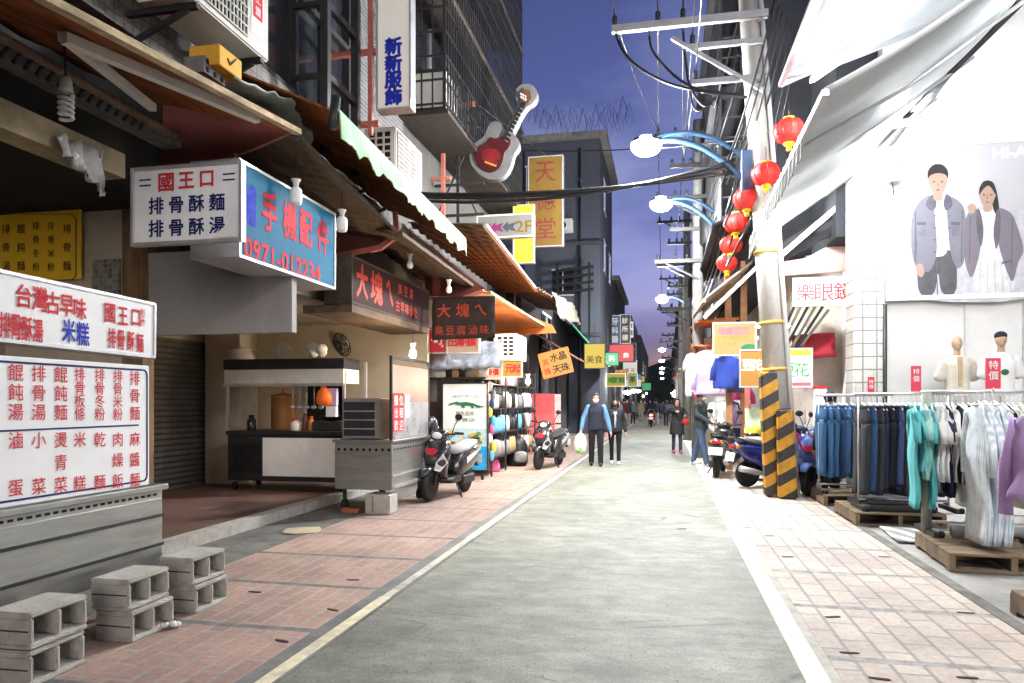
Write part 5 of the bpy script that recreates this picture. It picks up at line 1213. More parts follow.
slab(g, bl0, br0, t0[0], t0[1], 11.88, 12.2); g.build('guard_shell', M_haz, o, .03, 3)
o = thing('short_pole_guard','shorter orange and black striped concrete stub at the right foot of the pole','pole guard',(2.0,11.75,0))
g = MB(); bl0 = onY(779,497,11.7); bl0.z = .006; br0 = onY(798,497,11.7); br0.z = .006
slab(g, bl0, br0, onY(777.5,409,11.7), onY(793,408,11.7), 11.66, 11.98); g.build('stub', M_haz, o, .03, 3)
# street lamps
M_bluep = mat('blue_lamp_arm', (.02,.06,.13), .45, metal=.2, var=.15)
def street_lamp(label, Y, px_lamp, px_base, double=True, group='street lamps on blue arms'):
    L, Bp = onY(*px_lamp, Y), onY(*px_base, Y)
    o = thing('street_lamp', label, 'street lamp', Bp, 0, group)
    def arc(dz): return [Bp+(L-Bp)*t+VZ*(.22*math.sin(math.pi*min(1,t*1.0)) + dz*(1-t) + .25*t*(1-t)) for t in [i/14 for i in range(15)]]
    MB().tube(arc(0), .045, 8).build('arm', M_bluep, o)
    if double: MB().tube(arc(.38), .04, 8).build('arm', M_bluep, o)
    MB().box(Bp.x-.08,Bp.x+.08,Y-.08,Y+.08,Bp.z-.35,Bp.z+.5).build('mounting_plate', M_bluep, o, .01)
    MB().lathe([(.05,.10),(.16,.07),(.2,.0)], L, 14, sx=1.3).build('lamp_hood', M_darksteel, o)
    MB().ball(L-VZ*.05, .25,.21,.17, 16, 10).build('lamp_lens_glare', M_led, o)  # lens ball made oversize, its shape stands in for the lamp's glare
    ld = bpy.data.lights.new('street_light','POINT'); ld.energy = 80; ld.color = (.93,.97,1); ld.shadow_soft_size = .16
    lo = bpy.data.objects.new('street_light', ld); col.objects.link(lo); lo.location = L-VZ*.25
    return o
street_lamp('nearest bright street lamp on double blue arms fixed to the leaning pole', 12.2, (646,143), (746,182))
street_lamp('second bright street lamp on a blue arm just below the nearest one', 17.0, (661,202), (727,240), True)
street_lamp('third street lamp over the street, level with the striped awning', 31, (662,298), (694,312), False)
for k, (v, t, nm) in enumerate(((350,62,'fourth'),(361,79,'fifth'),(368.5,96,'sixth'),(373,112,'seventh'),(378.5,134,'eighth'))):
    p = ray(662-.5*(k%2), v)*t+Vector((0,0,EYE))
    o = thing('far_street_lamp', nm+' street lamp down the street, a small white point of light', 'street lamp', p, 0, 'street lamps on blue arms')
    MB().tube([p+Vector((0,.1,.1)), p+Vector((.8,.1,.15)), p+Vector((1.4,.1,-.3)), p+Vector((1.45,.1,-1.2))], .05, 6).build('arm', M_bluep, o)
    MB().ball(p, .30,.2,.15, 10, 6).build('lamp_lens_glare', M_far, o)
# utility poles further down
up = None
for k, (Y, u, vt, lb) in enumerate(((20,698,150,'dark utility pole with several cross arms behind the lanterns'),(29,687,232,'dark utility pole with cross arms, next one down the street'),(40,681,286,'thin dark utility pole above the third street lamp'),(56,677,318,'most distant thin utility pole on the right'))):
    b = onY(u, 402, Y); b.z = 0; zt_ = onY(u, vt, Y).z+.8
    o = thing('utility_pole', lb, 'utility pole', b, 0, 'dark utility poles down the right side')
    MB().tube([b, b+VZ*zt_], [.17,.13], 12).build('shaft', mat('dark_pole', (.16,.155,.15), .9), o)
    for j in range(5):
        z = zt_-.4-.85*j
        MB().box(b.x-(1.15 if j % 2 == 0 else .75), b.x+.25, Y-.2,Y-.1, z-.05,z+.05).build('cross_arm', M_darksteel, o)
        if j % 2 == 0: MB().bar((b.x-.85,Y-.15,z-.05),(b.x,Y-.15,z-.5),.05).build('arm_brace', M_darksteel, o)
        for xx in (-1.05,-.6,-.3): MB().lathe([(.02,.05),(.05,.07),(.03,.12),(.05,.15),(.02,.2)], (b.x+xx*(1 if j % 2 == 0 else .65),Y-.15,z), 8).build('insulator', M_darksteel, o)
    MB().lathe([(.22,0),(.26,.05),(.26,.7),(.2,.78)], (b.x+.28,Y-.1,zt_-3.4), 14).build('transformer', M_darksteel, o)
# cables
def cable(label, pts, r=.014, group='black overhead cables', sag=0, n=14):
    P = [Vector(p) for p in pts]
    if len(P) == 2: P = [P[0].lerp(P[1], i/n)-VZ*sag*4*(i/n)*(1-i/n) for i in range(n+1)]
    o = MB().tube(P, r, 6).build('power_cable', M_black); tag(o, label, 'cable', group); return o
LBL = 'thin black power cable running lengthwise along the street between the poles'
ph_ = [(20,698,150),(29,687,232),(40,681,286),(56,677,318)]
for xoff, zz in ((-.80,za_+.22),(-.1,za_+.22),(.3,za_+.22),(.45,za_-.22),(.5,za_-.82)):
    cable(LBL, [(xoff-.1,-3,zz+.4),(xoff,12.04,zz)], .013, sag=.25)
    prev = Vector((xoff,12.04,zz))
    for (Y,u,vt) in ph_:
        b = onY(u,402,Y); zt_ = onY(u,vt,Y).z+.8; q = Vector((b.x-1.05 if xoff < 0 else b.x-.4, Y-.15, zt_-.2 if xoff < 0 else zt_-1.05))
        cable(LBL, [prev, q], .013, sag=.18); prev = q
def spline(pts, n=10):
    P = [Vector(p) for p in pts]; out = []
    for i in range(len(P)-1):
        p0, p1, p2, p3 = P[max(i-1,0)], P[i], P[i+1], P[min(i+2,len(P)-1)]
        for k in range(n):
            t = k/n; out.append(.5*((2*p1)+(p2-p0)*t+(2*p0-5*p1+4*p2-p3)*t*t+(3*p1-p0-3*p2+p3)*t**3))
    return out+[P[-1]]
cable('thick black cable looping from the cross arm end down to the pole', spline([onY(615,32,12.1),onY(630,60,12.0),onY(665,82,12.0),onY(710,93,12.0),onY(747,97,12.1)]), .028)
cable('black cable loop hanging from the middle of the cross arm', spline([onY(649,30,12.1),onY(655,55,12.0),onY(690,86,12.0),onY(740,95,12.1)]), .022)
cable('black drooping cable between the cross arm and the pole brackets', spline([onY(683,30,12.1),onY(688,80,12.0),onY(703,105,12.0),onY(715,98,12.1)]), .022)
cable('black cable hanging in a deep curve beside the pole', spline([onY(682,26,12.2),onY(686,60,12.2),onY(694,108,12.2),onY(712,104,12.3)]), .018)
for k, (va, vb, sg) in enumerate(((196,166,.5),(199,160,.7),(193,172,.35))):
    cable('strand of the thick cable bundle crossing the street below the lamps', [onX(400,va,-4.4), onY(735,vb,12.2)], .03, 'strands of the crossing cable bundle', sag=sg*.4)
cable('single thin cable crossing high over the street by the nearest lamp', [onX(520,150,-4.4), onY(745,140,12.2)], .014, sag=.1)
cable('pale thin wire slanting from the guitar sign to the bluegrey house', [onY(478,105,13.5), onY(592,189,33)], .014)
for k in range(7):
    cable('black service cable running steeply down beside the leaning pole', [onY(775+4*k,0+6*k,10.5+.3*k), onY(722+5*k,172+12*k,12.6+.3*k)], .016, 'service cables beside the pole', sag=.2)
for k in range(5):
    a = pz(4.2+.8*k)
    cable('black cable slack tied between the leaning pole and the dark house', spline([a+Vector((-.2,0,.3)), a+Vector((-.5,.8,-.3-.1*k)), a+Vector((-.35,2.2,.1)), a+Vector((-.3,4.5,.2))]), .02, 'slack cables behind the pole')
for k in range(4):
    cable('black cable running along the dark house fronts on the right', [(1.25,13.5,4.6+.28*k),(1.15,30,4.4+.25*k)], .02, 'cables along the house fronts', sag=.25)
# dark houses on the right
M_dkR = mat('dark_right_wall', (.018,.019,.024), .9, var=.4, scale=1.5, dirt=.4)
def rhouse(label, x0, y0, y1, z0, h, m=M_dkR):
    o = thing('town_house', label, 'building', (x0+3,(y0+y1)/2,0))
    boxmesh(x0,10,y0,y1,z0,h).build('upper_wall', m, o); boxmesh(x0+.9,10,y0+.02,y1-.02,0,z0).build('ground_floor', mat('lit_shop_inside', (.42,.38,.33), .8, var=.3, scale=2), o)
    y = y0+.7; i = 0
    while y < y1-1.5:
        for z in ([z0+1.1, z0+4.0] if h > z0+6 else [z0+1.1]):
            f = boxmesh(x0-.04,x0-.005,y,y+1.2,z,z+1.5).build('window', M_glass, o); g = MB(); g.box(x0-.07,x0-.043,y-.04,y+1.24,z+1.46,z+1.54); g.box(x0-.07,x0-.043,y-.04,y+1.24,z-.06,z); g.box(x0-.065,x0-.043,y+.58,y+.62,z,z+1.46); g.build('window_frame', M_darksteel, f)
        y += 2.4
    return o
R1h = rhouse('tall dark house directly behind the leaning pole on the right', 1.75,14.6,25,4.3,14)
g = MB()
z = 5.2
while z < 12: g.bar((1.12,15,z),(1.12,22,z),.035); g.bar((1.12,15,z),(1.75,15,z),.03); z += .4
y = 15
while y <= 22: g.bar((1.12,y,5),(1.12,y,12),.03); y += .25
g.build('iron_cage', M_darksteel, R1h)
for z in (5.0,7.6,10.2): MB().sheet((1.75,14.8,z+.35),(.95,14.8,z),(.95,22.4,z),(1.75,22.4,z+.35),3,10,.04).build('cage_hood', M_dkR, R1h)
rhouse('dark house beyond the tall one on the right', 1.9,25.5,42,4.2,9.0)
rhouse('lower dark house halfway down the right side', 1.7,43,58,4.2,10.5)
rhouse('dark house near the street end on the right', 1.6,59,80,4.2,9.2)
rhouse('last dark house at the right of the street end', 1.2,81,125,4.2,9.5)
# pink gable board, steel arms, glasses sign
pg = [(780,262),(806,258),(826,247),(840,230),(842,216),(858,219),(858,270),(780,276)]
board('pale pink gable board over the hand lettered white sign', pg, 13.4, mat('pale_pink_board', (.62,.40,.36), .6, var=.1, dirt=.15), name='gable_board', cat='board')
o = thing('folding_frame','dark folding steel frame closed up below the lower white awning','awning',onY(815,225,12.7))
MB().bar(onY(778,258,12.7), onY(850,196,12.7), .08).build('arm_bar', M_alu, o); MB().bar(onY(776,250,12.9), onY(843,208,12.9), .1).build('arm_bar', M_dark, o); MB().bar(onY(776,262,13.1), onY(836,228,13.1), .12).build('arm_bar', M_dark, o)  # folding steel frame of arm bars, without any awning cloth
gs, put, r_, u_, B = vsign('white banner with three red brushed characters below the pink board', (793,278),(856,305), 13.0, .04, mat('banner_white', (.70,.69,.67), .6), lambda W,H: [('樂',W*.2,H*.5),('眼',W*.5,H*.47),('鏡',W*.8,H*.5)], mat('brush_red', (.38,.04,.06), .6), .30, off=-.004, name='banner', fr=None)
# posts, brackets, dim clutter behind
o = thing('timber_posts','pair of rusty timber posts holding the awnings left of the pole','post',(1.5,16.5,0))
MB().bar((1.42,16.6,0),(1.38,16.6,4.6),.13).build('post', mat('orange_timber', (.36,.18,.09), .8, var=.3, scale=6, dirt=.4), o)
MB().bar((1.72,16.6,0),(1.72,16.6,4.6),.13).build('post', MATS['orange_timber'], o); MB().bar((1.42,16.6,2.9),(1.72,16.6,2.9),.1).build('cross_piece', MATS['orange_timber'], o)
# striped and orange awnings
M_strp = stripe_mat('striped_canvas', (.52,.44,.34), (.22,.12,.08), .34, 'Y', .45, .85, dirt=.35)
sa = awning('brown and cream striped awning folded steeply above the yellow pudding sign', onY(760,256,15.2), onY(704,300,15.2), onY(693,330,19.5)+VZ*.35, onY(742,296,19.5)+VZ*.3, M_strp, .03, 0, .02, 6, 10, 24, beam=M_ruststrip, name='striped_awning')
MB().bar(onY(704,318,15.2), onY(760,264,15.2), .07).build('support_arm', M_offwhite, sa)
awning('pale brown awning beyond the striped one', (1.9,20,4.6),(.95,20,3.75),(.9,25,3.7),(1.9,25,4.5), mat('pale_brown_canvas', (.30,.22,.15), .85, var=.25, dirt=.4), .03, 0, .02, 5, 6, 20, beam=M_ruststrip)
M_orgR = mat('burnt_orange_canvas', (.50,.13,.03), .8, var=.25, scale=4, dirt=.4, bump=.3, bscale=6)
awning('upper burnt orange awning left of the yellow pudding sign', onY(740,318,18.0), onY(697,322,18.0), onY(690,333,22)+VZ*.1, onY(728,326,22), M_orgR, .04, .0, .03, 3, 8, 16)
awning('lower burnt orange awning hanging over the white clothes', onY(733,336,18.5), onY(694,346,18.5), onY(690,352,24), onY(720,346,24), M_orgR, .04, .1, .03, 3, 8, 16, valance=(.2,M_orgR,.4))
for k in range(6):
    y = 26+6*k; c = (M_orgR, M_maroon, mat('pale_brown_canvas',(0,0,0)), M_maroon, M_orgR, M_darkwood)[k]
    awning('%s awning along the far right shops, %s beyond the burnt orange pair' % (('orange','maroon','brown','dark red','rust orange','black brown')[k], ORD[k]), (2.3,y,4.3),(.85-.05*k,y,3.2),(.85-.05*k,y+5.2,3.15),(2.3,y+5.2,4.2), c, .03, 0, .02, 5, 4, 12)
for k in range(3):
    tube_lamp('tube lamp hanging under the far right awnings, %s along' % ORD[k], (1.2,27+9*k,2.9),(1.2,28.2+9*k,2.9), 'tube lamps of the far right shops')
# tofu pudding signs
ys_, put, r_, u_, B = vsign('yellow pudding shop sign with pink title and olive dish names', (714,324),(755,354), 15.0, .05, emis('lit_pale_yellow', (.85,.62,.22), .42), lambda W,H: [(c,W*(.2+.19*i),H*.76) for i, c in enumerate('甜蜜豆花')], mat('pink_letter',(.65,.12,.16),.5), .15)
letters(ys_, put, r_, u_, [(c,.09+.085*i,.33,dict(size=.085)) for i, c in enumerate('紅豆湯圓綠豆湯')]+[(c,.09+.1*i,.2,dict(size=.085)) for i, c in enumerate('花生芋圓')], mat('olive_letter2',(.25,.2,.03),.5), .01, 'olive_lettering')
g = MB(); g.prism([put(.68+.16*math.cos(a*math.pi/8),.12+.08*math.sin(a*math.pi/8),.004) for a in range(16)], (0,-.003,0)); g.build('bowl_picture', M_grn, ys_)
td, put, r_, u_, B = vsign('white sign with two green characters and yellow top beside the pole', (778,350),(811,386), 13.2, .05, mat('pudding_white', (.72,.72,.68), .5), lambda W,H: [('豆',W*.3,H*.45),('花',W*.72,H*.45)], mat('bright_green_letter',(.02,.28,.06),.5), .24, off=.01)
Wt, Ht = onY(811,386,13.2).x-onY(778,386,13.2).x, onY(778,350,13.2).z-onY(778,386,13.2).z
rules(td, B, [(0.004,Wt-.004,Ht*.85,Ht-.004)], M_yellow, .004, 'yellow_band'); rules(td, B, [(0.004,Wt-.004,.004,Ht*.1)], mat('pink_band',(.6,.1,.15),.5), .004, 'pink_band')
vsign('orange yellow sign panel left of the leaning pole', (741,351),(763,386), 14.0, .05, emis('lit_orange_panel', (.9,.42,.06), .5), lambda W,H: [('豆',W*.3,H*.6),('花',W*.72,H*.6)], M_signw, .2)
o = thing('food_counter','white pudding counter with pale green poster behind the pole','counter',(1.9,14.4,0))
boxmesh(1.55,2.75,14.3,14.9,.05,1.0).build('counter_body', M_white, o, .01); boxmesh(1.55,2.75,14.28,14.9,1.003,1.06).build('counter_top', M_alu, o); boxmesh(1.5,1.95,14.25,14.28,1.0,1.38).build('poster', mat('pale_green_poster', (.55,.66,.45), .5, var=.2, scale=9), o); boxmesh(1.56,1.6,14.35,14.9,1.06,2.3).build('glass_frame', M_pink, o)
o = thing('red_canopy','dark red tarpaulin bundle under the pink gable behind the green lettered sign','tarpaulin',(2.9,14,2.5))
MB().sheet((2.35,14.2,2.3),(3.1,14.2,2.35),(3.1,14.3,2.8),(2.35,14.3,2.75),8,6,.05,0,.03,2,jit=.05).build('sheet', mat('dark_red_tarp',(.30,.02,.03),.7,var=.3), o)
g = thing('bundled_poles','bundle of dark folded poles leaning under the pink gable board','poles',(2.4,14.1,2.5)); 
for k in range(7): MB().bar((2.0+.08*k,14.15,2.55+.05*math.sin(k)),(2.35+.1*k,14.1,3.55-.06*k),.05).build('pole_bar', M_dark if k % 2 else mat('dull_olive',(.10,.09,.06),.9), g)
# fan picture and boards on the second pillar
fp = onY(818,385,14.9); fq = onY(843,353,14.9)
o, put, r_, u_, B = sign('fan_picture','brown framed picture of a pale folding fan on the white tiled pillar',(fp.x,14.9,fp.z),VX,fq.x-fp.x,fq.z-fp.z,.04,mat('picture_brown',(.33,.20,.09),.6,var=.3,scale=5),mat('picture_frame',(.12,.07,.04),.5),'picture',.015)
Wf, Hf = fq.x-fp.x, fq.z-fp.z
g = MB(); g.prism([put(Wf*.5+(.08)*math.cos(a),Hf*.3+.08*math.sin(a),.004) for a in [math.pi*(.1+.1*i) for i in range(9)]][::-1]+[put(Wf*.5+.2*math.cos(a),Hf*.3+.24*math.sin(a),.004) for a in [math.pi*(.1+.1*i) for i in range(9)]], (0,-.003,0)); g.build('fan_emblem', mat('fan_cream',(.72,.62,.42),.6), o)
g = MB(); g.ball(put(Wf*.62,Hf*.25,.004), .06,.005,.06,10,6); g.build('flower_emblem', M_white, o)
boxmesh(3.64,4.0,14.8,14.9,.4,2.0).build('tan_panel', mat('tan_board',(.45,.31,.2),.7)).name = 'tan_panel'
tag(bpy.data.objects['tan_panel'], 'tan board standing between the two white tiled pillars', 'board')
o = thing('red_cabinet','red topped white cabinet with notices beside the pudding counter','cabinet',(2.9,14.6,0)); boxmesh(2.78,2.94,14.2,14.7,.05,1.75).build('cabinet_body', M_white, o); boxmesh(2.77,2.95,14.19,14.71,1.753,1.8).build('cabinet_top', M_red, o); boxmesh(2.82,2.9,14.17,14.195,.9,1.3).build('notice', M_red, o)

# crowded small signs along the far street
fs = [((.75,.55,.08),'yellow','美食','black'),((.7,.08,.08),'red','服飾','white'),((.75,.72,.65),'white','藥局','red'),((.08,.25,.55),'blue','眼鏡','white'),((.1,.45,.2),'green','飲料','white'),((.8,.35,.08),'orange','鞋店','black'),((.7,.6,.65),'pale pink','飾品','red')]
fl = {'black':M_black,'white':M_signw,'red':M_red}
k = 0
for side, x0 in (('left',-2.75),('right',1.25)):
    for j, y in enumerate((25.5,32.5,37.5,44.8,50,57,66,76,88)):
        cc, nm, tx, lc = fs[(k*3+j) % 7]; z = 2.7+.9*((j*37 % 5)/4.0); ww = .7+.25*(j % 3)
        o, put, r_, u_, B = sign('shop_sign', '%s lit sign with two characters, %s out along the far %s side' % (nm, ORD[j], side), (x0-(ww if side == 'right' and False else 0)-.2*(j%2), y, z), VX, ww, .55+.3*((j+1) % 2), .12, emis('far_sign_'+nm.replace(' ','_'), cc, 1.1), M_darksteel, 'sign')
        letters(o, put, r_, u_, [(tx[0],ww*.28,.3,dict(size=.3)),(tx[1],ww*.7,.3,dict(size=.3))], fl[lc], .01); MB().bar(put(ww*.5,.85 if (j+1) % 2 else .55,-.06), put(ww*.5,1.6,-.06), .03).build('hanger', M_darksteel, o); k += 1
# ================================================================ loft helper
def loft(g, secs, n=16, ex=2.6, mi=0, ripple=0, rp=0):
    """secs: (centre, half-axis a, half-axis b)"""
    vs, fs = [], []
    for i, (c, a, b) in enumerate(secs):
        c, a, b = Vector(c), Vector(a), Vector(b)
        for k in range(n):
            t = 2*math.pi*k/n; ct, s_ = math.cos(t), math.sin(t)
            x = math.copysign(abs(ct)**(2/ex), ct); y = math.copysign(abs(s_)**(2/ex), s_)
            r_ = 1+ripple*(.55*math.sin(t*5+rp+i*.35)+.4*math.sin(t*9+rp*2.3-i*.5)+.3*math.sin(t*3-rp+i*.2))*min(1,1.3*i/len(secs))
            vs.append(c+a*x*r_+b*y*r_)
    m = len(secs)
    for i in range(m-1):
        for k in range(n): fs.append((i*n+k, i*n+(k+1) % n, (i+1)*n+(k+1) % n, (i+1)*n+k))
    fs += [tuple(range(n))[::-1], tuple(range((m-1)*n, m*n))]
    g._add(vs, fs, mi, True); return g
def L(y, z, wx, wz, tilt=0, x=0):
    return ((x,y,z), (wx,0,0), (0, wz*math.sin(tilt), wz*math.cos(tilt)))
# ================================================================ SCOOTERS (forward = local +Y)
def scooter(label, body_c, seat_c, accent, loc, rz, lean=0, plate=True, helmet=None, group='parked scooters'):
    o = thing('scooter', label, 'scooter', (0,0,0), 0, group)
    mb_ = mat('scooter_paint_%02d' % int(body_c[2]*97+body_c[0]*31), body_c, .25, var=.1, coat=.6); ms = mat('scooter_seat_%02d' % int(seat_c[0]*90), seat_c, .6, var=.15); ma = mat('scooter_accent_%02d' % int(accent[0]*60+accent[1]*7), accent, .3, coat=.4)
    for y, nm in ((.64,'front_wheel'),(-.62,'rear_wheel')):
        prof = [(.13,-.045),(.19,-.055),(.225,-.04),(.238,0),(.225,.04),(.19,.055),(.13,.045)]
        wh = MB().lathe(prof, (0,y,.238), 28, axis='X').build(nm, M_rubber, o)
        g = MB(); g.lathe([(.04,-.05),(.04,.05)], (0,y,.238), 12, axis='X')
        for k in range(5):
            a = 2*math.pi*k/5; g.bar((0,y+.035*math.cos(a),.238+.035*math.sin(a)), (0,y+.135*math.cos(a),.238+.135*math.sin(a)), .03,.03)
        g.lathe([(.125,-.035),(.14,-.038),(.14,.038),(.125,.035)], (0,y,.238), 24, axis='X')
        g.build('rim', mat('rim_red_dark', (.10,.012,.012), .4) if nm == 'front_wheel' else M_darksteel, wh)
    g = MB()
    for s_ in (-1,1): g.tube([(s_*.075,.64,.238),(s_*.075,.56,.50)], .025, 8)
    g.bar((-.09,.56,.5),(.09,.56,.5),.05); g.tube([(0,.56,.5),(0,.42,.98)], .035, 8); g.build('fork', M_darksteel, o)
    g = MB(); loft(g, [L(.90,.40,.05,.02,1.2),L(.80,.49,.075,.03,.6),L(.64,.525,.08,.03),L(.48,.49,.075,.03,-.6),L(.42,.38,.06,.02,-1.1)], 10); g.build('front_fender', mb_, o)
    # leg shield: beaked nose that widens to the handlebar
    g = MB()
    secs = []
    for z, y, wx, wy in ((.32,.36,.15,.07),(.44,.48,.19,.13),(.58,.53,.225,.15),(.70,.51,.24,.14),(.84,.46,.22,.11),(.95,.42,.15,.07)):
        secs.append(((0,y,z),(wx,0,0),(0,wy,.02)))
    loft(g, secs, 18, 2.4); g.build('front_cowl', mb_, o)
    for s_ in (-1,1):
        g = MB(); g.prism([(s_*.10,.668,.60),(s_*.19,.63,.74),(s_*.235,.55,.60),(s_*.15,.62,.46),(s_*.07,.655,.48)], (0,.012,0)); g.build('cowl_stripe', ma, o)
    g = MB(); g.prism([(-.05,.66,.70),(.05,.66,.70),(.11,.635,.78),(0,.62,.81),(-.11,.635,.78)], (0,.02,0)); g.build('nose_badge', mat('scooter_badge', (.45,.02,.04), .3), o)
    g = MB(); loft(g, [((0,.40,.30),(.16,0,0),(0,0,.04)),((0,.15,.28),(.17,0,0),(0,0,.05)),((0,-.15,.30),(.16,0,0),(0,0,.07))], 14, 4); g.build('floorboard', M_black, o)
    g = MB(); loft(g, [L(-.05,.44,.15,.17),L(-.16,.50,.18,.23),L(-.40,.56,.19,.22),L(-.65,.61,.18,.18),L(-.86,.69,.12,.10),L(-.94,.74,.05,.03)], 16, 2.8); g.build('rear_body', mb_, o)
    for s_ in (-1,1):
        g = MB(); g.prism([(s_*.19,-.22,.62),(s_*.193,-.55,.71),(s_*.165,-.80,.73),(s_*.193,-.55,.64),(s_*.19,-.25,.52)], (s_*.006,0,0)); g.build('side_stripe', ma, o)
    g = MB(); loft(g, [L(-.08,.70,.10,.03),L(-.16,.735,.15,.055),L(-.38,.755,.16,.06),L(-.55,.79,.15,.06),L(-.75,.83,.13,.05),L(-.86,.83,.07,.025)], 16, 2.8); g.build('seat', ms, o)
    g = MB(); g.tube([(-.11,-.70,.80),(-.12,-.86,.86),(-.07,-.98,.88),(.07,-.98,.88),(.12,-.86,.86),(.11,-.70,.80)], .016, 8); g.build('grab_rail', M_darksteel, o)
    g = MB(); loft(g, [((0,.50,.97),(.07,0,0),(0,.01,.04)),((0,.47,.99),(.13,0,0),(0,.02,.07)),((0,.40,1.01),(.15,0,0),(0,.03,.07)),((0,.34,1.02),(.08,0,0),(0,.01,.03))], 14); g.build('handlebar_cover', mb_, o)
    g = MB(); g.ball((0,.505,.985), .085,.03,.055, 12, 8); g.build('headlight', mat('headlight_glass', (.65,.66,.68), .15, coat=.5), o)
    g = MB(); g.tube([(-.35,.33,1.04),(-.2,.39,1.02),(0,.41,1.01),(.2,.39,1.02),(.35,.33,1.04)], .014, 8); g.build('handlebar', M_darksteel, o)
    for s_ in (-1,1):
        MB().tube([(s_*.23,.365,1.035),(s_*.36,.325,1.04)], .02, 8).build('grip', M_rubber, o)
        g = MB(); g.tube([(s_*.2,.40,1.03),(s_*.25,.42,1.17),(s_*.29,.41,1.24)], .008, 6); g.ball((s_*.30,.41,1.29), .065,.015,.05, 12, 8); g.build('mirror', M_black, o)
    g = MB(); g.ball((0,-.955,.72), .085,.03,.045, 12, 6); g.build('tail_light', mat('tail_red', (.35,.012,.015), .2, coat=.5), o)
    for s_ in (-1,1): MB().ball((s_*.10,-.90,.72), .03,.04,.035, 8, 6).build('turn_signal', mat('amber_lens', (.6,.22,.02), .3), o)
    g = MB(); g.bar((0,-.80,.58),(0,-.97,.42),.16,.015); g.build('rear_mudguard', M_black, o)
    if plate:
        g = MB(); g.cbox((0,-.985,.545), .26,.008,.15, rot=Matrix.Rotation(R(-12),4,'X')); pl = g.build('number_plate', M_signw, o)
        g = MB(); g.text('NKW-175', (0,-.992,.545), VX, VZ, w=.22, h=.07); g.build('plate_lettering', M_black, pl)
    g = MB(); g.tube([(.12,-.2,.26),(.16,-.45,.26),(.18,-.60,.29),(.185,-.90,.36)], [.02,.035,.055,.05], 12); g.build('exhaust', M_alu, o)
    g = MB(); g.cbox((-.09,-.45,.26), .14,.45,.14); g.build('engine', M_darksteel, o, .02)
    MB().tube([(-.10,-.05,.25),(-.24,-.02,.012)], .014, 6).build('side_stand', M_darksteel, o)
    if helmet:
        p = helmet[1]; h = thing('helmet', helmet[2], 'helmet', (0,0,0)); mh = mat('helmet_'+helmet[3], helmet[0], .3, var=.1, coat=.4)
        g = MB(); g.lathe([(.03,.15),(.08,.145),(.125,.10),(.14,.03),(.14,-.03),(.13,-.06)], (0,0,0), 16, sy=1.12); g.build('shell', mh, h)
        g = MB(); g.lathe([(.141,.0),(.146,-.045)], (0,-.02,0), 16, sy=1.1); g.build('visor', M_glass, h)
        h.location = Matrix.Translation(loc) @ Matrix.Rotation(rz,4,'Z') @ Vector(p); h.rotation_euler = (0,0,rz)
    o.location = loc; o.rotation_euler = (0, lean, rz)
    return o
fr1, re1 = onZ(431,507,.0), onZ(466,494,.0)
def pose2(f, b): m = (f+b)/2; return m, math.atan2(-(f-b).x, (f-b).y)
c1, a1_ = pose2(onZ(430,503,0), onZ(463,491,0))
scooter('black scooter with white flashes and grey seat parked beside the steel cart', (.014,.014,.015), (.34,.33,.32), (.55,.55,.56), c1+VZ*.006, math.pi-.16, R(-4), helmet=((.02,.02,.022),(.18,.30,1.12),'black helmet hanging on the scooter beside the steel cart','black'))
c2_, _ = pose2(onZ(541,470,0), onZ(563,464,0))
scooter('black scooter with black seat parked left behind the bag stall', (.016,.016,.018), (.03,.03,.03), (.40,.41,.42), Vector((-2.58,16.3,.006)), math.pi-.22, R(-4))
scooter('black and red scooter seen from behind with white number plate on the right', (.03,.012,.014), (.04,.04,.04), (.45,.04,.05), Vector((1.12,15.4,.006)), -.18, R(3))
scooter('blue scooter parked crosswise behind the striped pole guards', (.012,.022,.17), (.10,.10,.11), (.03,.05,.25), Vector((1.98,13.55,.006)), R(-62), R(3), helmet=((.75,.58,.06),(.05,-.52,.95),'yellow and white helmet resting above the blue scooter seat','yellow'))
sc5 = scooter('dark scooter with blue leg shield standing behind the jeans rack', (.10,.16,.45), (.05,.05,.05), (.30,.33,.45), Vector((2.55,12.75,.006)), R(150), R(-4), plate=False)
o5 = scooter('far black scooter riding away with glowing red tail light', (.02,.02,.02), (.03,.03,.03), (.3,.02,.02), Vector((-.75,44,.006)), 0, 0, group='scooters riding off')
tl = [c for c in o5.children if c.name.startswith('tail_light')][0]; tl.data = tl.data.copy(); tl.data.materials.clear(); tl.data.materials.append(emis('lit_tail_light', (1,.04,.03), 30)); tl.scale = (1,1,1)
h = [q for q in o5.children if q.name.startswith('headlight')][0]
# red stick leaning by the scooter
o = thing('red_broom','red stick of a broom leaning beside the striped guard','broom',onZ(815,490,0)); p = onZ(817,492,0)
MB().tube([p+VZ*.03, onY(796,432,12.0)], .016, 8).build('stick', M_red, o); MB().cbox(p+Vector((-.02,0,.03)), .28,.06,.05).build('brush_head', M_black, o, .01)

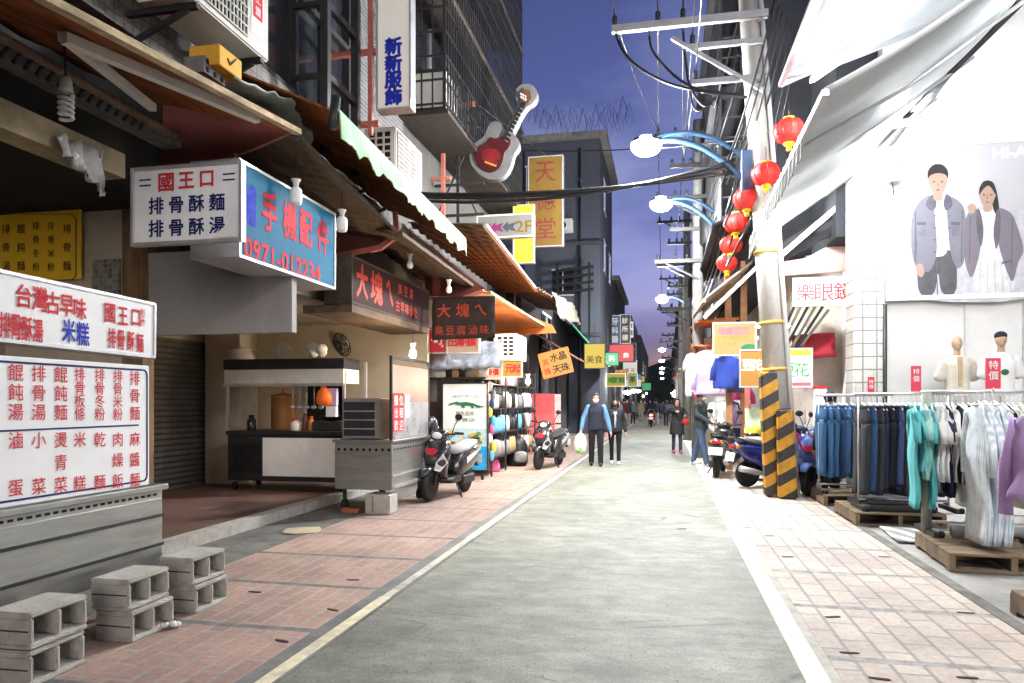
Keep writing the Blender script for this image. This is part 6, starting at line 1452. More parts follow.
# ================================================================ PEOPLE
def remeshed(g, vox, it=4):
    me = bpy.data.meshes.new('tmp'); bmesh.ops.recalc_face_normals(g.b, faces=g.b.faces); g.b.to_mesh(me); g.b.free()
    t = bpy.data.objects.new('tmp', me); col.objects.link(t)
    m = t.modifiers.new('r','REMESH'); m.mode = 'VOXEL'; m.voxel_size = vox; m.use_smooth_shade = True
    s_ = t.modifiers.new('s','SMOOTH'); s_.factor = .5; s_.iterations = it
    dg = bpy.context.evaluated_depsgraph_get(); out = bpy.data.meshes.new_from_object(t.evaluated_get(dg))
    bpy.data.objects.remove(t); bpy.data.meshes.remove(me)
    return out
def part_mesh(name, me, m, root):
    me.name = name; me.materials.clear(); me.materials.append(m); o = bpy.data.objects.new(name, me); col.objects.link(o); o.parent = root
    for p in me.polygons: p.use_smooth = True
    ROOTINV[o.name] = ROOTINV.get(root.name, Matrix.Identity(4)); return o
def cap(g, a, b, ra, rb, n=10):
    a, b = Vector(a), Vector(b); g.tube([a,b],[ra,rb],n); g.ball(a, ra, n=n, m=6); g.ball(b, rb, n=n, m=6)
SKIN = mat('skin', (.46,.27,.19), .55, var=.08)
def person(label, loc, rz, h=1.68, lf=(.10,0,0), rf=(-.10,0,0), lh=(.26,0,.80), rh=(-.26,0,.80), jacket=(.02,.02,.025), sleeve=None, trousers=(.02,.02,.022), shoes=(.03,.03,.03), hair=(.012,.010,.01), hairlen='short', mask=(.75,.77,.8), coat=0, vox=.010, female=False, head_turn=0, group=None, cap_c=None, inner=None, seat=False):
    """built at the origin facing -Y; feet on z=0; lengths for a 1.7 m body, then scaled"""
    o = thing('person', label, 'person', (0,0,0), 0, group)
    sw = .168 if female else .185
    key = '_%02d%02d%02d' % tuple(int(c*99) for c in jacket)
    hip = {1:Vector((.095,0,.90)), -1:Vector((-.095,0,.90))}; sh = {1:Vector((sw,0,1.385)), -1:Vector((-sw,0,1.385))}
    foot = {1:Vector(lf), -1:Vector(rf)}; hand = {1:Vector(lh), -1:Vector(rh)}
    knee, elb, ank = {}, {}, {}
    for s_ in (1,-1):
        ank[s_] = foot[s_]+Vector((0,.03,.085)); m = (hip[s_]+ank[s_])/2; d = (ank[s_]-hip[s_]).length
        knee[s_] = m+Vector((0,-math.sqrt(max(0,.41**2-(d/2)**2)),.02))
        m = (sh[s_]+hand[s_])/2; d = (hand[s_]-sh[s_]).length
        elb[s_] = m+Vector((s_*.4,.85,-.15)).normalized()*math.sqrt(max(.0004,.285**2-(d/2)**2))
    g = MB()
    loft(g, [((0,0,.84),(.14,0,0),(0,.10,0)),((0,0,.95),(.155,0,0),(0,.11,0)),((0,0,1.08),(.13,0,0),(0,.095,0)),((0,0,1.25),(.155,0,0),(0,.11,0)),((0,0,1.37),(sw-.01,0,0),(0,.085,0)),((0,0,1.43),(.07,0,0),(0,.06,0))], 16, 2.2)
    cap(g,(0,.0,1.40),(0,-.005,1.50),.058,.052)
    Hd = Matrix.Translation((0,-.01,1.575)) @ Matrix.Rotation(head_turn,4,'Z')
    def hp(*v): return Hd @ Vector(v)
    g.ball(hp(0,.01,.03), .077,.094,.092, 16, 12); g.ball(hp(0,-.02,-.055), .058,.066,.062, 14, 10); g.ball(hp(0,-.045,-.095), .03,.03,.025, 10, 8)
    cap(g, hp(0,-.085,.02), hp(0,-.105,-.025), .011,.017, 8)
    for s_ in (-1,1): g.ball(hp(s_*.08,.012,-.005), .014,.024,.034, 8, 6)
    for s_ in (-1,1):
        cap(g, sh[s_], elb[s_], .052,.042); cap(g, elb[s_], hand[s_], .041,.028)
        cap(g, hip[s_], knee[s_], .085,.058); cap(g, knee[s_], ank[s_], .055,.038); cap(g, ank[s_]+Vector((0,.02,-.04)), foot[s_]+Vector((0,-.13,.03)), .04,.03)
        d = (hand[s_]-elb[s_]).normalized(); side = d.cross(Vector((s_,0,0))); side = side.normalized() if side.length > .1 else Vector((0,-1,0)); inn = Vector((-s_,0,0)); inn = (inn-d*inn.dot(d)).normalized()
        pc = hand[s_]+d*.055; cap(g, hand[s_]+d*.01, pc+d*.02, .028,.033)
        for f in range(4):
            b0 = pc+d*.035+side*(.018*(1.5-f)); ln = (.036,.042,.039,.030)[f]
            k1 = b0+d*ln+inn*.008; k2 = k1+d*ln*.55+inn*.02; cap(g, b0, k1, .0105,.0095, 6); cap(g, k1, k2, .0095,.0085, 6)
        t0 = pc+side*.028; t1 = t0+side*.026+d*.022+inn*.012; cap(g, t0, t1, .012,.011, 6); cap(g, t1, t1+d*.028+inn*.008, .011,.009, 6)
    body = part_mesh('body', remeshed(g, vox, 3), SKIN, o)
    # face
    for s_ in (-1,1):
        g = MB(); g.ball(hp(s_*.031,-.084,.012), .012,.008,.0065, 8, 6); part = g.build('eye', M_black, None); part.parent = o
        g = MB(); g.bar(hp(s_*.017,-.09,.034), hp(s_*.045,-.083,.036), .006); part = g.build('eyebrow', M_black, None); part.parent = o
    if mask:
        g = MB(); g.ball(hp(0,-.055,-.048), .062,.062,.048, 14, 10); q = g.build('face_mask', mat('mask_%02d' % int(mask[0]*99), mask, .7, var=.05), None); q.parent = o
    else:
        g = MB(); g.ball(hp(0,-.083,-.055), .022,.008,.006, 8, 6); q = g.build('mouth', mat('lips', (.35,.12,.10), .5), None); q.parent = o
    # hair
    g = MB(); g.ball(hp(0,.022,.045), .086,.098,.088, 16, 12); g.ball(hp(0,-.03,.095), .068,.05,.035, 12, 8)
    for s_ in (-1,1): g.ball(hp(s_*.072,.02,.02), .02,.05,.055, 8, 8)
    if hairlen == 'long':
        for s_ in (-1,0,1): cap(g, hp(s_*.055,.06,.03), hp(s_*.075,.07 if s_ else .09,-.20), .05,.03)
        for s_ in (-1,1): cap(g, hp(s_*.078,-.01,.03), hp(s_*.088,.0,-.18), .025,.022)
    if hairlen != 'none': part_mesh('hair', remeshed(g, .012, 2), mat('hair_%02d' % int(hair[0]*999), hair, .5, var=.3), o)
    else: g.b.free()
    if cap_c:
        g = MB(); g.ball(hp(0,.01,.062), .098,.112,.085, 16, 10); g.ball(hp(0,-.10,.075), .07,.07,.012, 12, 6); q = g.build('cap', mat('cap_dark', cap_c, .8), None); q.parent = o
    # trousers
    g = MB()
    loft(g, [((0,0,.82),(.15,0,0),(0,.115,0)),((0,0,.93),(.17,0,0),(0,.12,0)),((0,0,1.02),(.155,0,0),(0,.11,0))], 14, 2.2)
    tw = .9 if female else 1.12
    for s_ in (1,-1): cap(g, hip[s_]-Vector((0,0,.02)), knee[s_], .098,.072*tw); cap(g, knee[s_], ank[s_]+Vector((0,.0,-.01)), .070*tw,.056*tw)
    part_mesh('trousers', remeshed(g, .014, 3), mat('trousers_%02d%02d' % (int(trousers[0]*99), int(trousers[2]*99)), trousers, .85, var=.25, bump=.4, bscale=14), o)
    # jacket
    g = MB(); z0 = .84 if not coat else coat
    if coat: loft(g, [((0,0,z0),(.235,0,0),(0,.20,0)),((0,0,.95),(.205,0,0),(0,.165,0))], 16, 2.2)
    loft(g, [((0,0,max(z0,.84)),(.19,0,0),(0,.145,0)),((0,0,.96),(.19,0,0),(0,.145,0)),((0,0,1.12),(.175,0,0),(0,.14,0)),((0,0,1.27),(.19,0,0),(0,.14,0)),((0,0,1.385),(sw+.015,0,0),(0,.105,0)),((0,0,1.46),(.085,0,0),(0,.078,0))], 18, 2.3)
    sg = g if sleeve is None else MB()
    for s_ in (1,-1): cap(sg, sh[s_]-Vector((s_*.012,0,.012)), elb[s_], .070,.062); cap(sg, elb[s_], hand[s_]-(hand[s_]-elb[s_]).normalized()*.015, .064,.05)
    part_mesh('jacket', remeshed(g, .015, 3), mat('jacket'+key, jacket, .75, var=.25, bump=.5, bscale=11), o)
    if sleeve is not None: part_mesh('sleeves', remeshed(sg, .015, 3), mat('sleeve_%02d' % int(sleeve[2]*99), sleeve, .7, var=.15, bump=.4, bscale=11), o)
    if inner is not None:
        g = MB(); loft(g, [((0,-.118,.95),(.03,0,0),(0,.03,0)),((0,-.12,1.15),(.03,0,0),(0,.03,0)),((0,-.10,1.36),(.05,0,0),(0,.03,0))], 10); q = g.build('shirt_front', mat('inner_%02d' % int(inner[0]*99), inner, .8), None); q.parent = o
    for s_ in (1,-1):
        g = MB(); cap(g, foot[s_]+Vector((0,.06,.045)), foot[s_]+Vector((0,-.14,.038)), .048,.042, 12)
        me = remeshed(g, .012, 2)
        for v in me.vertices: v.co.z = max(v.co.z, foot[s_].z+.003)
        part_mesh('shoe', me, mat('shoe_%02d%02d' % (int(shoes[0]*99), int(shoes[1]*99)), shoes, .5), o)
    k = h/1.7; o.scale = (k,k,k); o.location = loc; o.rotation_euler = (0,0,rz)
    return o
def hand_world(o, p): return Matrix.Translation(o.location) @ Matrix.Rotation(o.rotation_euler.z,4,'Z') @ (Vector(p)*o.scale[0])
yawc = lambda p: math.atan2(p.x, p.y)*-1
pA = onZ(596,466,.0)+VZ*.004
man = person('older man in navy jacket with sky blue sleeves and mask carrying a white bag', pA, R(4), 1.70, lf=(.11,-.10,0), rf=(-.11,.10,.0), lh=(.33,.02,.83), rh=(-.34,-.03,.86), jacket=(.012,.016,.03), sleeve=(.10,.22,.42), trousers=(.012,.012,.015), shoes=(.03,.02,.015), hair=(.05,.05,.05))
hw = hand_world(man, (-.36,-.05,.74))
o = thing('carrier_bag','white plastic bag with green vegetables in the older man hand','bag',hw-VZ*.45)
g = MB(); g.lathe([(.08,-.44),(.14,-.38),(.16,-.2),(.12,-.05),(.04,.03)], hw, 12, sy=.6); g.build('bag_body', mat('white_plastic_bag', (.75,.77,.74), .4, var=.08, bump=.4, bscale=25), o)
g = MB()
for k in range(5): g.ball(hw+Vector((rnd.uniform(-.07,.07),-.05,-.38+rnd.uniform(-.04,.06))), .05,.05,.05, 7, 5)
g.build('vegetables', mat('vegetable_green', (.15,.35,.05), .6, var=.3), o); MB().tube([hw+Vector((-.03,0,.02)),hw+Vector((0,0,.09)),hw+Vector((.03,0,.02))], .008, 5).build('bag_handle', MATS['white_plastic_bag'], o)
person('woman in black jacket and leggings with white shoes walking beside the older man', onZ(615,464,0)+VZ*.004, R(6), 1.58, lf=(.09,-.16,0), rf=(-.08,.12,0), lh=(.27,.05,.84), rh=(-.25,-.06,.84), jacket=(.018,.018,.02), trousers=(.008,.008,.01), shoes=(.75,.74,.72), hairlen='long', mask=(.02,.02,.025), female=True, inner=(.3,.32,.4))
wr = person('woman in long black coat with bright red shoulder bag and pink shoes', onZ(677,453,0)+VZ*.004, R(12), 1.60, lf=(.09,-.12,0), rf=(-.09,.08,0), lh=(.20,-.24,1.18), rh=(-.10,-.24,1.30), jacket=(.014,.014,.016), trousers=(.03,.03,.06), shoes=(.65,.10,.20), hairlen='long', mask=None, coat=.58, female=True)
p = hand_world(wr, (.22,-.20,.98)); o = thing('shoulder_bag','small red flowered bag on the hip of the woman in the long coat','bag',p)
MB().ball(p, .11,.06,.10, 12, 8).build('bag_body', mat('red_flower_bag', (.34,.02,.02), .6, var=.7, scale=30), o); MB().tube([p+Vector((.05,0,.1)), hand_world(wr,(.12,-.15,1.3)), hand_world(wr,(-.10,-.02,1.47))], .01, 5).build('strap', M_black, o)
person('man in dark green padded jacket and blue jeans stepping to the right', onZ(701,466,0)+VZ*.004, R(58), 1.74, lf=(.09,.22,.02), rf=(-.09,-.22,0), lh=(.16,-.30,1.02), rh=(-.14,-.30,1.00), jacket=(.022,.032,.034), trousers=(.05,.08,.14), shoes=(.5,.5,.5), mask=(.75,.77,.8), head_turn=R(15))
person('shopper in black with dark cap standing behind the jeans rack', Vector((2.52,11.95,.004)), R(200), 1.64, jacket=(.015,.015,.018), cap_c=(.01,.01,.012), mask=(.75,.77,.8), female=True)
person('woman in dark blue coat waiting at the pudding counter', Vector((1.97,13.0,.004)), R(130), 1.62, jacket=(.03,.03,.06), hairlen='long', mask=(.75,.77,.8), female=True, lh=(.14,-.28,1.05), rh=(-.14,-.28,1.05))
# crowd
P1 = person('x', Vector((0,0,0)), 0, 1.68, lf=(.1,-.15,0), rf=(-.1,.13,0), jacket=(.017,.017,.021), trousers=(.30,.29,.28), vox=.014, mask=(.75,.77,.8))
P2 = person('x', Vector((0,0,0)), 0, 1.60, lf=(.09,-.1,0), rf=(-.09,.1,0), jacket=(.05,.05,.06), trousers=(.02,.02,.03), vox=.014, female=True, hairlen='long', mask=(.75,.77,.8))
crowd = [(656,426,P1,180,'in black jacket and pale trousers walking away down the middle of the street'),(666,426,P2,175,'with long hair and dark trousers walking away right of the pale trousered one'),
 (633,424,P2,10,'in dark clothes walking towards the camera on the left beyond the couple'),(627,426,P1,0,'in pale trousers at the left edge of the distant crowd'),(641,421,P1,5,'in pale trousers near the distant scooter tail light'),
 (671,422,P2,185,'in dark clothes at the right edge of the distant road'),(685,429,P2,20,'in dark clothes half hidden behind the woman in the long coat'),(689,425,P1,90,'in pale trousers near the far white clothes'),
 (660,419,P2,180,'small and far away in the very middle of the crowd'),(650,418,P1,0,'far away coming forward left of the middle'),(637,417,P2,0,'far away by the left shop fronts'),(675,418,P1,180,'far away by the right shop fronts'),(645,416,P2,0,'tiny and dark in the most distant part of the crowd'),(624,427,P1,170,'in pale trousers with their back turned beside the left stalls'),(631,419,P2,0,'small and dark coming forward on the left'),(654,415,P1,5,'who is tiny and far off in the middle of the road'),(663,415,P2,0,'who is tiny and far off right of the middle'),(668,417,P1,10,'small and far off coming forward on the right'),(640,415,P1,0,'who is tiny and far off by the left lamps'),(680,424,P2,190,'walking away along the right stalls past the long coat'),(620,430,P2,-60,'in dark clothes browsing the far left stalls')]
sw_ = [None, {'jacket':mat('jacket_maroon',(.10,.02,.025),.8)}, {'jacket':mat('jacket_greyblue',(.10,.12,.16),.8)}, None, {'jacket':mat('jacket_tan',(.25,.18,.11),.8)}, {'trousers':mat('trousers_blue',(.05,.08,.16),.8)}]
used = set()
for k, (u, v, src, ang, lb) in enumerate(crowd):
    p = onZ(u, v, 0)+VZ*.004
    if id(src) not in used:
        used.add(id(src)); src.location = p; src.rotation_euler = (0,0,R(ang)); src['label'] = 'distant person '+lb; src['group'] = 'distant people in the street'
    else: dup(src, p, R(ang), 'distant person '+lb, 'distant people in the street', swap=sw_[k % 6])
# mannequins
def mannequin(label, x, y, zb, shirt, capc=None, tee=False):
    o = thing('mannequin', label, 'mannequin', (0,0,0)); g = MB()
    g.ball((0,0,.78), .08,.095,.115, 16, 12); g.ball((0,-.045,.71), .05,.05,.05, 10, 8); cap(g,(0,-.09,.79),(0,-.105,.75),.01,.014,8); cap(g,(0,.01,.55),(0,0,.68),.055,.05)
    loft(g, [((0,0,0),(.15,0,0),(0,.1,0)),((0,0,.2),(.14,0,0),(0,.1,0)),((0,0,.42),(.19,0,0),(0,.1,0)),((0,0,.54),(.08,0,0),(0,.07,0))], 16, 2.3)
    for s_ in (-1,1): cap(g,(s_*.19,0,.46),(s_*.25,.02,.18),.05,.045)
    part_mesh('body', remeshed(g, .012, 3), mat('mannequin_tan', (.42,.30,.20), .45, var=.06), o)
    g = MB(); loft(g, [((0,0,-.12),(.20,0,0),(0,.15,0)),((0,0,.1),(.185,0,0),(0,.14,0)),((0,0,.42),(.22,0,0),(0,.135,0)),((0,0,.52),(.14,0,0),(0,.1,0)),((0,0,.57),(.09,0,0),(0,.08,0))], 18, 2.3)
    for s_ in (-1,1): cap(g,(s_*.2,0,.45),(s_*.27,.02,.22),.085,.08)
    part_mesh('shirt', remeshed(g, .015, 2), mat('shirt_%02d' % int(shirt[2]*99), shirt, .8, var=.1, bump=.4, bscale=12), o)
    if tee:
        g = MB(); g.ball((0,-.14,.25), .06,.006,.05, 10, 6); q = g.build('print', M_grn, None); q.parent = o
    else:
        g = MB()
        g.prism([(-.035,-.143,.55),(.035,-.143,.55),(.03,-.155,.05),(-.03,-.155,.05)], (0,.03,0)); q = g.build('inner_shirt', mat('inner_tan',(.45,.33,.22),.7), None); q.parent = o
    if capc:
        g = MB(); g.ball((0,.012,.84), .09,.105,.075, 14, 10); q = g.build('knit_cap', mat('knit_cap', capc, .9), None); q.parent = o
    MB().tube([(0,0,-.1),(0,0,-zb+.42)], .02, 8).build('stand_pole', M_alu, o)
    o.location = (x,y,zb); o.scale = (.85,.85,.85); return o
q = onY(957,390,11.3); mannequin('tan mannequin in open cream shirt under the billboard', q.x, 11.3, q.z, (.60,.56,.48))
q = onY(1001,388,11.0); mannequin('tan mannequin in black knit cap and white printed tee under the billboard', q.x, 11.0, q.z, (.74,.74,.73), (.02,.02,.03), True)
o = thing('display_plinth','white display plinth carrying the mannequins behind the racks','plinth',(4,11.2,0)); boxmesh(3.35,6,10.7,11.8,.0,.42).build('plinth_body', M_white, o, .01); boxmesh(3.33,6.02,10.68,11.82,.423,.46).build('plinth_top', M_signw, o)

# ================================================================ CLOTHES RACKS
def pallet(label, x0, y0, w_, d_, rz=0, h_=.17, m=None):
    o = thing('wooden_pallet', label, 'pallet', (x0,y0,0), rz, 'wooden pallets under the clothes racks'); m = m or mat('pallet_wood', (.20,.145,.095), .85, var=.35, scale=6, dirt=.5, stretch=(.3,1,1), bump=.3)
    T = Matrix.Translation((x0,y0,0)) @ Matrix.Rotation(rz,4,'Z')
    g = MB()
    for k in range(6): g.box(0,w_,d_*k/6+.01,d_*(k+1)/6-.015,h_-.025,h_,M=T)
    g.build('deck_boards', m, o, .004)
    for k in range(3):
        x = (w_-.05)*k/2; MB().box(x,x+.05,0.004,d_-.004,.035,h_-.026,M=T).build('stringer', m, o)
    for k in range(3):
        y = (d_-.1)*k/2; MB().box(0,w_,y,y+.1,.008,.034,M=T).build('bottom_board', m, o)
    MB().box(0.05,w_-.05,d_*.4,d_*.5,.035,h_-.027,M=T).build('inner_block', m, o)
    return o
pallet('wooden pallet farthest back under the blue jeans', 2.24,11.0,.85,.95)
pallet('wooden pallet under the dark jeans with black boards', 2.26,9.35,1.0,1.1)
pallet('wide wooden pallet under the teal and white tops, nearest the striped rug', 2.46,7.0,1.0,1.15, R(-4))
pallet('wooden pallet at the right edge of the picture under the lilac cardigan', 2.41,4.5,1.0,1.25)
def rack(label, x0, x1, y, z, zb=.17, m=M_alu, post=None):
    o = thing('clothes_rack', label, 'clothes rack', ((x0+x1)/2,y,zb)); pm_ = post or m
    MB().tube([(x0-.05,y,z),(x1+.05,y,z)], .017, 8).build('rail', m, o)
    for x in (x0,x1):
        MB().tube([(x,y,zb+.02),(x,y,z)], .013 if post is None else .05, 8).build('post', pm_, o)
        MB().bar((x,y-.28,zb+.03),(x,y+.28,zb+.03),.05).build('foot', M_darksteel, o)
        for yy in (y-.26,y+.26): MB().lathe([(.035,-.02),(.035,.02)], (x+.05,yy,zb+.036), 10, axis='X').build('caster', M_black, o)
    MB().tube([(x0,y,zb+.12),(x1,y,zb+.12)], .015, 8).build('lower_bar', m, o)
    return o
rack('silver rack of blue jeans nearest the shop pillar', 2.24,3.2,11.35,1.60)
rack('silver rack of dark jeans above the pallet with black boards', 2.38,3.4,9.7,1.60)
rack('thick posted rack of teal and white tops above the wide pallet', 2.60,3.9,8.0,1.60, post=mat('taped_post',(.30,.32,.27),.7,var=.2,dirt=.3))
rack('rack of pale blue striped robes right of the white tops', 3.3,4.2,7.35,1.62)
rack('dark rack with the lilac cardigan at the right edge', 2.56,3.7,5.55,1.56, m=M_darksteel, post=M_darksteel)
def hanger(root):
    g = MB(); g.tube([(0,-.2,-.09),(0,-.1,-.04),(0,0,-.0),(0,.1,-.04),(0,.2,-.09)], .007, 6); g.tube([(0,0,0),(0,0,.05),(0,.02,.085),(0,.0,.10),(0,-.025,.085)], .004, 5); q = g.build('hanger', M_white, None); q.parent = root
def jeans_proto(c, nm, length, seed, light=None):
    o = thing('jeans','x','jeans',(0,0,0)); r2 = random.Random(seed); g = MB()
    m = mat('denim_'+nm, c, .9, var=.3, scale=4, bump=.5, bscale=30, stretch=(1,1,.3))
    w_ = .045
    loft(g, [((0,0,-.04),(.022,0,0),(0,.17,0)),((0,0,-.08),(.03,0,0),(0,.18,0)),((0,0,-.2),(w_,0,0),(0,.2,0)),((0,0,-.3),(w_,0,0),(0,.205,0))], 20, 2.8, ripple=.08, rp=seed)
    for s_ in (-1,1):
        dx = r2.uniform(-.02,.02)
        loft(g, [((dx*t,s_*(.105-.01*t)+.012*math.sin(3*t+seed),-.26-(length-.26)*t),(w_*(1.0-.15*t),0,0),(0,.10-.025*t,0)) for t in [i/11 for i in range(12)]], 30, 2.5, ripple=.16, rp=seed+s_)
    g.build('denim', m, o); g = MB(); loft(g, [((0,0,-.035),(.026,0,0),(0,.172,0)),((0,0,-.078),(.030,0,0),(0,.178,0))], 16, 2.8); g.build('waistband', mat('denim_band_'+nm, mul(c,.8), .9), o); hanger(o); return o
jp = {'mid blue':jeans_proto((.045,.12,.24),'mid_blue',1.12,1), 'bright blue':jeans_proto((.06,.16,.34),'bright_blue',1.10,2), 'deep blue':jeans_proto((.03,.07,.16),'deep_blue',1.13,3), 'charcoal':jeans_proto((.035,.037,.045),'charcoal',1.14,4), 'black':jeans_proto((.01,.011,.014),'black',1.12,5), 'navy':jeans_proto((.014,.02,.045),'navy',1.10,6), 'faded indigo':jeans_proto((.05,.07,.16),'faded_indigo',1.08,7)}
usedj = set()
jr = random.Random(3)
def hang(protos, key, pos, rz, label, group):
    o = protos[key]
    k_ = (id(protos), key)
    if k_ not in usedj:
        usedj.add(k_); o.location = pos; o.scale = (1,1,jr.uniform(.92,1.05)); o.rotation_euler = (0,0,rz); o['label'] = label; o['group'] = group; return o
    return dup(o, pos, rz, label, group)
for j, c in enumerate(('mid blue','bright blue','mid blue','deep blue','mid blue','deep blue','mid blue','charcoal','deep blue','navy','black')):
    hang(jp, c, (2.27+.082*j, 11.35+rnd.uniform(-.02,.02), 1.49), R(12+rnd.uniform(-10,14)), '%s jeans hanging %s from the left on the rack by the pillar' % (c, ORD[j]), 'jeans on the back rack')
for j, c in enumerate(('charcoal','deep blue','charcoal','navy','black','navy','faded indigo','charcoal','black','navy','black','black','navy','charcoal','black','black')):
    hang(jp, c, (2.42+.066*j, 9.7+rnd.uniform(-.02,.02), 1.49), R(10+rnd.uniform(-10,14)), '%s jeans hanging %s from the left on the rack above the black boards' % (c, ORD[j]), 'jeans on the front rack')
def top_proto(c, nm, length, seed, sl=.24, m=None, width=.2, cat='shirt', name='shirt'):
    o = thing(name,'x',cat,(0,0,0)); g = MB(); m = m or mat('cloth_'+nm, c, .85, var=.12, scale=5, bump=.5, bscale=12, stretch=(1,1,.3))
    secs = [((0,0,-.035),(.02,0,0),(0,.075,0)),((0,0,-.07),(.025,0,0),(0,.16,0)),((0,0,-.12),(.03,0,0),(0,width,0))]
    for i in range(1,15): secs.append(((.012*math.sin(seed+i*.6),0,-.12-(length-.12)*i/14),(.032,0,0),(0,width*(.98+.007*i),0)))
    loft(g, secs, 40, 2.4, ripple=.22, rp=seed); g.build('garment_body', m, o)
    for s_ in (-1,1):
        g = MB(); loft(g, [((0,s_*(width-.04),-.12),(.045,0,0),(0,.03,.06)),((0,s_*(width+sl*.10),-.14-sl*.5),(.035,0,0),(0,.055,.02)),((0.01,s_*(width+sl*.12),-.12-sl*1.1),(.032,0,0),(0,.06,.0))], 14, 2.4, ripple=.12, rp=seed); g.build('sleeve', m, o)
    g = MB(); g.tube([(.03*math.cos(a*.785),.07*math.sin(a*.785),-.035) for a in range(9)], .012, 6); q = g.build('collar', m, None); q.parent = o
    hanger(o); return o
M_pstr = stripe_mat('pale_blue_stripe', (.52,.62,.72), (.74,.78,.80), .035, 'Y', .5, .85, dirt=0)
tp = {'teal':top_proto((.10,.42,.44),'teal',1.02,1), 'aqua':top_proto((.16,.50,.52),'aqua',.72,2), 'mint':top_proto((.34,.56,.50),'mint',.80,3), 'white':top_proto((.74,.74,.72),'white',.74,4), 'cream':top_proto((.66,.64,.56),'cream',1.05,5), 'black':top_proto((.012,.012,.014),'black',.78,6), 'navy':top_proto((.02,.025,.05),'navy',.95,7),
      'pale blue striped':top_proto((.6,.7,.8),'pstripe',1.28,8,.5,M_pstr,.21,'robe','striped_robe'), 'lilac':top_proto((.42,.28,.55),'lilac',.66,9,.62,None,.22,'cardigan','cardigan'), 'olive':top_proto((.28,.25,.05),'olive',.9,10)}
for j, c in enumerate(('teal','aqua','mint','teal','white','white','navy','white','black','cream','black','white','white','navy','white','white','white','black','white','cream')):
    hang(tp, c, (2.48+.05*j, 8.0+rnd.uniform(-.02,.02), 1.49), R(-2+rnd.uniform(-8,9)), '%s top hanging %s from the left on the rack above the wide pallet' % (c, ORD[j]), 'tops on the wide rack')
for j in range(3):
    hang(tp, 'pale blue striped', (2.80+.06*j, 7.3+rnd.uniform(-.02,.02), 1.51), R(2+5*j), 'pale blue striped robe hanging %s from the left above the rug' % ORD[j], 'striped robes')
hang(tp, 'lilac', (2.47,5.5,1.45), R(16), 'lilac button cardigan hanging at the right edge of the picture', 'tops at the right edge')
hang(tp, 'olive', (2.62,5.55,1.45), R(12), 'olive green top half hidden behind the lilac cardigan', 'tops at the right edge')
# black boards on pallet, price cards, rug
o = thing('black_mat','black folded mat lying on the pallet under the dark jeans','mat',(2.75,9.8,.172)); boxmesh(2.40,3.2,9.45,10.35,.173,.25).build('folded_mat', M_black, o, .015); boxmesh(2.45,3.1,9.5,10.2,.252,.29).build('top_fold', mat('dark_cloth',(.03,.03,.035),.9,var=.3), o, .01)
for k, (u, v0, v1, Y, wd) in enumerate(((871,377,391,11.35,.09),(916,366,388,9.7,.11),(993,358,388,7.9,.13))):
    p = onY(u, v1, Y); top_ = onY(u, v0, Y).z
    o = thing('price_card', 'red price card standing on the rail above the %s' % ('blue jeans','dark jeans','white tops')[k], 'price card', p)
    g = MB(); g.box(p.x-wd/2,p.x+wd/2,Y-.01,Y+.01,1.63,top_); g.build('card', mat('card_red',(.60,.05,.09),.5), o)
    g = MB(); g.text('特', (p.x,Y-.013,top_-.07), VX, VZ, size=wd*.7); g.text('價', (p.x,Y-.013,top_-.07-wd*.8), VX, VZ, size=wd*.7); g.build('card_lettering', M_white, o)
    MB().tube([(p.x,Y,1.6),(p.x,Y,1.64)], .012, 6).build('card_clip', M_alu, o)
M_rug = stripe_mat('striped_rug', (.62,.62,.60), (.26,.26,.26), .24, 'X', .5, .95, dirt=.4, slant=.3, axis2='Y')
o = thing('striped_rug','grey and white striped rug lying between the two front pallets','rug',(3,8.7,0)); MB().sheet((2.42,8.3,.03),(4.1,8.22,.03),(4.1,9.2,.03),(2.5,9.25,.03),16,10,.016,0,.004,2).build('woven_cloth', M_rug, o)
o = thing('rolled_mat','grey rolled mat lying along the wide pallet beneath the tops','rolled mat',(3.0,7.3,.17)); MB().tube([(2.75,7.75,.24),(3.4,7.8,.24)], .06, 16).build('roll', mat('grey_roll',(.28,.28,.28),.9,var=.2), o); MB().tube([(2.8,7.92,.22),(3.4,7.94,.22)], .045, 14).build('inner_roll', MATS['grey_roll'], o)
# ---------------------------------------------------------------- right mid stalls: hung white, lilac and blue clothes
def hangc(c, nm, u, v0, v1, Y, label, wd=.5, rz=90):
    p = onY(u, v0, Y); ln = p.z-onY(u, v1, Y).z
    if nm not in tp: tp[nm] = top_proto(c, nm, ln, len(nm), .4, None, wd/2)
    hang(tp, nm, p, R(rz), label, 'clothes hung at the right stalls')
hangc((.74,.72,.74),'bright_white',706,350,392,17.5,'white long top hanging under the burnt orange awning',.6)
hangc((.50,.40,.66),'soft_lilac',709,366,395,17.2,'lilac top hanging low under the burnt orange awning',.6)
hangc((.03,.06,.30),'royal_blue',727,354,388,16.2,'royal blue jacket hanging under the yellow pudding sign',.5)
hangc((.45,.03,.06),'crimson',699,352,398,19,'narrow crimson cloth hanging at the far end of the white clothes',.22)
hangc((.72,.70,.70),'pale_white',694,352,400,20.5,'white cloth hanging farthest along the right stalls',.4)
hangc((.08,.09,.12),'slate',738,362,392,16.5,'slate grey jacket hanging behind the timber posts',.4)
hangc((.40,.05,.16),'plum',742,380,400,17.5,'plum coloured cloth behind the timber posts',.4)
for j in range(6):
    nm = ('white','soft_lilac','navy','white','black','white')[j]
    hang(tp, nm, (1.25+.16*j, 17.4+.3*j, 1.55), R(80), '%s garment on the low rail behind the right scooters, %s from the left' % (nm.replace('_',' '), ORD[j]), 'garments on the low rail')
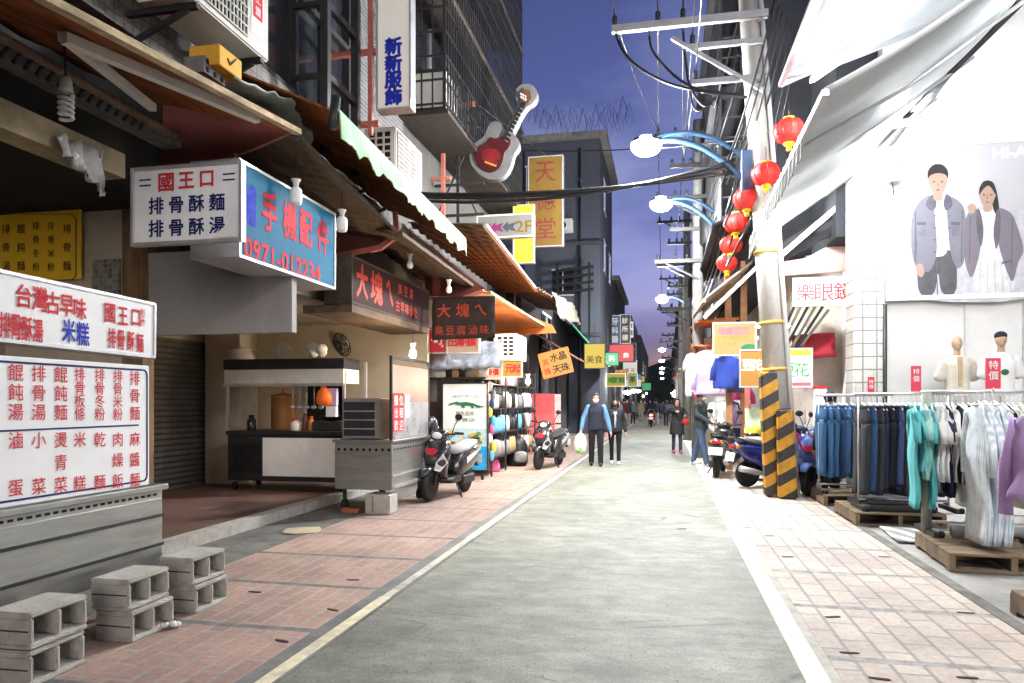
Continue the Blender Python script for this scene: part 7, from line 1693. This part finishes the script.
o = thing('clothes_rack','low rail of mixed clothes behind the black and red scooter','clothes rack',(1.6,18,0)); MB().tube([(1.15,17.2,1.66),(2.2,19.1,1.66)],.02,8).build('rail',M_alu,o); MB().tube([(1.15,17.2,0),(1.15,17.2,1.66)],.02,8).build('post',M_alu,o); MB().tube([(2.2,19.1,0),(2.2,19.1,1.66)],.02,8).build('post',M_alu,o)
o = thing('lit_stall_back','bright white stall wall behind the hanging clothes','stall wall',(2.1,19,0)); boxmesh(1.0,2.6,21,21.1,0,3.3).build('wall_panel', M_white, o); boxmesh(2.55,2.6,16.8,21,0,3.3).build('side_panel', M_white, o)
for k, (x, y, z) in enumerate(((1.3,17.8,3.0),(1.4,19.6,3.0),(1.2,22.5,2.9),(1.7,15.6,3.05))):
    tube_lamp('white tube lamp inside the right clothing stalls, %s from the pole' % ORD[k], (x,y,z),(x+.9,y,z), 'tube lamps in the right stalls', M_tube2)
# far shop lights on both sides
k = 0
for side, x in (('left',-2.7),('right',1.3)):
    for y in (38,46,55,66,78,92,108):
        o = thing('shop_lamp', 'distant white shop lamp on the %s side, %s group along the street' % (side, ORD[k % 7]), 'lamp', (x,y,2.6), 0, 'distant shop lamps'); MB().ball((x,y,2.5+.3*math.sin(y)), .28,.28,.14, 10, 6).build('lit_globe', M_far, o); MB().tube([(x,y,2.6+.3*math.sin(y)),(x,y,3.5)], .02, 5).build('cord', M_black, o); k += 1
# stalls lining the far street
stc = [(.45,.10,.08),(.1,.2,.35),(.5,.4,.1),(.5,.5,.48),(.3,.08,.2),(.08,.25,.15)]
k = 0
for side, x in (('left',-3.2),('right',1.75)):
    for y in (30,36,43,51,60,70,82,96):
        if side == 'left' and y < 36: continue
        c = stc[k % 6]; m = mat('stall_cloth_%d' % (k % 6), c, .8, var=.3, scale=3)
        o = thing('market_stall', 'distant %s market stall table with goods, %s along the %s side' % (('red','blue','ochre','white','purple','green')[k % 6], ORD[k % 8], side), 'market stall', (x,y,0), 0, 'distant market stalls')
        boxmesh(x-.5,x+.5,y-1.2,y+1.2,.02,.85).build('table', m, o)
        g = MB()
        for q in range(10): g.cbox((x+rnd.uniform(-.4,.4),y+rnd.uniform(-1.1,1.1),1.0),.2,.2,.3)
        g.build('goods', mat('stall_goods_%d' % (k % 3), ((.6,.58,.55),(.4,.12,.1),(.15,.15,.18))[k % 3], .8, var=.5, scale=4), o)
        boxmesh(x-.05 if side == 'left' else x+.4, x+.0 if side == 'left' else x+.45,y-1.2,y+1.2,.86,2.3).build('back_cloth', mat('stall_back_%d' % (k % 4), ((.5,.48,.45),(.35,.2,.18),(.12,.13,.16),(.55,.5,.4))[k % 4], .9, var=.4, scale=2), o)
        k += 1

o = thing('display_table','white table of folded clothes behind the right scooters','table',(1.7,18.6,0)); boxmesh(1.25,2.3,18.2,19.2,.72,.77).build('table_top', M_white, o)
for x_ in (1.3,2.25):
    for y_ in (18.25,19.15): MB().bar((x_,y_,0),(x_,y_,.72),.04).build('leg', M_alu, o)
for k, nm in enumerate(('lilac','white','grey','pink','navy','white','teal','black')):
    q = thing('folded_clothes', '%s folded pile on the white table, %s from its near left corner' % (nm, ORD[k]), 'clothes', (1.4+.24*(k%4),18.4+.4*(k//4),.77), 0, 'folded piles on the white table')
    cc = {'lilac':(.42,.28,.55),'white':(.7,.7,.68),'grey':(.2,.2,.21),'pink':(.6,.2,.3),'navy':(.03,.05,.14),'teal':(.1,.4,.42),'black':(.02,.02,.02)}[nm]
    for j in range(3+k%3): boxmesh(1.3+.24*(k%4)+.01*(j%2),1.5+.24*(k%4),18.28+.4*(k//4),18.54+.4*(k//4)+.01*j,.772+.055*j,.82+.055*j).build('folded_piece', mat('fold_'+nm, cc, .85, var=.2), q, .015, 2)
